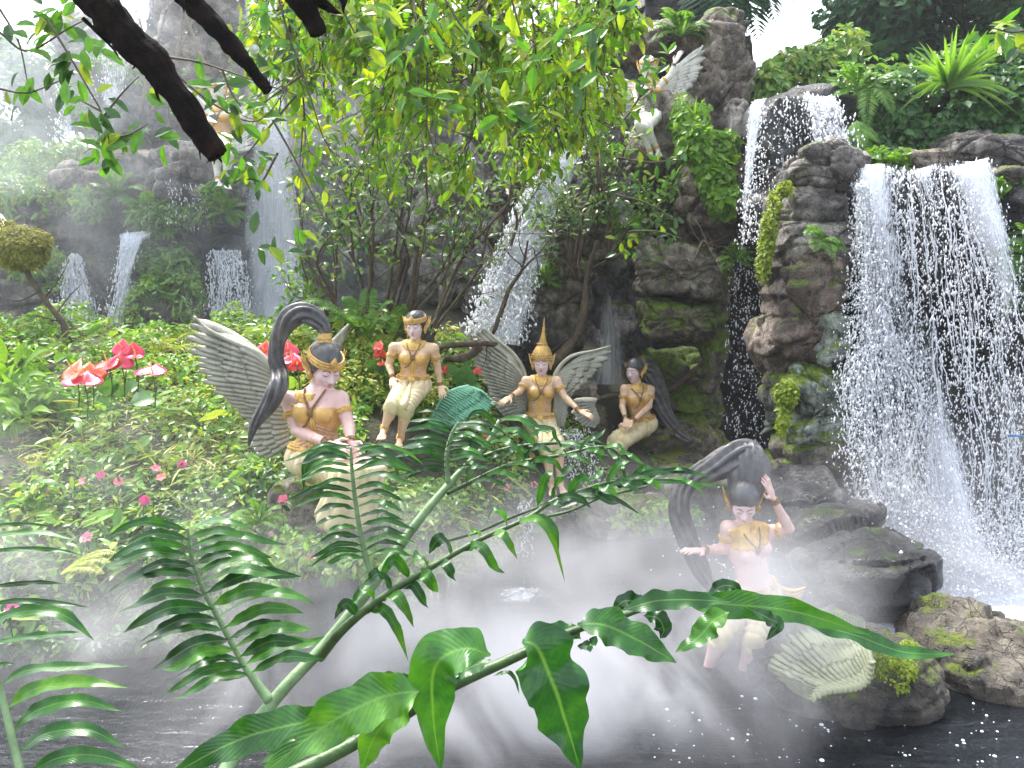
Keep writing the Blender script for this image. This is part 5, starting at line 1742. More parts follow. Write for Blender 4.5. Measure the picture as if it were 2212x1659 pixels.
def leaves_on(parent, P, D, n, size, matr, seed, width=.42, hi=True, spread=.04, name='foliage', kind='stuff', hang=.2):
    r = np.random.default_rng(seed)
    i = r.integers(0, len(P), n)
    p = P[i] + r.normal(0, spread, (n, 3))
    d = unit(D[i] * .6 + r.normal(0, .6, (n, 3)) + np.array([0, 0, -hang]))
    Nn = unit(r.normal(0, .45, (n, 3)) + np.array([0, -.45, .8]))
    L = size * np.exp(r.normal(0, .22, n))
    V, F_ = leaf_geo(p, d, Nn, L, L * width, hi, .12)
    return obj(name, V, F_, matr, parent, smooth=False, kind=kind)


def shrub(label, base, ends, r0, nleaf, size, matr, seed, bark=None, name='shrub', cat='shrub', group=None, sub=7, spread=.07, twr=.3, width=.42, hang=.2, bend=.25):
    b = at(*base)
    root = empty(name, b, label, cat, group)
    P, D = stems(root, b, [at(*e) for e in ends], r0, bark or BARK, seed, sub=sub, twr=twr, bend=bend)
    leaves_on(root, P, D, nleaf, size, matr, seed + 1, width=width, spread=spread, hang=hang)
    return root


# --- bank cover
EXC = [(-1.25, 4.85, .55), (-.9, 6.75, .42), (.38, 7.7, .34), (1.25, 8.5, .4), (-.45, 7.0, .35), (.9, 8.2, .2)]


def bank_cover(label, n, x0, x1, y0, y1, size, matr, seed, hmax=.22, width=.5, thr=-.2, tmax=9):
    r = np.random.default_rng(seed)
    x = r.uniform(x0, x1, n * 2); y = r.uniform(y0, y1, n * 2)
    t = y - shore(x)
    hum = fbm(np.stack([x * 1.6, y * 1.6, 0 * x], 1), 3, seed)
    ok = (t > -.16) & (t < tmax) & (hum + r.normal(0, .12, 2 * n) > thr)
    for ex in EXC: ok &= ((x - ex[0]) ** 2 + (y - ex[1]) ** 2) > ex[2] ** 2
    x, y, hum = x[ok][:n], y[ok][:n], hum[ok][:n]
    m = len(x)
    h = (np.clip(hum + .35, 0, 1) * hmax * 1.3) * (1 - r.random(m) ** 2)
    over = np.clip(-(y - shore(x)), 0, .2)
    P = np.stack([x, y, np.maximum(ground_z(x, y), .02) + h + over * 1.0], 1)
    d = r.normal(0, 1, (m, 3)); d[:, 2] = r.normal(-.05, .35, m); d[:, 1] -= .35
    Nn = unit(r.normal(0, .45, (m, 3)) + np.array([0, -.35, .85]))
    L = size * np.exp(r.normal(0, .3, m))
    V, F_ = leaf_geo(P, d, Nn, L, L * width, True, .2)
    # a few bare stems
    k = min(m, 700); idx = r.choice(m, k, replace=False)
    o = obj('ground_cover', V, F_, matr, smooth=False, kind='stuff')
    return tag(o, label, 'ground cover')


bank_cover('mid green leafy ground cover on the left bank', 15000, -5.6, -.4, 4.0, 9.2, .062, L_BANK, 1, hmax=.3, thr=-.12)
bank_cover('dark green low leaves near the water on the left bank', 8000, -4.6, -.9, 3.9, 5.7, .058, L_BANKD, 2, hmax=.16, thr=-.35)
bank_cover('yellowish tangled ground cover beside the large grey wing', 6000, -3.6, -1.4, 5.6, 8.0, .06, L_BANKY, 3, hmax=.26, thr=-.2, width=.3)
bank_cover('fresh green ground cover around the centre statues', 9500, -1.9, 1.3, 5.3, 8.8, .055, L_BANK, 4, hmax=.13)
bank_cover('yellow green ground cover behind the dark bun lady', 3500, -2.3, -.6, 7.0, 8.8, .055, L_BANKY, 5, hmax=.2)
bank_cover('scattered larger leaves standing out of the left bed', 1300, -5.4, -.6, 4.2, 8.6, .11, L_BANK, 16, hmax=.34, thr=-.05, width=.42)
bank_cover('pale grass blades mixed into the left bed', 2600, -5.4, .6, 4.2, 8.8, .16, L_BANKY, 17, hmax=.18, thr=-.02, width=.07)
bank_cover('grassy cover at the foot of the rock seat', 2600, .9, 2.3, 7.5, 9.0, .04, L_BANK, 6, hmax=.1)

# --- small flowering plants with one blossom each
fl = [(88, 1033, 5.6, 'K'), (95, 1062, 5.2, 'K'), (218, 1027, 5.5, 'P'), (256, 1040, 5.3, 'K'), (180, 1040, 5.4, 'K'), (312, 1081, 5.0, 'P'), (348, 1031, 5.4, 'R'), (336, 1012, 5.6, 'K'), (394, 1003, 5.6, 'P'),
      (258, 994, 5.9, 'R'), (296, 974, 6.1, 'R'), (180, 872, 6.9, 'R'), (40, 882, 6.8, 'R'), (62, 878, 6.9, 'R'), (84, 880, 6.9, 'R'), (262, 892, 6.7, 'R'), (144, 886, 6.7, 'R'), (110, 862, 6.9, 'R'), (53, 1000, 5.9, 'R'), (33, 948, 6.2, 'R'), (228, 837, 7.3, 'K'), (308, 868, 7.2, 'R'),
      (188, 1160, 4.7, 'K'), (308, 1196, 4.5, 'P'), (577, 1209, 4.9, 'R'), (665, 1204, 4.8, 'P'), (641, 1160, 5.0, 'R'), (25, 1315, 4.0, 'P'), (612, 1079, 4.8, 'K'),
      (868, 1073, 6.2, 'K'), (897, 1115, 6.1, 'K'), (852, 1092, 6.3, 'P'), (835, 1072, 6.3, 'K'), (1050, 944, 7.0, 'R'), (960, 852, 7.3, 'R'), (1039, 1060, 6.8, 'P'), (1095, 1053, 6.9, 'K'), (1154, 1047, 7.0, 'K'), (1267, 1053, 7.7, 'K'), (1296, 1055, 7.7, 'K'), (1297, 1114, 7.4, 'P'), (750, 795, 7.8, 'R'), (1150, 985, 7.3, 'R')]
WHERE = ['at the far left below the anthuriums', 'low at the far left', 'under the standing anthuriums', 'in the middle of the left bed', 'left of the middle of the left bed', 'lowest in the left bed', 'towards the large grey wing', 'near the large grey wing', 'closest to the large grey wing',
         'higher in the left bed', 'highest in the left bed', 'below the orange anthurium', 'leftmost of the top row', 'second of the top row', 'third of the top row', 'right of the top row', 'fourth of the top row', 'just under the orange spathe', 'dim at the far left edge', 'dim above the far left edge', 'between the anthurium leaves', 'beside the heart shaped leaf',
         'above the left fern comb', 'beside the tip of the left fern comb', 'beside the left fern comb, by the water', 'by the water next to its neighbour', 'below the large lady skirt', 'behind the left edge fern', 'in the mist by the large lady knee',
         'behind the fern in the centre', 'low behind the fern in the centre', 'small and dark behind the centre fern', 'left behind the centre fern', 'beside the main stalk under the green wing', 'left of the green wing top', 'below the crowned lady, left', 'below the crowned lady hand', 'beside the crowned lady shin', 'right of the crowned lady feet', 'furthest right of the crowned lady feet', 'low in the mist on the right bank', 'between the two left statues', 'over the crowned lady knee']
CN = {'P': 'magenta', 'R': 'coral red', 'K': 'rose pink'}
for i, (u_, v_, Y_, c_) in enumerate(fl):
    c = at(u_, v_, Y_)
    rt = empty('impatiens_plant', c - np.array([0, 0, .16]), f'{CN[c_]} blossom on a leafy plant {WHERE[i]}', 'flower', 'small flowers scattered over the banks')
    r = np.random.default_rng(50 + i)
    tow = unit(np.array([0, 0, CAM_Z]) - c); tow = unit(tow + r.normal(0, .35, 3) + np.array([0, 0, .3]))
    s = unit(np.cross(tow, [0, 0, 1.0])); q = np.cross(s, tow)
    D = np.array([s * math.cos(a) + q * math.sin(a) for a in np.arange(5) * 2 * math.pi / 5 + r.random()])
    V, F_ = leaf_geo(np.tile(c, (5, 1)) + D * .003, D + tow * .15, np.tile(tow, (5, 1)), .033 * (1 + .15 * r.random()), .036, True, .05, .1)
    obj('blossom', V, F_, {'P': PET_P, 'R': PET_R, 'K': PET_K}[c_], rt, smooth=False)
    obj('stem', *tube(smoothpath([c - tow * .004, c - np.array([.01, 0, .08]), c - np.array([0, 0, .17])], 6), .003, 5), STEMD, rt)
    nl = 12
    P = c - np.array([0, 0, .03]) + r.normal(0, .02, (nl, 3)); d = rdir(nl, r, -.2)
    V, F_ = leaf_geo(P, d, unit(r.normal(0, .3, (nl, 3)) + [0, -.4, .9]), .06, .028, True)
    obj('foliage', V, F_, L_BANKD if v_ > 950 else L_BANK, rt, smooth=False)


def anthurium(label, u_, v_, Y_, wpx, m_, tilt=(0, -1, .4), lean=0, flat=.5):
    c = at(u_, v_, Y_); r_ = 1.5 * wpx / F_PX * Y_ / 2
    rt = empty('anthurium', c - np.array([0, 0, .35]), label, 'flower', 'glossy anthurium flowers in the beds')
    n = unit(tilt); s = unit(np.cross(n, [0, 0, 1.0])); q = np.cross(s, n)
    th = np.linspace(0, 2 * np.pi, 33)[:-1]
    hx = 16 * np.sin(th) ** 3 / 17; hy = (13 * np.cos(th) - 5 * np.cos(2 * th) - 2 * np.cos(3 * th) - np.cos(4 * th)) / 17
    rings = []
    for k, t in enumerate((.02, .35, .7, 1.0)):
        rings.append(c + (hx * t)[:, None] * s * r_ + ((hy * t + .1 * (1 - t))[:, None]) * -q * r_ * .9 * np.sign(lean + .5) + n * (.25 * t * t - .12 * (t > .9)) * r_)
    V = np.concatenate(rings); V2 = V - n * .003
    i = np.arange(3)[:, None] * 32; j = np.arange(32)[None]; k = (j + 1) % 32
    F1 = np.stack([i + j, i + k, i + 32 + k, i + 32 + j], -1).reshape(-1, 4)
    rim = np.stack([np.arange(32) + 96, (np.arange(32) + 1) % 32 + 96, (np.arange(32) + 1) % 32 + 224, np.arange(32) + 224], 1)
    obj('spathe', np.concatenate([V, V2]), [F1, F1[:, ::-1] + 128, rim], m_, rt)
    P, rr = smoothpath([c, c + n * r_ * .3 + np.array([0, 0, r_ * .15]), c + n * r_ * .55 + np.array([0, 0, r_ * .35])], 8, [.005, .006, .003])
    obj('spadix', *tube(P, rr, 8), SPADIX, rt)
    obj('stem', *tube(smoothpath([c, c + np.array([.01, .02, -.15]), c + np.array([-.01, .04, -.28])], 8), .005, 6), STEMD, rt)
    return rt


aa = [('broad orange anthurium leaning left of the red ones', 163, 803, 6.0, 52, ORANGE, (-.5, -.7, .6)), ('pink anthurium under the orange one', 182, 824, 5.95, 60, PINK, (.1, -.5, 1)), ('wide coral red anthurium in the middle of the left group', 235, 790, 6.05, 52, RED, (-.3, -.5, 1)),
      ('orange tinted anthurium between the pink and coral ones', 195, 806, 6.1, 46, ORANGE, (.4, -.6, .7)), ('deep pink anthurium above the wide coral one', 262, 782, 6.1, 40, PINK, (.2, -.9, .5)), ('topmost pink anthurium of the left group', 265, 752, 6.15, 34, PINK, (-.2, -1, .3)),
      ('round pink anthurium right of the topmost one', 289, 758, 6.15, 32, PINK, (.3, -1, .2)), ('flat small pink anthurium below the round one', 292, 771, 6.1, 26, PINK, (.1, -.4, 1)), ('lone pink anthurium on a tall stalk at the right of the left group', 329, 804, 6.0, 50, PINK, (0, -.45, 1)),
      ('red anthurium behind the grey hair tail, left side', 572, 760, 5.9, 40, RED, (-.2, -1, .5)), ('salmon anthurium right of the grey hair tail', 622, 756, 5.9, 34, PINK, (.3, -1, .5)), ('lower salmon anthurium between hair tail and face', 632, 778, 5.85, 36, PINK, (0, -.7, .8)), ('orange anthurium below the salmon ones', 613, 790, 5.85, 26, ORANGE, (.2, -1, .4)), ('pale red anthurium nearest the large lady headband', 642, 790, 5.8, 26, RED, (.3, -1, .2)),
      ('slim red anthurium left of the dark bun lady', 819, 748, 7.3, 24, RED, (-.6, -.7, .5)), ('curled red anthurium left of the dark bun lady shoulder', 821, 763, 7.3, 22, RED, (.5, -.8, .1)), ('lowest red anthurium beside the dark bun lady', 826, 786, 7.3, 18, RED, (.2, -.5, .8)), ('dark red anthurium behind the green wing', 960, 799, 7.7, 18, RED, (.3, -1, .1)), ('small red anthurium left of the tall grey wing', 1031, 801, 7.8, 15, RED, (0, -1, .2))]
for q in aa: anthurium(q[0], q[1], q[2], q[3], q[4], q[5], tilt=q[6])


def broad_leaf(c, d, n, L, W):
    d = unit(d); s = unit(np.cross(d, n)); n = np.cross(s, d)
    m = 9; t = np.linspace(0, 1, m)[:, None]
    C = c + d * L * t + np.array([0, 0, -1]) * L * .35 * t ** 2
    pr = np.interp(t[:, 0], [0, .15, .35, .7, 1], [.1, .8, 1, .65, .02])[:, None] * W / 2
    V = np.stack([C - s * pr + n * pr * .25, C, C + s * pr + n * pr * .25], 1).reshape(-1, 3)
    i = np.arange(m - 1)[:, None] * 3; j = np.arange(2)[None]
    return V, np.stack([i + j, i + 3 + j, i + 4 + j, i + 1 + j], -1).reshape(-1, 4)


def leafy_plant(label, base, leaves, matr, cat='plant', name='broad_leaved_plant', stem=True, group=None):
    """leaves: (tip u, tip v, dY, width px); each blade a part"""
    b = at(*base); rt = empty(name, b, label, cat, group)
    for (u_, v_, dy, w_) in leaves:
        e = at(u_, v_, base[2] + dy)
        d = e - b; L = np.linalg.norm(d)
        c = b + d * .35
        if stem: obj('stem', *tube(np.linspace(b, c, 5), .004, 5, cap=False), STEM, rt)
        V, F_ = broad_leaf(c, d + np.array([0, 0, .25]) * L, np.array([.1, -.6, .8]), L * .72, w_ / F_PX * base[2])
        obj('leaf', V, F_, matr, rt)
    return rt


leafy_plant('bright green plant with long arching leaves at the left edge', (20, 830, 6.6), [(108, 735, -.2, 22), (60, 716, 0, 20), (-10, 700, 0, 24), (100, 800, -.3, 20), (-20, 770, -.2, 26), (60, 850, -.4, 18), (35, 770, -.3, 18)], L_BRIGHT)
leafy_plant('second bright green plant below the arching leaves at the left edge', (40, 900, 6.2), [(-10, 850, -.2, 24), (80, 840, -.2, 20), (110, 880, -.3, 22), (10, 920, -.4, 24)], L_BRIGHT)
leafy_plant('dark broad anthurium leaves behind the red flowers', (255, 880, 6.2), [(215, 800, -.2, 44), (300, 815, -.2, 50), (255, 815, -.1, 40), (330, 850, -.2, 46), (345, 862, .1, 44), (205, 860, -.2, 36)], L_HEDGE)
leafy_plant('green broad leaves between hair tail and large lady', (640, 860, 5.9), [(620, 800, -.1, 26), (655, 820, -.1, 22), (600, 830, 0, 26)], L_BANK)
leafy_plant('dark broad leaves left of the dark bun lady', (815, 830, 7.4), [(800, 765, -.1, 36), (790, 790, -.1, 34), (835, 780, -.1, 26), (780, 815, -.2, 30)], L_HEDGE)
leafy_plant('dark broad leaves between dark bun lady and grey wing', (1000, 850, 7.8), [(965, 775, -.1, 36), (990, 790, -.1, 30), (1010, 770, 0, 28), (1030, 800, -.1, 30), (975, 815, -.2, 30), (1040, 830, -.2, 30)], L_HEDGE)
leafy_plant('small star leaved plant between hanging wing and lady feet', (1255, 1060, 8.0), [(1225, 1020, -.1, 10), (1245, 1010, -.1, 10), (1265, 1010, -.1, 10), (1285, 1022, -.1, 10), (1215, 1040, -.1, 10), (1295, 1045, -.1, 10)], L_BANK)


# --- ferns (whole rosettes, each frond a part)
def fern_frond_geo(b, tip, Lw, arch, seed, pairs=22):
    r = np.random.default_rng(seed)
    d = tip - b; L = np.linalg.norm(d)
    P = smoothpath([b, b + d * .35 + np.array([0, 0, L * arch * .8]), b + d * .7 + np.array([0, 0, L * arch * .8]), tip], pairs + 3)
    T = unit(np.gradient(P, axis=0))
    S = unit(np.cross(T, [0.0, -.35, 1.0]) + 1e-6)
    mb = MB(); mb.add(*tube(P, np.linspace(.004, .0012, len(P)) * max(1, L), 4, cap=False))
    i = np.arange(2, pairs + 2); t = i / (pairs + 2)
    ln = Lw * np.sin(np.clip(t, .05, 1) ** .8 * np.pi * .93 + .12).clip(.12, 1)
    for s in (-1, 1):
        V, F_ = leaf_geo(P[i], S[i] * s + T[i] * .45 + r.normal(0, .06, (len(i), 3)), np.cross(S[i], T[i]) * 1.0 + [0, 0, .05], ln, ln * .22 + .004, False, .25, .1)
        mb.add(V, F_)
    return mb


def fern(label, base, fr, matr, Lw=.10, arch=.3, seed=0, pairs=20, name='fern', group='ferns growing on rocks and banks'):
    b = at(*base); rt = empty(name, b, label, 'fern', group)
    for k, (u_, v_, dy) in enumerate(fr):
        fern_frond_geo(b, at(u_, v_, base[2] + dy), Lw, arch, seed + k, pairs).obj('frond', matr, rt, smooth=False)
    return rt


def fan(cu, cv, r_, n, a0=-20, a1=200, seed=0, dy=.25):
    r = np.random.default_rng(seed)
    return [(cu + r_ * math.cos(math.radians(a)) * r.uniform(.75, 1.1), cv - r_ * math.sin(math.radians(a)) * r.uniform(.6, 1.0), -dy * r.random()) for a in np.linspace(a0, a1, n)]


fern('bright tree fern with spreading fronds above the dark bun lady, left clump', (790, 735, 7.9), [(640, 655, -.3), (670, 672, -.4), (700, 690, -.3), (740, 640, 0), (800, 620, .1), (850, 650, -.1), (760, 690, -.4), (845, 690, -.3)], L_FERN, .13, .25, 1, 26)
fern('bright tree fern right behind the dark bun lady', (862, 725, 8.1), fan(862, 725, 85, 8, 10, 170, 2), L_FERN, .12, .25, 11, 24)
fern('low fern at the left of the black wet rock', (330, 660, 9.8), fan(330, 640, 60, 8, -10, 190, 3), L_FERN, .12, .25, 21)
fern('fern hanging below the tan topped boulder', (250, 425, 10.2), fan(245, 430, 75, 9, -40, 210, 4), L_FERN, .14, .2, 31)
fern('fern beside the dripping overhang', (320, 470, 10.1), fan(315, 470, 60, 8, -60, 200, 5), L_FERN, .12, .2, 41)
fern('fern on the dark rock left of the hazy veil', (490, 460, 10.0), fan(490, 460, 50, 7, -60, 200, 6), L_FERN, .11, .2, 51)
fern('fern drooping over the top right vine hedge, left one', (1850, 200, 7.9), fan(1850, 205, 80, 9, -10, 190, 7), L_FERN, .12, .25, 61, 26)
fern('long arching fern in the upper right hedge', (1880, 190, 7.8), [(1985, 190, -.2), (1960, 160, -.1), (1930, 250, -.3), (1870, 290, -.3)], L_FERN, .12, .25, 71, 28)
fern('fern hanging beside the right end of the upper fall', (1850, 260, 7.6), [(1840, 330, -.2), (1880, 340, -.2), (1900, 310, -.2), (1865, 320, -.3)], L_FERN, .10, .1, 81, 24)
fern('fern growing from the crack of the grey rock stack', (1775, 520, 6.7), [(1740, 510, -.3), (1760, 545, -.3), (1800, 560, -.3), (1830, 545, -.2), (1815, 525, -.2), (1750, 490, -.2)], L_FERN, .09, .2, 91, 22)
fern('pale little fern on the mossy fin beside the slot', (1590, 560, 8.3), fan(1590, 560, 42, 9, -40, 220, 9), L_FERN, .08, .15, 101, 16)
fern('fern at the right frame edge beside the large waterfall', (2230, 560, 6.6), [(2150, 545, -.1), (2165, 580, -.1), (2180, 520, -.1), (2200, 480, -.1), (2170, 610, -.1)], L_FERN, .10, .2, 111, 22)
fern('soft green fern tuft above the ledge over the top angel', (1470, 80, 9.4), fan(1470, 80, 75, 12, -10, 190, 12), L_FERN, .13, .25, 121)
fern('fern sprouting right of the upper left angel', (520, 400, 9.9), fan(520, 395, 45, 7, -30, 200, 13), L_FERN, .1, .2, 131)
fern('misty fern leaning over the water below the large lady', (560, 1130, 4.75), fan(560, 1130, 60, 8, -30, 210, 14), L_FERN, .05, .2, 141)
fern('small fern on the mossy face right of the centre cascade', (1180, 610, 9.1), fan(1180, 605, 40, 7, -30, 210, 15), L_FERN, .08, .2, 151, 14)
fern('withered yellow fern frond lying over the low left bank', (130, 1240, 4.35), [(255, 1195, -.15), (240, 1215, -.2), (225, 1240, -.25)], L_BANKY, .06, .12, 161, 26)

# --- shrubs with dark stems in front of the cliff
SH = [('slender dark stemmed shrub left of the fern clump', (735, 745, 8.2), [(640, 520), (700, 430), (610, 600), (760, 400)]),
      ('multi stemmed shrub directly behind the fern clump', (775, 740, 8.0), [(700, 330), (780, 300), (830, 380), (660, 420), (740, 260)]),
      ('leaning dark shrub right of the fern clump', (835, 735, 8.3), [(800, 280), (900, 330), (760, 360), (860, 240)]),
      ('tall forked shrub behind the dark bun lady', (870, 745, 8.2), [(1000, 330), (940, 280), (1060, 380), (900, 220), (1120, 300)]),
      ('shrub leaning right in front of the cascade', (915, 750, 8.4), [(1050, 480), (1120, 420), (1010, 420), (1160, 360)]),
      ('bushy shrub over the slanting cascade head', (1080, 590, 9.3), [(1100, 330), (1240, 280), (1030, 330), (1150, 240)]),
      ('shrub on the mossy shoulder right of the cascade', (1235, 600, 9.0), [(1200, 420), (1290, 330), (1340, 380), (1260, 280), (1170, 480)]),
      ('sprawling shrub below the top right angel', (1320, 560, 8.8), [(1400, 420), (1450, 470), (1330, 360), (1300, 420), (1380, 520), (1440, 390)]),
      ('twiggy shrub in front of the top right angel', (1290, 440, 8.6), [(1310, 250), (1350, 300), (1290, 220), (1340, 330), (1250, 250)])]
for k, (lb, b, en) in enumerate(SH):
    shrub(lb, b, [(e[0], e[1], b[2] - .1 + .35 * math.sin(k + i * 2)) for i, e in enumerate(en)], .022, [330, 380, 330, 380, 220, 450, 800, 850, 350][k], .085 if k < 5 else .08, [L_SHRUB, L_SHRUBG, L_SHRUB, L_SHRUB, L_SHRUBG][k % 5], 200 + k, group='dark stemmed shrubs before the cliff', sub=9, spread=.04, twr=.34)

# --- overhanging canopy, nearer
CN_ = [('leafy branch hanging from the top, left of the centre', (700, -120, 5.2), [(560, 150), (600, 260), (650, 330), (560, 80), (620, 180), (700, 220)]),
       ('bright leafy branch hanging at the top centre', (900, -140, 4.9), [(760, 140), (830, 240), (880, 160), (720, 60), (800, 330), (920, 300), (850, 60)]),
       ('bright leafy branch right of the top centre', (1080, -140, 5.0), [(960, 180), (1040, 260), (1100, 200), (990, 60), (1150, 120), (1000, 330), (1120, 320), (1060, 80)]),
       ('light green branch reaching towards the top right angel', (1240, -120, 5.3), [(1180, 180), (1260, 200), (1320, 130), (1290, 60), (1340, 40), (1200, 280), (1290, 200)]),
       ('yellow green drooping branch left of the top angel', (1180, 60, 5.6), [(1260, 260), (1320, 270), (1220, 330), (1150, 250)])]
for k, (lb, b, en) in enumerate(CN_):
    shrub(lb, b, [(e[0], e[1], b[2] + .5 * math.sin(k * 2 + i * 1.7)) for i, e in enumerate(en)], .016, [950, 1600, 1700, 1200, 450][k], .076, L_CANOPY, 300 + k, bark=BARK, name='overhanging_branch', cat='branch', group='leafy branches hanging from above', sub=12, spread=.045, twr=.42, width=.44, hang=.35)
foliage_mass('mass of sunlit small leaves behind the hanging branches', [(700, 60, 7.2, 150, 110, .6), (900, 40, 7.2, 170, 110, .6), (1130, 60, 7.4, 190, 120, .6), (1280, 40, 7.6, 80, 90, .5), (640, 200, 7.4, 90, 100, .4), (1000, 180, 7.4, 150, 90, .4), (1250, 200, 7.6, 110, 80, .4), (800, 190, 7.3, 130, 90, .4)], L_CANOPY, 1900, .10, seed=21, clump=.7, width=.42, hi=True)
foliage_mass('greyer leaves lower in the thicket in front of the cliff', [(720, 440, 8.4, 110, 110, .4), (900, 430, 8.4, 110, 110, .4), (1060, 440, 8.6, 80, 80, .4), (820, 330, 8.3, 160, 90, .4), (1150, 380, 9.0, 90, 70, .3)], L_SHRUBG, 450, .085, seed=22, clump=.9, width=.4, hi=True)

# --- right hand hedge, trees behind, creepers
foliage_mass('thick hedge of round leaved vines above the large waterfall', [(1900, 270, 8.2, 80, 90, .5), (1990, 260, 8.2, 110, 90, .5), (2100, 240, 8.2, 110, 90, .5), (2190, 290, 8.0, 70, 150, .5), (1880, 330, 8.0, 50, 40, .3), (2040, 330, 8.0, 90, 30, .3)], L_HEDGE, 17000, .075, seed=23, clump=.35, width=.7, shell=.75, name='vine_hedge', cat='hedge', hi=True)
foliage_mass('lighter leaves and sprigs growing out of the vine hedge', [(1900, 170, 8.3, 90, 60, .4), (2060, 160, 8.3, 120, 50, .4), (2180, 150, 8.2, 60, 80, .4), (1850, 240, 8.1, 40, 60, .3)], L_SHRUB, 2600, .10, seed=24, clump=.6, width=.4, hi=True)
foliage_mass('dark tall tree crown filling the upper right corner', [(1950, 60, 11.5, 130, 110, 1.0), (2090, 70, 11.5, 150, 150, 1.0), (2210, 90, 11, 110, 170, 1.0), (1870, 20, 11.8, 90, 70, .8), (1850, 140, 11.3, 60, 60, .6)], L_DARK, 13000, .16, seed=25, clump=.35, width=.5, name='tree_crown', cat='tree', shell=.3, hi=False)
foliage_mass('light green bushes against the sky left of the upper fall', [(1650, 210, 9.8, 55, 60, .4), (1700, 160, 10.2, 60, 45, .4), (1760, 150, 10.2, 60, 50, .4), (1630, 290, 9.4, 35, 60, .3), (1820, 120, 10.4, 40, 60, .4)], L_BANK, 3200, .11, seed=26, clump=.75, width=.45, hi=True)
foliage_mass('round leaved creeper hanging down the rocks right of the top angel', [(1490, 260, 8.75, 35, 50, .2), (1510, 320, 8.6, 45, 50, .2), (1545, 380, 8.5, 45, 50, .2), (1560, 430, 8.4, 38, 35, .2), (1480, 230, 8.8, 25, 30, .15), (1570, 340, 8.6, 25, 50, .15)], L_BRIGHT, 3200, .065, seed=27, clump=.25, width=.85, name='creeper', cat='creeper', hi=True, shell=.7)
foliage_mass('yellow green moss fringe down the left edge of the grey rock stack', [(1660, 500, 6.85, 14, 55, .1), (1650, 560, 6.85, 12, 60, .1), (1672, 440, 6.9, 12, 30, .1), (1695, 405, 6.9, 14, 14, .1), (1700, 850, 6.5, 24, 30, .1), (1690, 905, 6.5, 10, 40, .1)], L_MOSS, 3200, .035, seed=28, clump=.3, width=.7, name='moss_fringe', cat='moss')
foliage_mass('bright moss cushions on top of the near rock by the fallen wing', [(1905, 1415, 3.98, 30, 26, .10), (1945, 1440, 3.95, 30, 24, .10), (1925, 1478, 3.92, 34, 26, .09), (1870, 1508, 3.86, 30, 12, .06), (1965, 1400, 4.1, 20, 14, .06), (1890, 1450, 3.95, 16, 20, .06)], L_MOSS, 3600, .016, seed=29, clump=.4, width=.7, name='moss_cushion', cat='moss', shell=.8)
foliage_mass('small plants along the foot of the rock wall below the lip', [(1880, 345, 7.4, 40, 22, .2), (1935, 345, 7.4, 30, 18, .2), (2140, 400, 6.9, 40, 14, .1)], L_BRIGHT, 900, .06, seed=30, clump=.3, width=.8, name='low_plants', cat='plants', hi=True)
foliage_mass('dark leaves at the far right beside the large waterfall', [(2200, 420, 7.0, 40, 60, .3), (2215, 560, 6.8, 30, 90, .3)], L_HEDGE, 900, .08, seed=32, clump=.5, hi=True)
foliage_mass('leafy plants hanging over the small rocks near the bather', [(1440, 1110, 7.3, 80, 28, .2), (1330, 1070, 7.5, 60, 25, .2), (1370, 1120, 7.2, 60, 25, .2)], L_BANK, 1500, .05, seed=33, clump=.4, hi=True)
# left background
foliage_mass('hazy tree crown behind the far left boulders', [(30, 250, 13.2, 90, 120, .8), (110, 180, 13.5, 90, 90, .8), (60, 380, 12.6, 90, 70, .6), (0, 120, 14, 60, 60, .6)], L_HEDGE, 6500, .15, seed=34, clump=.7, name='tree_crown', cat='tree', hi=False, shell=.2)
foliage_mass('pale green shrubs growing over the left boulders', [(110, 360, 10.8, 90, 60, .4), (60, 430, 10.3, 80, 50, .4), (190, 330, 10.6, 60, 30, .3), (180, 440, 10.2, 50, 40, .3)], L_BANK, 4200, .09, seed=35, clump=.6, hi=True, width=.35)
foliage_mass('green plants covering the rock below the dripping overhang', [(340, 540, 10.2, 60, 60, .3), (380, 590, 10.0, 45, 50, .3), (470, 420, 9.9, 50, 30, .2), (440, 460, 10.0, 50, 20, .2), (350, 470, 10.1, 60, 40, .3)], L_SHRUB, 3200, .08, seed=36, clump=.7, hi=True, width=.4)
foliage_mass('scrubby plants between boulders left of the cascades', [(60, 560, 9.8, 80, 40, .3), (100, 600, 9.8, 40, 30, .3), (330, 660, 9.7, 50, 60, .3), (400, 640, 9.8, 40, 60, .3)], L_BANK, 2400, .07, seed=37, clump=.7, hi=True, width=.35)
foliage_mass('climbing plants on the tall cliff behind the dark branch', [(300, 190, 11.0, 90, 90, .3), (420, 170, 11.2, 80, 90, .3), (180, 180, 11, 50, 70, .3), (500, 240, 10.4, 40, 80, .3)], L_SHRUB, 3000, .09, seed=38, clump=1.0, hi=True, width=.4)


foliage_mass('loose bright shrubs rising at the left edge of the flower bed', [(15, 790, 6.9, 70, 60, .3), (70, 850, 6.5, 70, 45, .3), (10, 880, 6.2, 60, 60, .3), (150, 860, 6.6, 60, 30, .2)], L_BRIGHT, 1100, .10, seed=41, clump=.7, hi=True, width=.4)
foliage_mass('low leafy plants in the mist below the large winged lady', [(640, 1190, 4.6, 90, 50, .2), (760, 1215, 4.5, 80, 36, .2), (560, 1230, 4.5, 80, 40, .2)], L_BANK, 1500, .05, seed=39, clump=.5, hi=True)


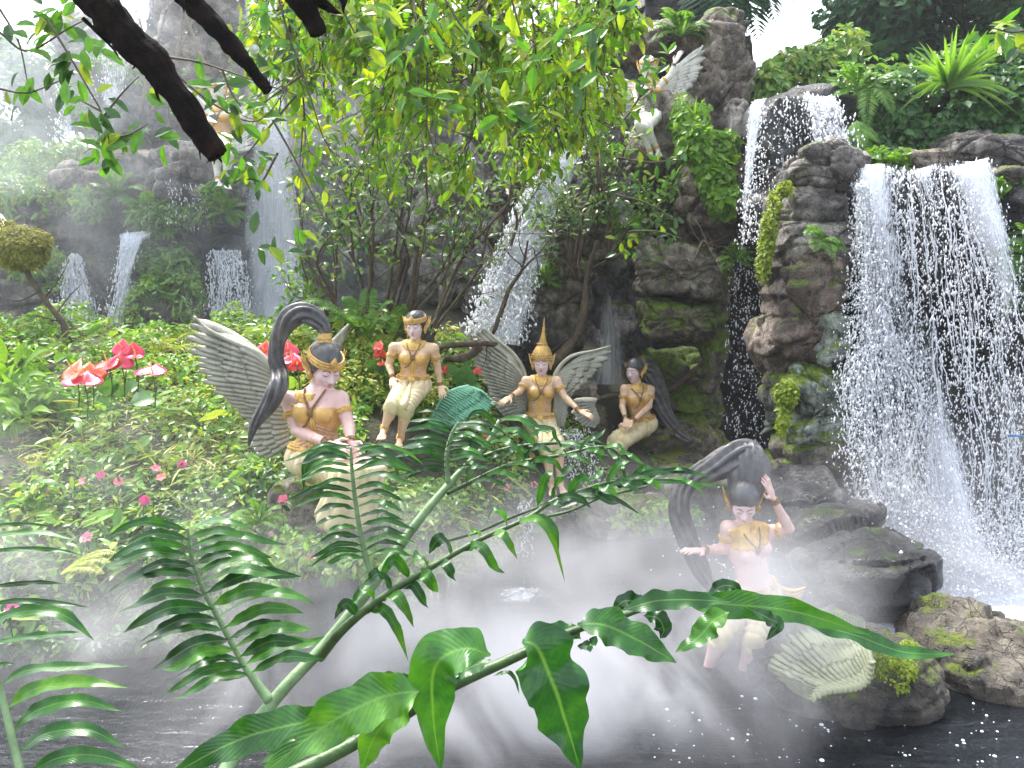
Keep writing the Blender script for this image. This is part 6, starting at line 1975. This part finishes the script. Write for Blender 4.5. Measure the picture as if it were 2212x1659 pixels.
def ball_tree():
    rt = empty('clipped_tree', at(158, 790, 8.2), 'bare leaning little tree with a clipped yellowish ball crown at the left edge', 'tree')
    P, r = smoothpath(pts((48, 560), (62, 595), (85, 630), (112, 668), (134, 695), (143, 722), (150, 752), (158, 792), Y=8.3), 40, np.array([7, 6, 6, 6, 7, 8, 8, 9]) / F_PX * 8)
    obj('trunk', *tube(P, r, 8, jitter=.3), BARK, rt)
    for k, (a, b, c) in enumerate([((95, 645), (130, 600), (150, 560)), ((85, 630), (40, 650), (0, 640)), ((120, 680), (150, 640), (180, 610)), ((143, 722), (100, 715), (60, 720)), ((150, 752), (120, 740), (90, 700)), ((134, 695), (60, 680), (10, 690))]):
        obj('branch', *tube(smoothpath(pts(a, b, c, Y=8.3), 10), np.linspace(.010, .003, 10), 5), BARK, rt)
    foliage_mass(None, [(42, 536, 8.3, 54, 44, .26), (10, 505, 8.4, 44, 26, .2), (75, 520, 8.4, 26, 24, .2)], L_BALL, 6500, .04, seed=40, clump=-.2, width=.5, parent=rt, sub='crown', shell=.9, kind=None)


ball_tree()


def spiky(label, base, n, rpx, seed, w_=9, up=1.0, a0=5, a1=175):
    b = at(*base); rt = empty('spiky_plant', b, label, 'plant')
    r = np.random.default_rng(seed)
    for k in range(n):
        a = math.radians(np.interp(k, [0, n - 1], [a0, a1]) + r.normal(0, 5))
        L_ = rpx / F_PX * base[2] * r.uniform(.75, 1.1)
        d = np.array([math.cos(a), -.25 + r.normal(0, .35), math.sin(a) * up])
        d = unit(d)
        low = 1 - math.sin(a)
        m = 12; t = np.linspace(0, 1, m)[:, None]
        C = b + d * L_ * t + np.array([0, 0, -1]) * L_ * (.12 + .5 * low) * t ** 2
        s = unit(np.cross(d, [0.05, -1, .2])); nn = np.cross(s, d)
        pr = np.interp(t[:, 0], [0, .3, .7, 1], [.6, 1, .7, .02])[:, None] * w_ / F_PX * base[2] / 2
        V = np.stack([C - s * pr + nn * pr * .4, C, C + s * pr + nn * pr * .4], 1).reshape(-1, 3)
        i = np.arange(m - 1)[:, None] * 3; j = np.arange(2)[None]
        obj('blade', V, np.stack([i + j, i + 3 + j, i + 4 + j, i + 1 + j], -1).reshape(-1, 4), L_BRIGHT if k % 3 == 0 else L_FERN, rt)


spiky('large spiky bright green plant standing in the upper right hedge', (2048, 190, 7.7), 54, 135, 1, 10)
spiky('small grassy tuft on the creeper rock by the top angel', (1500, 250, 8.7), 16, 45, 2, 4, a0=20, a1=160)


def palm():
    rt = empty('palm_tree', at(1530, 160, 10.6), 'palm with hanging shaggy fronds above the tall brown slab', 'tree')
    P, r = smoothpath(pts((1540, 190, 10.6), (1545, 90, 10.6), (1560, 20, 10.6), (1580, -60, 10.6)), 24, [.10, .09, .08, .08])
    obj('trunk', *tube(P, r, 10, jitter=.3), BARK, rt)
    P, r = smoothpath(pts((1545, 150, 10.5), (1570, 100, 10.4), (1600, 30, 10.4), (1625, -40, 10.4)), 20, [.05, .045, .04, .035])
    obj('branch', *tube(P, r, 8), BARK_P, rt)
    b = at(1580, -60, 10.5)
    for k, (u_, v_, dy) in enumerate([(1480, 40, -.3), (1500, 80, -.5), (1540, 100, -.6), (1590, 110, -.7), (1640, 90, -.5), (1680, 50, -.4), (1720, 10, -.2), (1450, 0, 0), (1620, 60, -.9), (1560, 60, -1), (1700, -10, 0), (1740, -20, .2)]):
        fern_frond_geo(b, at(u_, v_, 10.5 + dy), .42, .3, 400 + k, 30).obj('frond', L_DARK, rt, smooth=False)


palm()

# dead wood
def wood(label, P, r, m_, name='branch', cat='branch', tw=0, seed=0, Y=None):
    Q, rr = smoothpath([at(*p) for p in P], 40, r)
    rt = empty(name, Q[0], label, cat)
    obj('trunk', *tube(Q, rr, 10, jitter=.45, sd=seed), m_, rt)
    rg = np.random.default_rng(seed)
    for k in range(tw):
        i = rg.integers(6, 36); d = unit(rg.normal(0, 1, 3) * [1, .4, 1] + [0, -.2, .3]); L = rg.uniform(.15, .5)
        obj('twig', *tube(smoothpath([Q[i], Q[i] + d * L * .5 + rg.normal(0, .03, 3), Q[i] + d * L + rg.normal(0, .06, 3)], 8), np.linspace(.009, .002, 8), 5), m_, rt)


wood('lichen covered dead branch leaning over the dark recess behind the long-haired lady', [(1280, 864, 8.9), (1340, 852, 9.0), (1400, 850, 9.1), (1440, 843, 9.1), (1480, 818, 9.1), (1536, 768, 9.0)], [.02, .035, .04, .045, .04, .03], BARK, tw=5, seed=1)
wood('dark horizontal branch behind the dark bun lady', [(925, 760, 7.8), (960, 748, 7.8), (1000, 744, 7.9), (1045, 742, 8.0), (1080, 745, 8.2)], [.02, .03, .032, .03, .028], BARK, tw=2, seed=2)
wood('thick mossy root below the horizontal branch', [(950, 775, 7.9), (990, 775, 7.9), (1015, 765, 8.0), (1040, 748, 8.0)], [.03, .045, .05, .04], BARK, seed=3)
wood('crooked dark tree trunk right of the spire crown', [(1150, 800, 8.9), (1200, 780, 8.9), (1225, 752, 8.9), (1248, 722, 8.9), (1262, 670, 8.9), (1268, 600, 8.9), (1290, 520, 8.8)], [.05, .07, .06, .05, .045, .03, .02], BARK, tw=6, seed=4, name='tree_trunk', cat='tree')
wood('thin dark tree trunk standing in front of the slanting cascade', [(1062, 728, 8.6), (1085, 668, 8.6), (1100, 625, 8.6), (1128, 580, 8.6), (1140, 520, 8.6)], [.022, .028, .025, .018, .01], BARK, tw=5, seed=5, name='tree_trunk', cat='tree')
wood('fork of thin trunk leaning right over the cascade', [(1118, 596, 8.6), (1140, 570, 8.5), (1165, 545, 8.5), (1200, 500, 8.5)], [.014, .013, .01, .006], BARK, tw=3, seed=6)
wood('bare grey twiggy branch on the ledge left of the thin fall', [(1500, 560, 8.5), (1520, 520, 8.5), (1540, 548, 8.4), (1560, 590, 8.4)], [.014, .014, .012, .006], BARK_P, tw=12, seed=7)
wood('fallen pale stick lying behind the large grey wing', [(300, 793, 7.6), (350, 791, 7.6), (428, 792, 7.6)], [.012, .014, .012], BARK_P, seed=8)
for k, (a, b) in enumerate([((300, 250), (360, 20)), ((330, 240), (420, 40)), ((380, 150), (400, -20)), ((450, 160), (395, 20)), ((350, 200), (300, 40))]):
    wood(f'bare grey sapling on the upper left cliff, {["leftmost", "second", "middle", "one leaning left", "one behind the others"][k]}', [(a[0], a[1], 10.6), ((a[0] * .6 + b[0] * .4), (a[1] * .6 + b[1] * .4), 10.6), (b[0], b[1], 10.6)], [.03, .025, .012], BARK_P, tw=7, seed=20 + k, name='sapling', cat='tree')
# ------------------------------------------------------------------ near ferns and branches
def leaflet(P, wpx, Y, nrm=None, seed=0, wave=.2, m=18, fold=.22, petiole=.04, tipk=1.0):
    """glossy blade along the spine points P (world); width in frame px at distance Y"""
    r = np.random.default_rng(seed)
    C = smoothpath(P, m)
    T = unit(np.gradient(C, axis=0))
    if nrm is None:
        tow = unit(np.array([0, 0, CAM_Z]) - C[m // 2]); nrm = unit(tow + np.array([0, 0, .55]) + r.normal(0, .22, 3))
    S = unit(np.cross(T, nrm)); Nn = np.cross(S, T)
    t = np.linspace(0, 1, m)
    W = wpx / F_PX * Y / 2
    pr = np.interp(t, [0, petiole, .14, .3, .5, .7, .85, .95, 1], [.07, .10, .72, .97, 1.0, .8, .45, .16, .0])
    ph = r.uniform(0, 6, 4)
    V, UV = [], []
    for x in (-1, -.55, 0, .55, 1):
        wv = wave * (np.sin(t * 17 + ph[0] + (x > 0) * 2.1) + .6 * np.sin(t * 31 + ph[1] + (x > 0) * 3)) * abs(x) ** 1.5
        ed = 1 + (.05 if wpx < 40 else .10) * np.sin(t * (37 if wpx < 40 else 26) + ph[2] + x) * abs(x) + .035 * np.sin(t * 71 + ph[3])
        V.append(C + S * (x * pr * W * ed)[:, None] + Nn * ((abs(x) * fold + wv) * pr * W)[:, None])
        UV.append(np.stack([np.full(m, .5 + x / 2), t * 1.0], 1))
    V = np.stack(V, 1).reshape(-1, 3); UV = np.stack(UV, 1).reshape(-1, 2)
    i = np.arange(m - 1)[:, None] * 5; j = np.arange(4)[None]
    return V, np.stack([i + j, i + 1 + j, i + 6 + j, i + 5 + j], -1).reshape(-1, 4), UV


def sub_surf(o):
    md = o.modifiers.new('subsurf', 'SUBSURF'); md.levels = 1; md.render_levels = 1


def add_leaflet(root, P, w_, Y, seed, m_=None, **k):
    V, F_, UV = leaflet(P, w_, Y, seed=seed, **k)
    o = obj('leaflet', V, F_, m_ or FRONDM, root, uv=UV)
    if w_ > 30: sub_surf(o)
    return o


def s_sign(v):
    return 1.0 if v[0] > 0 else -1.0


def comb(root, stem, Y0, Y1, n, Lf, wpx, sides=(-1, 1), t0=.05, t1=.98, droop=.35, fwd=.35, seed=0, m_=None, pale=0, up=0, jit=.12):
    """leaflets left and right of a stem given in frame pixels; lengths Lf(t) in px"""
    r = np.random.default_rng(seed)
    S2 = np.array([[a, b, 0] for a, b in stem], float)
    Q = smoothpath(S2, 200)[:, :2]
    T = unit(np.gradient(Q, axis=0))
    for s in sides:
        for i in range(n):
            t = t0 + (t1 - t0) * (i + .5 + (.25 if s > 0 else 0)) / n
            k = min(199, int(t * 199))
            b, tg = Q[k], T[k]
            nr = np.array([-tg[1], tg[0]]) * s           # screen side
            L = Lf(t) * (1 + r.normal(0, jit))
            d = unit(nr * .45 + np.array([s_sign(nr), .05]) * .6 + tg * fwd + r.normal(0, .06, 2))
            mid = b + d * L * .5 + np.array([0, -L * up * .5])
            tip = b + d * L + np.array([0, L * droop * (1 + r.normal(0, .3))])
            Y = Y0 + (Y1 - Y0) * t
            dz = r.normal(0, .03)
            q3 = b + d * L * .78 + np.array([0, L * droop * .30])
            P = [at(b[0], b[1], Y), at(*(b + d * L * .25 + np.array([0, -L * up * .4])), Y - .02 + dz * .3), at(mid[0], mid[1], Y - .05 + dz), at(q3[0], q3[1], Y - .05 + dz), at(tip[0], tip[1], Y - .02 + dz * 1.4)]
            add_leaflet(root, P, wpx * 1.0 * (.6 + .4 * math.sin(math.pi * min(1, t * .9 + .12))) * (1 + r.normal(0, .1)), Y, seed * 100 + i + (500 if s > 0 else 0), FRONDL if r.random() < pale else m_)


def stalk(root, P, rpx, Y=None, m_=None, name='stem', seg=10):
    k = [(q[2] if len(q) > 2 else Y) for q in P]
    Q, r = smoothpath([at(q[0], q[1], y) for q, y in zip(P, k)], 50, [a / F_PX * y for a, y in zip(rpx, k)])
    return obj(name, *tube(Q, r, seg), m_ or STEM, root)


A = empty('fern_frond', at(560, 1560, 1.35), 'long main fern frond crossing the picture from lower left to the crowned lady', 'fern', 'big fern fronds close to the viewer')
stalk(A, [(330, 1900, 1.0), (440, 1740, 1.15), (540, 1580, 1.3), (620, 1480, 1.35), (700, 1395, 1.4), (800, 1270, 1.45), (900, 1130, 1.5), (980, 1035, 1.55), (1050, 960, 1.6), (1078, 908, 1.62)], [19, 18, 16, 14, 13, 12, 10, 8, 5.5, 3.5])
stalk(A, [(583, 1515, 1.33), (530, 1440, 1.35), (480, 1350, 1.37), (435, 1265, 1.38), (412, 1195, 1.38), (405, 1140, 1.38)], [12, 8, 6.5, 5.5, 4.5, 3], name='side_stem')
comb(A, [(560, 1480), (520, 1420), (480, 1350), (435, 1265), (412, 1195), (404, 1130)], 1.34, 1.38, 16, lambda t: 178 - 20 * abs(t - .5), 30, droop=.13, fwd=.1, seed=1, up=.12, pale=.35)
stalk(A, [(800, 1236, 1.44), (782, 1170, 1.45), (768, 1085, 1.46), (760, 1010, 1.46), (758, 965, 1.46)], [8, 6, 5, 4, 2.5], name='side_stem')
comb(A, [(797, 1225), (780, 1165), (768, 1085), (760, 1010), (760, 962)], 1.44, 1.46, 15, lambda t: 105 + 25 * t, 14, droop=.16, fwd=.05, seed=2, up=.15)
stalk(A, [(968, 1042, 1.54), (965, 985, 1.55), (975, 940, 1.56), (990, 912, 1.56)], [6, 5, 4, 2.5], name='side_stem')
comb(A, [(968, 1035), (966, 985), (976, 940), (992, 908)], 1.54, 1.56, 12, lambda t: 95 + 10 * t, 12, droop=.14, fwd=.1, seed=3, up=.12)
comb(A, [(1040, 972), (1060, 945), (1082, 903)], 1.6, 1.62, 3, lambda t: 100, 15, droop=.35, fwd=.2, seed=4, up=.2)
for k, (P, w_) in enumerate([([(655, 1060), (662, 1000), (700, 972), (760, 962)][::-1], 20), ([(655, 1045), (680, 1000), (720, 985), (765, 990)][::-1], 24), ([(865, 1040), (845, 990), (800, 968), (762, 965)][::-1], 16), ([(1135, 920), (1190, 925), (1200, 945), (1230, 990)], 10), ([(1075, 905), (1120, 905), (1150, 925), (1165, 950)], 14)]):
    add_leaflet(A, pts(*P, Y=1.5), w_, 1.5, 40 + k)

Bf = empty('fern_frond', at(740, 1365, 1.42), 'darker second fern stem with torn drooping leaflets right of the main stalk', 'fern', 'big fern fronds close to the viewer')
stalk(Bf, [(690, 1420, 1.38), (737, 1363, 1.36), (804, 1306, 1.34), (870, 1262, 1.34), (937, 1222, 1.34), (1037, 1165, 1.36), (1137, 1120, 1.38), (1190, 1085, 1.4), (1240, 1065, 1.42), (1330, 1040, 1.45), (1475, 1035, 1.5)], [12, 11, 9, 8, 7, 6, 5, 5, 4, 3.5, 2], m_=STEMD)
comb(Bf, [(740, 1360), (804, 1306), (870, 1262), (937, 1222), (1037, 1165), (1137, 1120)], 1.35, 1.38, 8, lambda t: 76, 28, droop=.6, fwd=.25, pale=.3, seed=5, up=.35, jit=.25)
comb(Bf, [(1137, 1110), (1190, 1080), (1260, 1060), (1350, 1038), (1480, 1033)], 1.38, 1.48, 7, lambda t: 95 - 30 * t, 20, droop=.25, fwd=1.3, seed=6, up=.1, jit=.2)
for k, (P, w_) in enumerate([([(1200, 1100), (1260, 1078), (1320, 1075), (1385, 1112)], 17), ([(1250, 1068), (1330, 1050), (1430, 1040), (1592, 1052)], 15), ([(1300, 1052), (1400, 1022), (1475, 1018), (1540, 1030)], 14), ([(1140, 1110), (1180, 1125), (1198, 1150), (1207, 1195)], 22),
                             ([(1390, 1038), (1440, 1018), (1480, 1016), (1510, 1026)], 12)]):
    add_leaflet(Bf, pts(*P, Y=1.42), w_, 1.42, 60 + k)

Cf = empty('fern_frond', at(1050, 978, 1.6), 'upper right pair of thin fern stems reaching over the crowned lady legs', 'fern', 'big fern fronds close to the viewer')
stalk(Cf, [(1045, 985, 1.58), (1100, 968, 1.58), (1180, 958, 1.58), (1260, 958, 1.58), (1340, 980, 1.58)], [5, 4.5, 4, 3, 1.5], m_=STEMD)
comb(Cf, [(1055, 980), (1100, 968), (1180, 958), (1260, 958), (1345, 985)], 1.58, 1.58, 5, lambda t: 85 - 25 * t, 12, droop=.2, fwd=1.7, seed=7, up=.1)
stalk(Cf, [(965, 1066, 1.53), (1020, 1040, 1.53), (1103, 1003, 1.53), (1203, 985, 1.53), (1303, 965, 1.53), (1356, 995, 1.53)], [5, 5, 4.5, 4, 3, 1.5], m_=STEMD)
comb(Cf, [(985, 1056), (1030, 1035), (1103, 1003), (1203, 985), (1300, 968), (1350, 990)], 1.53, 1.53, 8, lambda t: 85 - 25 * t, 14, droop=.25, fwd=1.5, seed=8, up=.1)
stalk(Cf, [(960, 1170, 1.5), (1030, 1150, 1.5), (1100, 1120, 1.5), (1180, 1090, 1.5)], [3, 3, 3, 2], m_=STEMD)
stalk(Cf, [(1150, 1122, 1.45), (1230, 1104, 1.45), (1300, 1075, 1.45), (1400, 1050, 1.45)], [3, 3, 2.5, 2], m_=STEMD)

Df = empty('fern_frond', at(700, 1630, .95), 'nearest fern frond with large wavy leaves arching across the lower right', 'fern', 'big fern fronds close to the viewer')
stalk(Df, [(480, 1760, .85), (620, 1680, .88), (700, 1640, .9), (830, 1570, .93), (960, 1490, .96), (1100, 1425, 1.0), (1240, 1362, 1.03), (1340, 1332, 1.06), (1400, 1312, 1.08), (1475, 1300, 1.1), (1560, 1292, 1.12)], [20, 19, 17, 15, 14, 12, 9, 7, 6, 5, 3], m_=STEMD)
BL = [([(1128, 1385), (1160, 1400), (1195, 1480), (1225, 1570), (1253, 1662)], 148, .93, 0), ([(1060, 1415), (1000, 1402), (940, 1440), (935, 1540), (952, 1668)], 118, .9, 0), ([(900, 1500), (860, 1530), (810, 1590), (778, 1672)], 82, .88, 1), ([(905, 1498), (860, 1478), (810, 1482), (757, 1503)], 52, .9, 1),
      ([(905, 1492), (820, 1508), (700, 1570), (545, 1690)], 112, .84, 1), ([(740, 1552), (620, 1568), (500, 1605), (350, 1685)], 84, .86, 1), ([(1247, 1348), (1310, 1352), (1390, 1390), (1462, 1432)], 84, 1.0, 0), ([(1255, 1380), (1230, 1362), (1190, 1362), (1165, 1374)], 36, 1.04, 0),
      ([(1400, 1318), (1372, 1300), (1345, 1300), (1322, 1324)], 40, 1.08, 0), ([(1390, 1330), (1420, 1335), (1434, 1360), (1426, 1380)], 42, 1.06, 0), ([(1345, 1318), (1420, 1298), (1500, 1296), (1580, 1300)], 46, 1.05, 1), ([(1530, 1294), (1555, 1268), (1585, 1268), (1610, 1298)], 30, 1.1, 0),
      ([(1475, 1302), (1580, 1306), (1720, 1322), (1882, 1372)], 62, 1.08, 0), ([(1620, 1316), (1660, 1336), (1680, 1350), (1655, 1384)], 34, 1.06, 0), ([(1730, 1345), (1840, 1370), (1950, 1408), (2066, 1414)], 42, 1.14, 0), ([(1575, 1322), (1540, 1342), (1510, 1376), (1458, 1410)], 56, 1.05, 1),
      ([(1290, 1372), (1278, 1392), (1262, 1396), (1246, 1396)], 26, 1.02, 0), ([(1065, 1460), (1095, 1452), (1112, 1466), (1122, 1500)], 10, 1.0, 0), ([(905, 1500), (880, 1510), (850, 1500), (850, 1520)], 44, .92, 1), ([(760, 1590), (720, 1580), (640, 1600), (560, 1650)], 60, .88, 1), ([(1060, 1425), (1020, 1440), (980, 1460), (1000, 1440)], 40, .96, 1)]
for k, (P, w_, Y_, pl) in enumerate(BL):
    add_leaflet(Df, pts(*P, Y=Y_), w_, Y_, 80 + k, FRONDL if pl else FRONDM, wave=.24, m=34, fold=.15)

Ef = empty('fern_frond', at(20, 1570, 1.1), 'left edge fern frond with long parallel leaflets', 'fern', 'big fern fronds close to the viewer')
stalk(Ef, [(-60, 1100, 1.15), (-40, 1300, 1.12), (-15, 1430, 1.1), (0, 1485, 1.1), (20, 1570, 1.08), (52, 1700, 1.05)], [3, 4, 5, 6, 8, 9])
EL = [([(3, 1479), (60, 1448), (160, 1440), (280, 1439)], 26), ([(17, 1528), (70, 1490), (170, 1472), (278, 1486)], 34), ([(30, 1576), (80, 1535), (170, 1513), (265, 1537)], 36), ([(43, 1624), (100, 1585), (190, 1577), (268, 1614)], 38), ([(62, 1672), (130, 1636), (220, 1634), (320, 1672)], 36),
      ([(-40, 1138), (20, 1133), (70, 1133), (112, 1136)], 9), ([(-40, 1162), (30, 1152), (100, 1152), (172, 1170)], 17), ([(-40, 1192), (40, 1186), (120, 1188), (180, 1200)], 11), ([(-35, 1270), (30, 1262), (90, 1258), (146, 1262)], 11), ([(-30, 1306), (40, 1298), (120, 1302), (194, 1312)], 13),
      ([(-30, 1342), (60, 1320), (140, 1330), (204, 1384)], 30), ([(-25, 1390), (60, 1376), (130, 1370), (185, 1366)], 18), ([(-15, 1440), (0, 1436), (15, 1434), (32, 1434)], 10)]
for k, (P, w_) in enumerate(EL):
    add_leaflet(Ef, pts(*P, Y=1.1), w_, 1.1, 120 + k, FRONDL if k in (0, 1, 5, 6, 7) else FRONDM)


# --- broken dark branches hanging into the top left
def dead_branch(label, P, r, Y, seed, strands=()):
    Q, rr = smoothpath([at(a, b, Y) for a, b in P], 60, 1.02 * np.array(r) / F_PX * Y)
    rt = empty('broken_branch', Q[-1], label, 'branch', 'dark broken branches at the top left')
    V, F_ = tube(Q, rr, 40, lobes=11, lob=.16, twist=.8, jitter=.5, sd=seed)
    obj('trunk', V, F_, BARK_BLACK, rt)
    for k, s in enumerate(strands):
        q, r2 = smoothpath([at(a, b, Y) for a, b in s[0]], 14, np.linspace(s[1], .6, len(s[0])) / F_PX * Y)
        obj('bark_strip', *tube(q, r2, 6, jitter=.4, sd=k), BARK_BLACK, rt)


dead_branch('thickest broken black branch slanting down to the cut end at the upper left', [(120, -90), (190, -20), (262, 62), (325, 130), (375, 195), (420, 262), (450, 305), (472, 334)], [34, 34, 33, 29, 26, 24, 22, 21], 2.2, 1,
            [([(270, 110), (290, 140), (285, 150)], 5), ([(320, 165), (335, 190), (345, 215)], 7), ([(335, 185), (340, 210), (348, 222)], 4), ([(405, 285), (428, 315), (433, 345)], 5), ([(455, 310), (472, 338), (480, 352)], 8), ([(448, 318), (462, 342), (462, 356)], 6), ([(440, 315), (452, 340), (448, 352)], 4), ([(380, 180), (402, 210), (412, 232)], 7), ([(300, 95), (322, 118), (334, 140)], 8), ([(430, 310), (440, 325), (442, 335)], 4), ([(180, 40), (240, 100), (260, 130)], 5)])
dead_branch('second broken black branch parallel to the thickest one', [(330, -90), (395, -20), (440, 28), (487, 85), (530, 135), (560, 170), (580, 196)], [24, 22, 20, 17, 14, 13, 12], 2.4, 2, [([(380, 0), (395, 15), (398, 28)], 5)])
dead_branch('short thick black stump at the top edge', [(610, -90), (640, -20), (665, 25), (688, 72)], [26, 25, 24, 17], 2.3, 3, [([(675, -10), (715, 20), (738, 30)], 18), ([(700, -30), (738, -10), (742, 30)], 22)])

LT = mesh_np('leaf', *leaf_geo(np.zeros((1, 3)), np.array([[1.0, 0, 0]]), np.array([[0, 0, 1.0]]), 1.0, .48, True, .12), smooth=False)
LTm = {}
for nm, mm in (('a', leaf_mat('near_leaf_green', [(.04, .15, .015), (.09, .24, .02)], .45, .3)), ('b', leaf_mat('near_leaf_yellow', [(.15, .28, .015), (.22, .29, .02)], .5, .3)), ('c', leaf_mat('near_leaf_dark', [(.02, .07, .02), (.04, .11, .03)], .3, .3))):
    me = LT.copy(); me.materials.append(mm); LTm[nm] = me
    me.name = 'leaf'


def near_branch(label, lines, Y, clusters, seed, size=.1, group='thin leafy twigs hanging close to the viewer'):
    """lines: pixel polylines; clusters: (u, v, n) tufts whose leaves are separate parts"""
    r = np.random.default_rng(seed)
    rt = empty('leafy_twig', at(*lines[0][0], Y), label, 'branch', group)
    for l in lines:
        obj('twig', *tube(smoothpath(pts(*l, Y=Y), 24), np.linspace(.005, .002, 24) * Y / 3, 5, cap=False), TWIG, rt)
    for (u_, v_, n) in clusters:
        c = at(u_, v_, Y)
        for k in range(n):
            a = r.uniform(0, 2 * math.pi)
            d = unit(np.array([math.cos(a), r.normal(0, .35), math.sin(a) - .35]))
            nn = unit(np.array([r.normal(0, .5), -.8, .6 + r.normal(0, .3)]))
            s = unit(np.cross(nn, d)); nn = np.cross(d, s)
            o = bpy.data.objects.new('leaf', LTm[r.choice(['a', 'a', 'b', 'c'])])
            COL.objects.link(o)
            L = size * r.uniform(.7, 1.25)
            p = c + r.normal(0, .02, 3) * Y / 3 + d * .01
            M = np.eye(4); M[:3, 0] = d * L; M[:3, 1] = s * L * r.uniform(.85, 1.1); M[:3, 2] = nn * L; M[:3, 3] = p - wloc(rt)
            o.parent = rt
            o.matrix_basis = Matrix(M.tolist())


near_branch('leafy twig with paired leaves hanging in front of the tan boulder', [[(100, 40), (150, 120), (190, 190), (218, 240), (235, 300), (238, 340)], [(218, 240), (190, 225), (170, 215)], [(225, 250), (265, 200), (300, 165)], [(235, 300), (280, 290), (320, 268)]], 3.0,
            [(170, 230, 3), (200, 215, 3), (232, 245, 3), (215, 275, 4), (238, 300, 4), (240, 335, 5), (275, 285, 4), (285, 305, 3), (318, 290, 3), (255, 265, 3), (205, 330, 3)], 1, .082)
near_branch('leafy twig crossing below the two dark branches', [[(345, 122), (420, 132), (480, 150), (560, 178), (640, 205)], [(480, 150), (500, 200), (520, 230)], [(345, 122), (380, 160), (470, 230), (560, 260), (640, 160)]], 3.2,
            [(440, 180, 4), (470, 195, 4), (495, 220, 5), (515, 235, 4), (540, 250, 3), (490, 290, 4), (465, 275, 3), (365, 290, 3), (345, 230, 2), (300, 160, 2), (580, 265, 2), (510, 250, 3)], 2, .085)
near_branch('bright leafy sprigs hanging beside the upper left angel legs', [[(640, 205), (560, 300), (520, 350)], [(600, 330), (560, 400), (540, 370)]], 4.0,
            [(500, 340, 5), (520, 355, 6), (545, 370, 6), (490, 365, 4), (560, 395, 5), (530, 385, 5), (510, 330, 4), (575, 350, 4), (470, 385, 3)], 3, .075)
near_branch('long bare twig with a few leaves hanging right of the second branch', [[(600, -10), (625, 80), (655, 160), (680, 240), (700, 300), (740, 360)], [(655, 160), (600, 200), (560, 230)], [(590, 260), (640, 350), (700, 470)]], 3.4,
            [(560, 60, 4), (580, 30, 4), (600, 90, 5), (560, 120, 4), (590, 150, 5), (620, 40, 5), (640, 110, 5), (640, 480, 3), (590, 540, 4), (570, 520, 3), (700, 400, 3)], 4, .085)
near_branch('faint leafy twigs against the bright sky at the top left', [[(0, 70), (60, 110), (150, 60), (190, 40)], [(-10, 190), (60, 200), (140, 170)], [(0, 20), (40, 90), (60, 180)]], 3.6,
            [(30, 60, 4), (70, 100, 5), (110, 70, 5), (150, 50, 4), (100, 150, 5), (140, 120, 5), (60, 170, 4), (170, 150, 5), (150, 190, 4), (190, 130, 4), (30, 235, 3), (90, 30, 4), (130, 20, 4), (180, 90, 5)], 5, .10)
near_branch('large dark and light leaves hanging at the top centre', [[(720, -20), (760, 60), (800, 130)], [(950, -20), (1000, 60), (1050, 110)], [(1100, -20), (1130, 90)]], 3.4,
            [(760, 40, 4), (800, 90, 4), (860, 140, 4), (920, 60, 5), (980, 120, 4), (1020, 60, 4), (880, 200, 3), (950, 210, 3), (1060, 160, 5), (1110, 60, 5), (840, 30, 5), (1240, 60, 5), (1290, 90, 6), (1270, 120, 5), (1330, 30, 5), (1160, 130, 4), (1250, 210, 3), (1170, 250, 3), (1080, 230, 5), (1100, 250, 4)], 6, .10)
near_branch('bright sprig of lime leaves in front of the top right angel', [[(1345, 262), (1375, 220), (1395, 170), (1405, 140)], [(1440, 132), (1420, 128), (1400, 140)]], 6.0,
            [(1395, 150, 4), (1400, 175, 4), (1385, 200, 3), (1375, 225, 4), (1425, 125, 4), (1410, 122, 3), (1440, 118, 3), (1390, 235, 4), (1410, 215, 3), (1360, 250, 4)], 7, .10)
near_branch('lime leaf sprays leaning over the dark recess', [[(1330, 420), (1400, 440), (1450, 470)], [(1360, 500), (1420, 500), (1470, 515)], [(1330, 340), (1400, 350), (1470, 345)]], 7.2,
            [(1450, 515, 5), (1465, 505, 4), (1400, 360, 5), (1440, 350, 5), (1470, 340, 5), (1380, 470, 4), (1360, 520, 4), (1380, 540, 4), (1330, 530, 4), (1420, 380, 4), (1350, 390, 5)], 8, .10)
near_branch('yellow lime leaves at the right edge of the upper hedge', [[(2230, 60), (2190, 70), (2140, 60)], [(2230, 120), (2190, 100)]], 5.0,
            [(2190, 62, 4), (2205, 100, 4), (2150, 62, 3), (2130, 68, 3)], 9, .12)
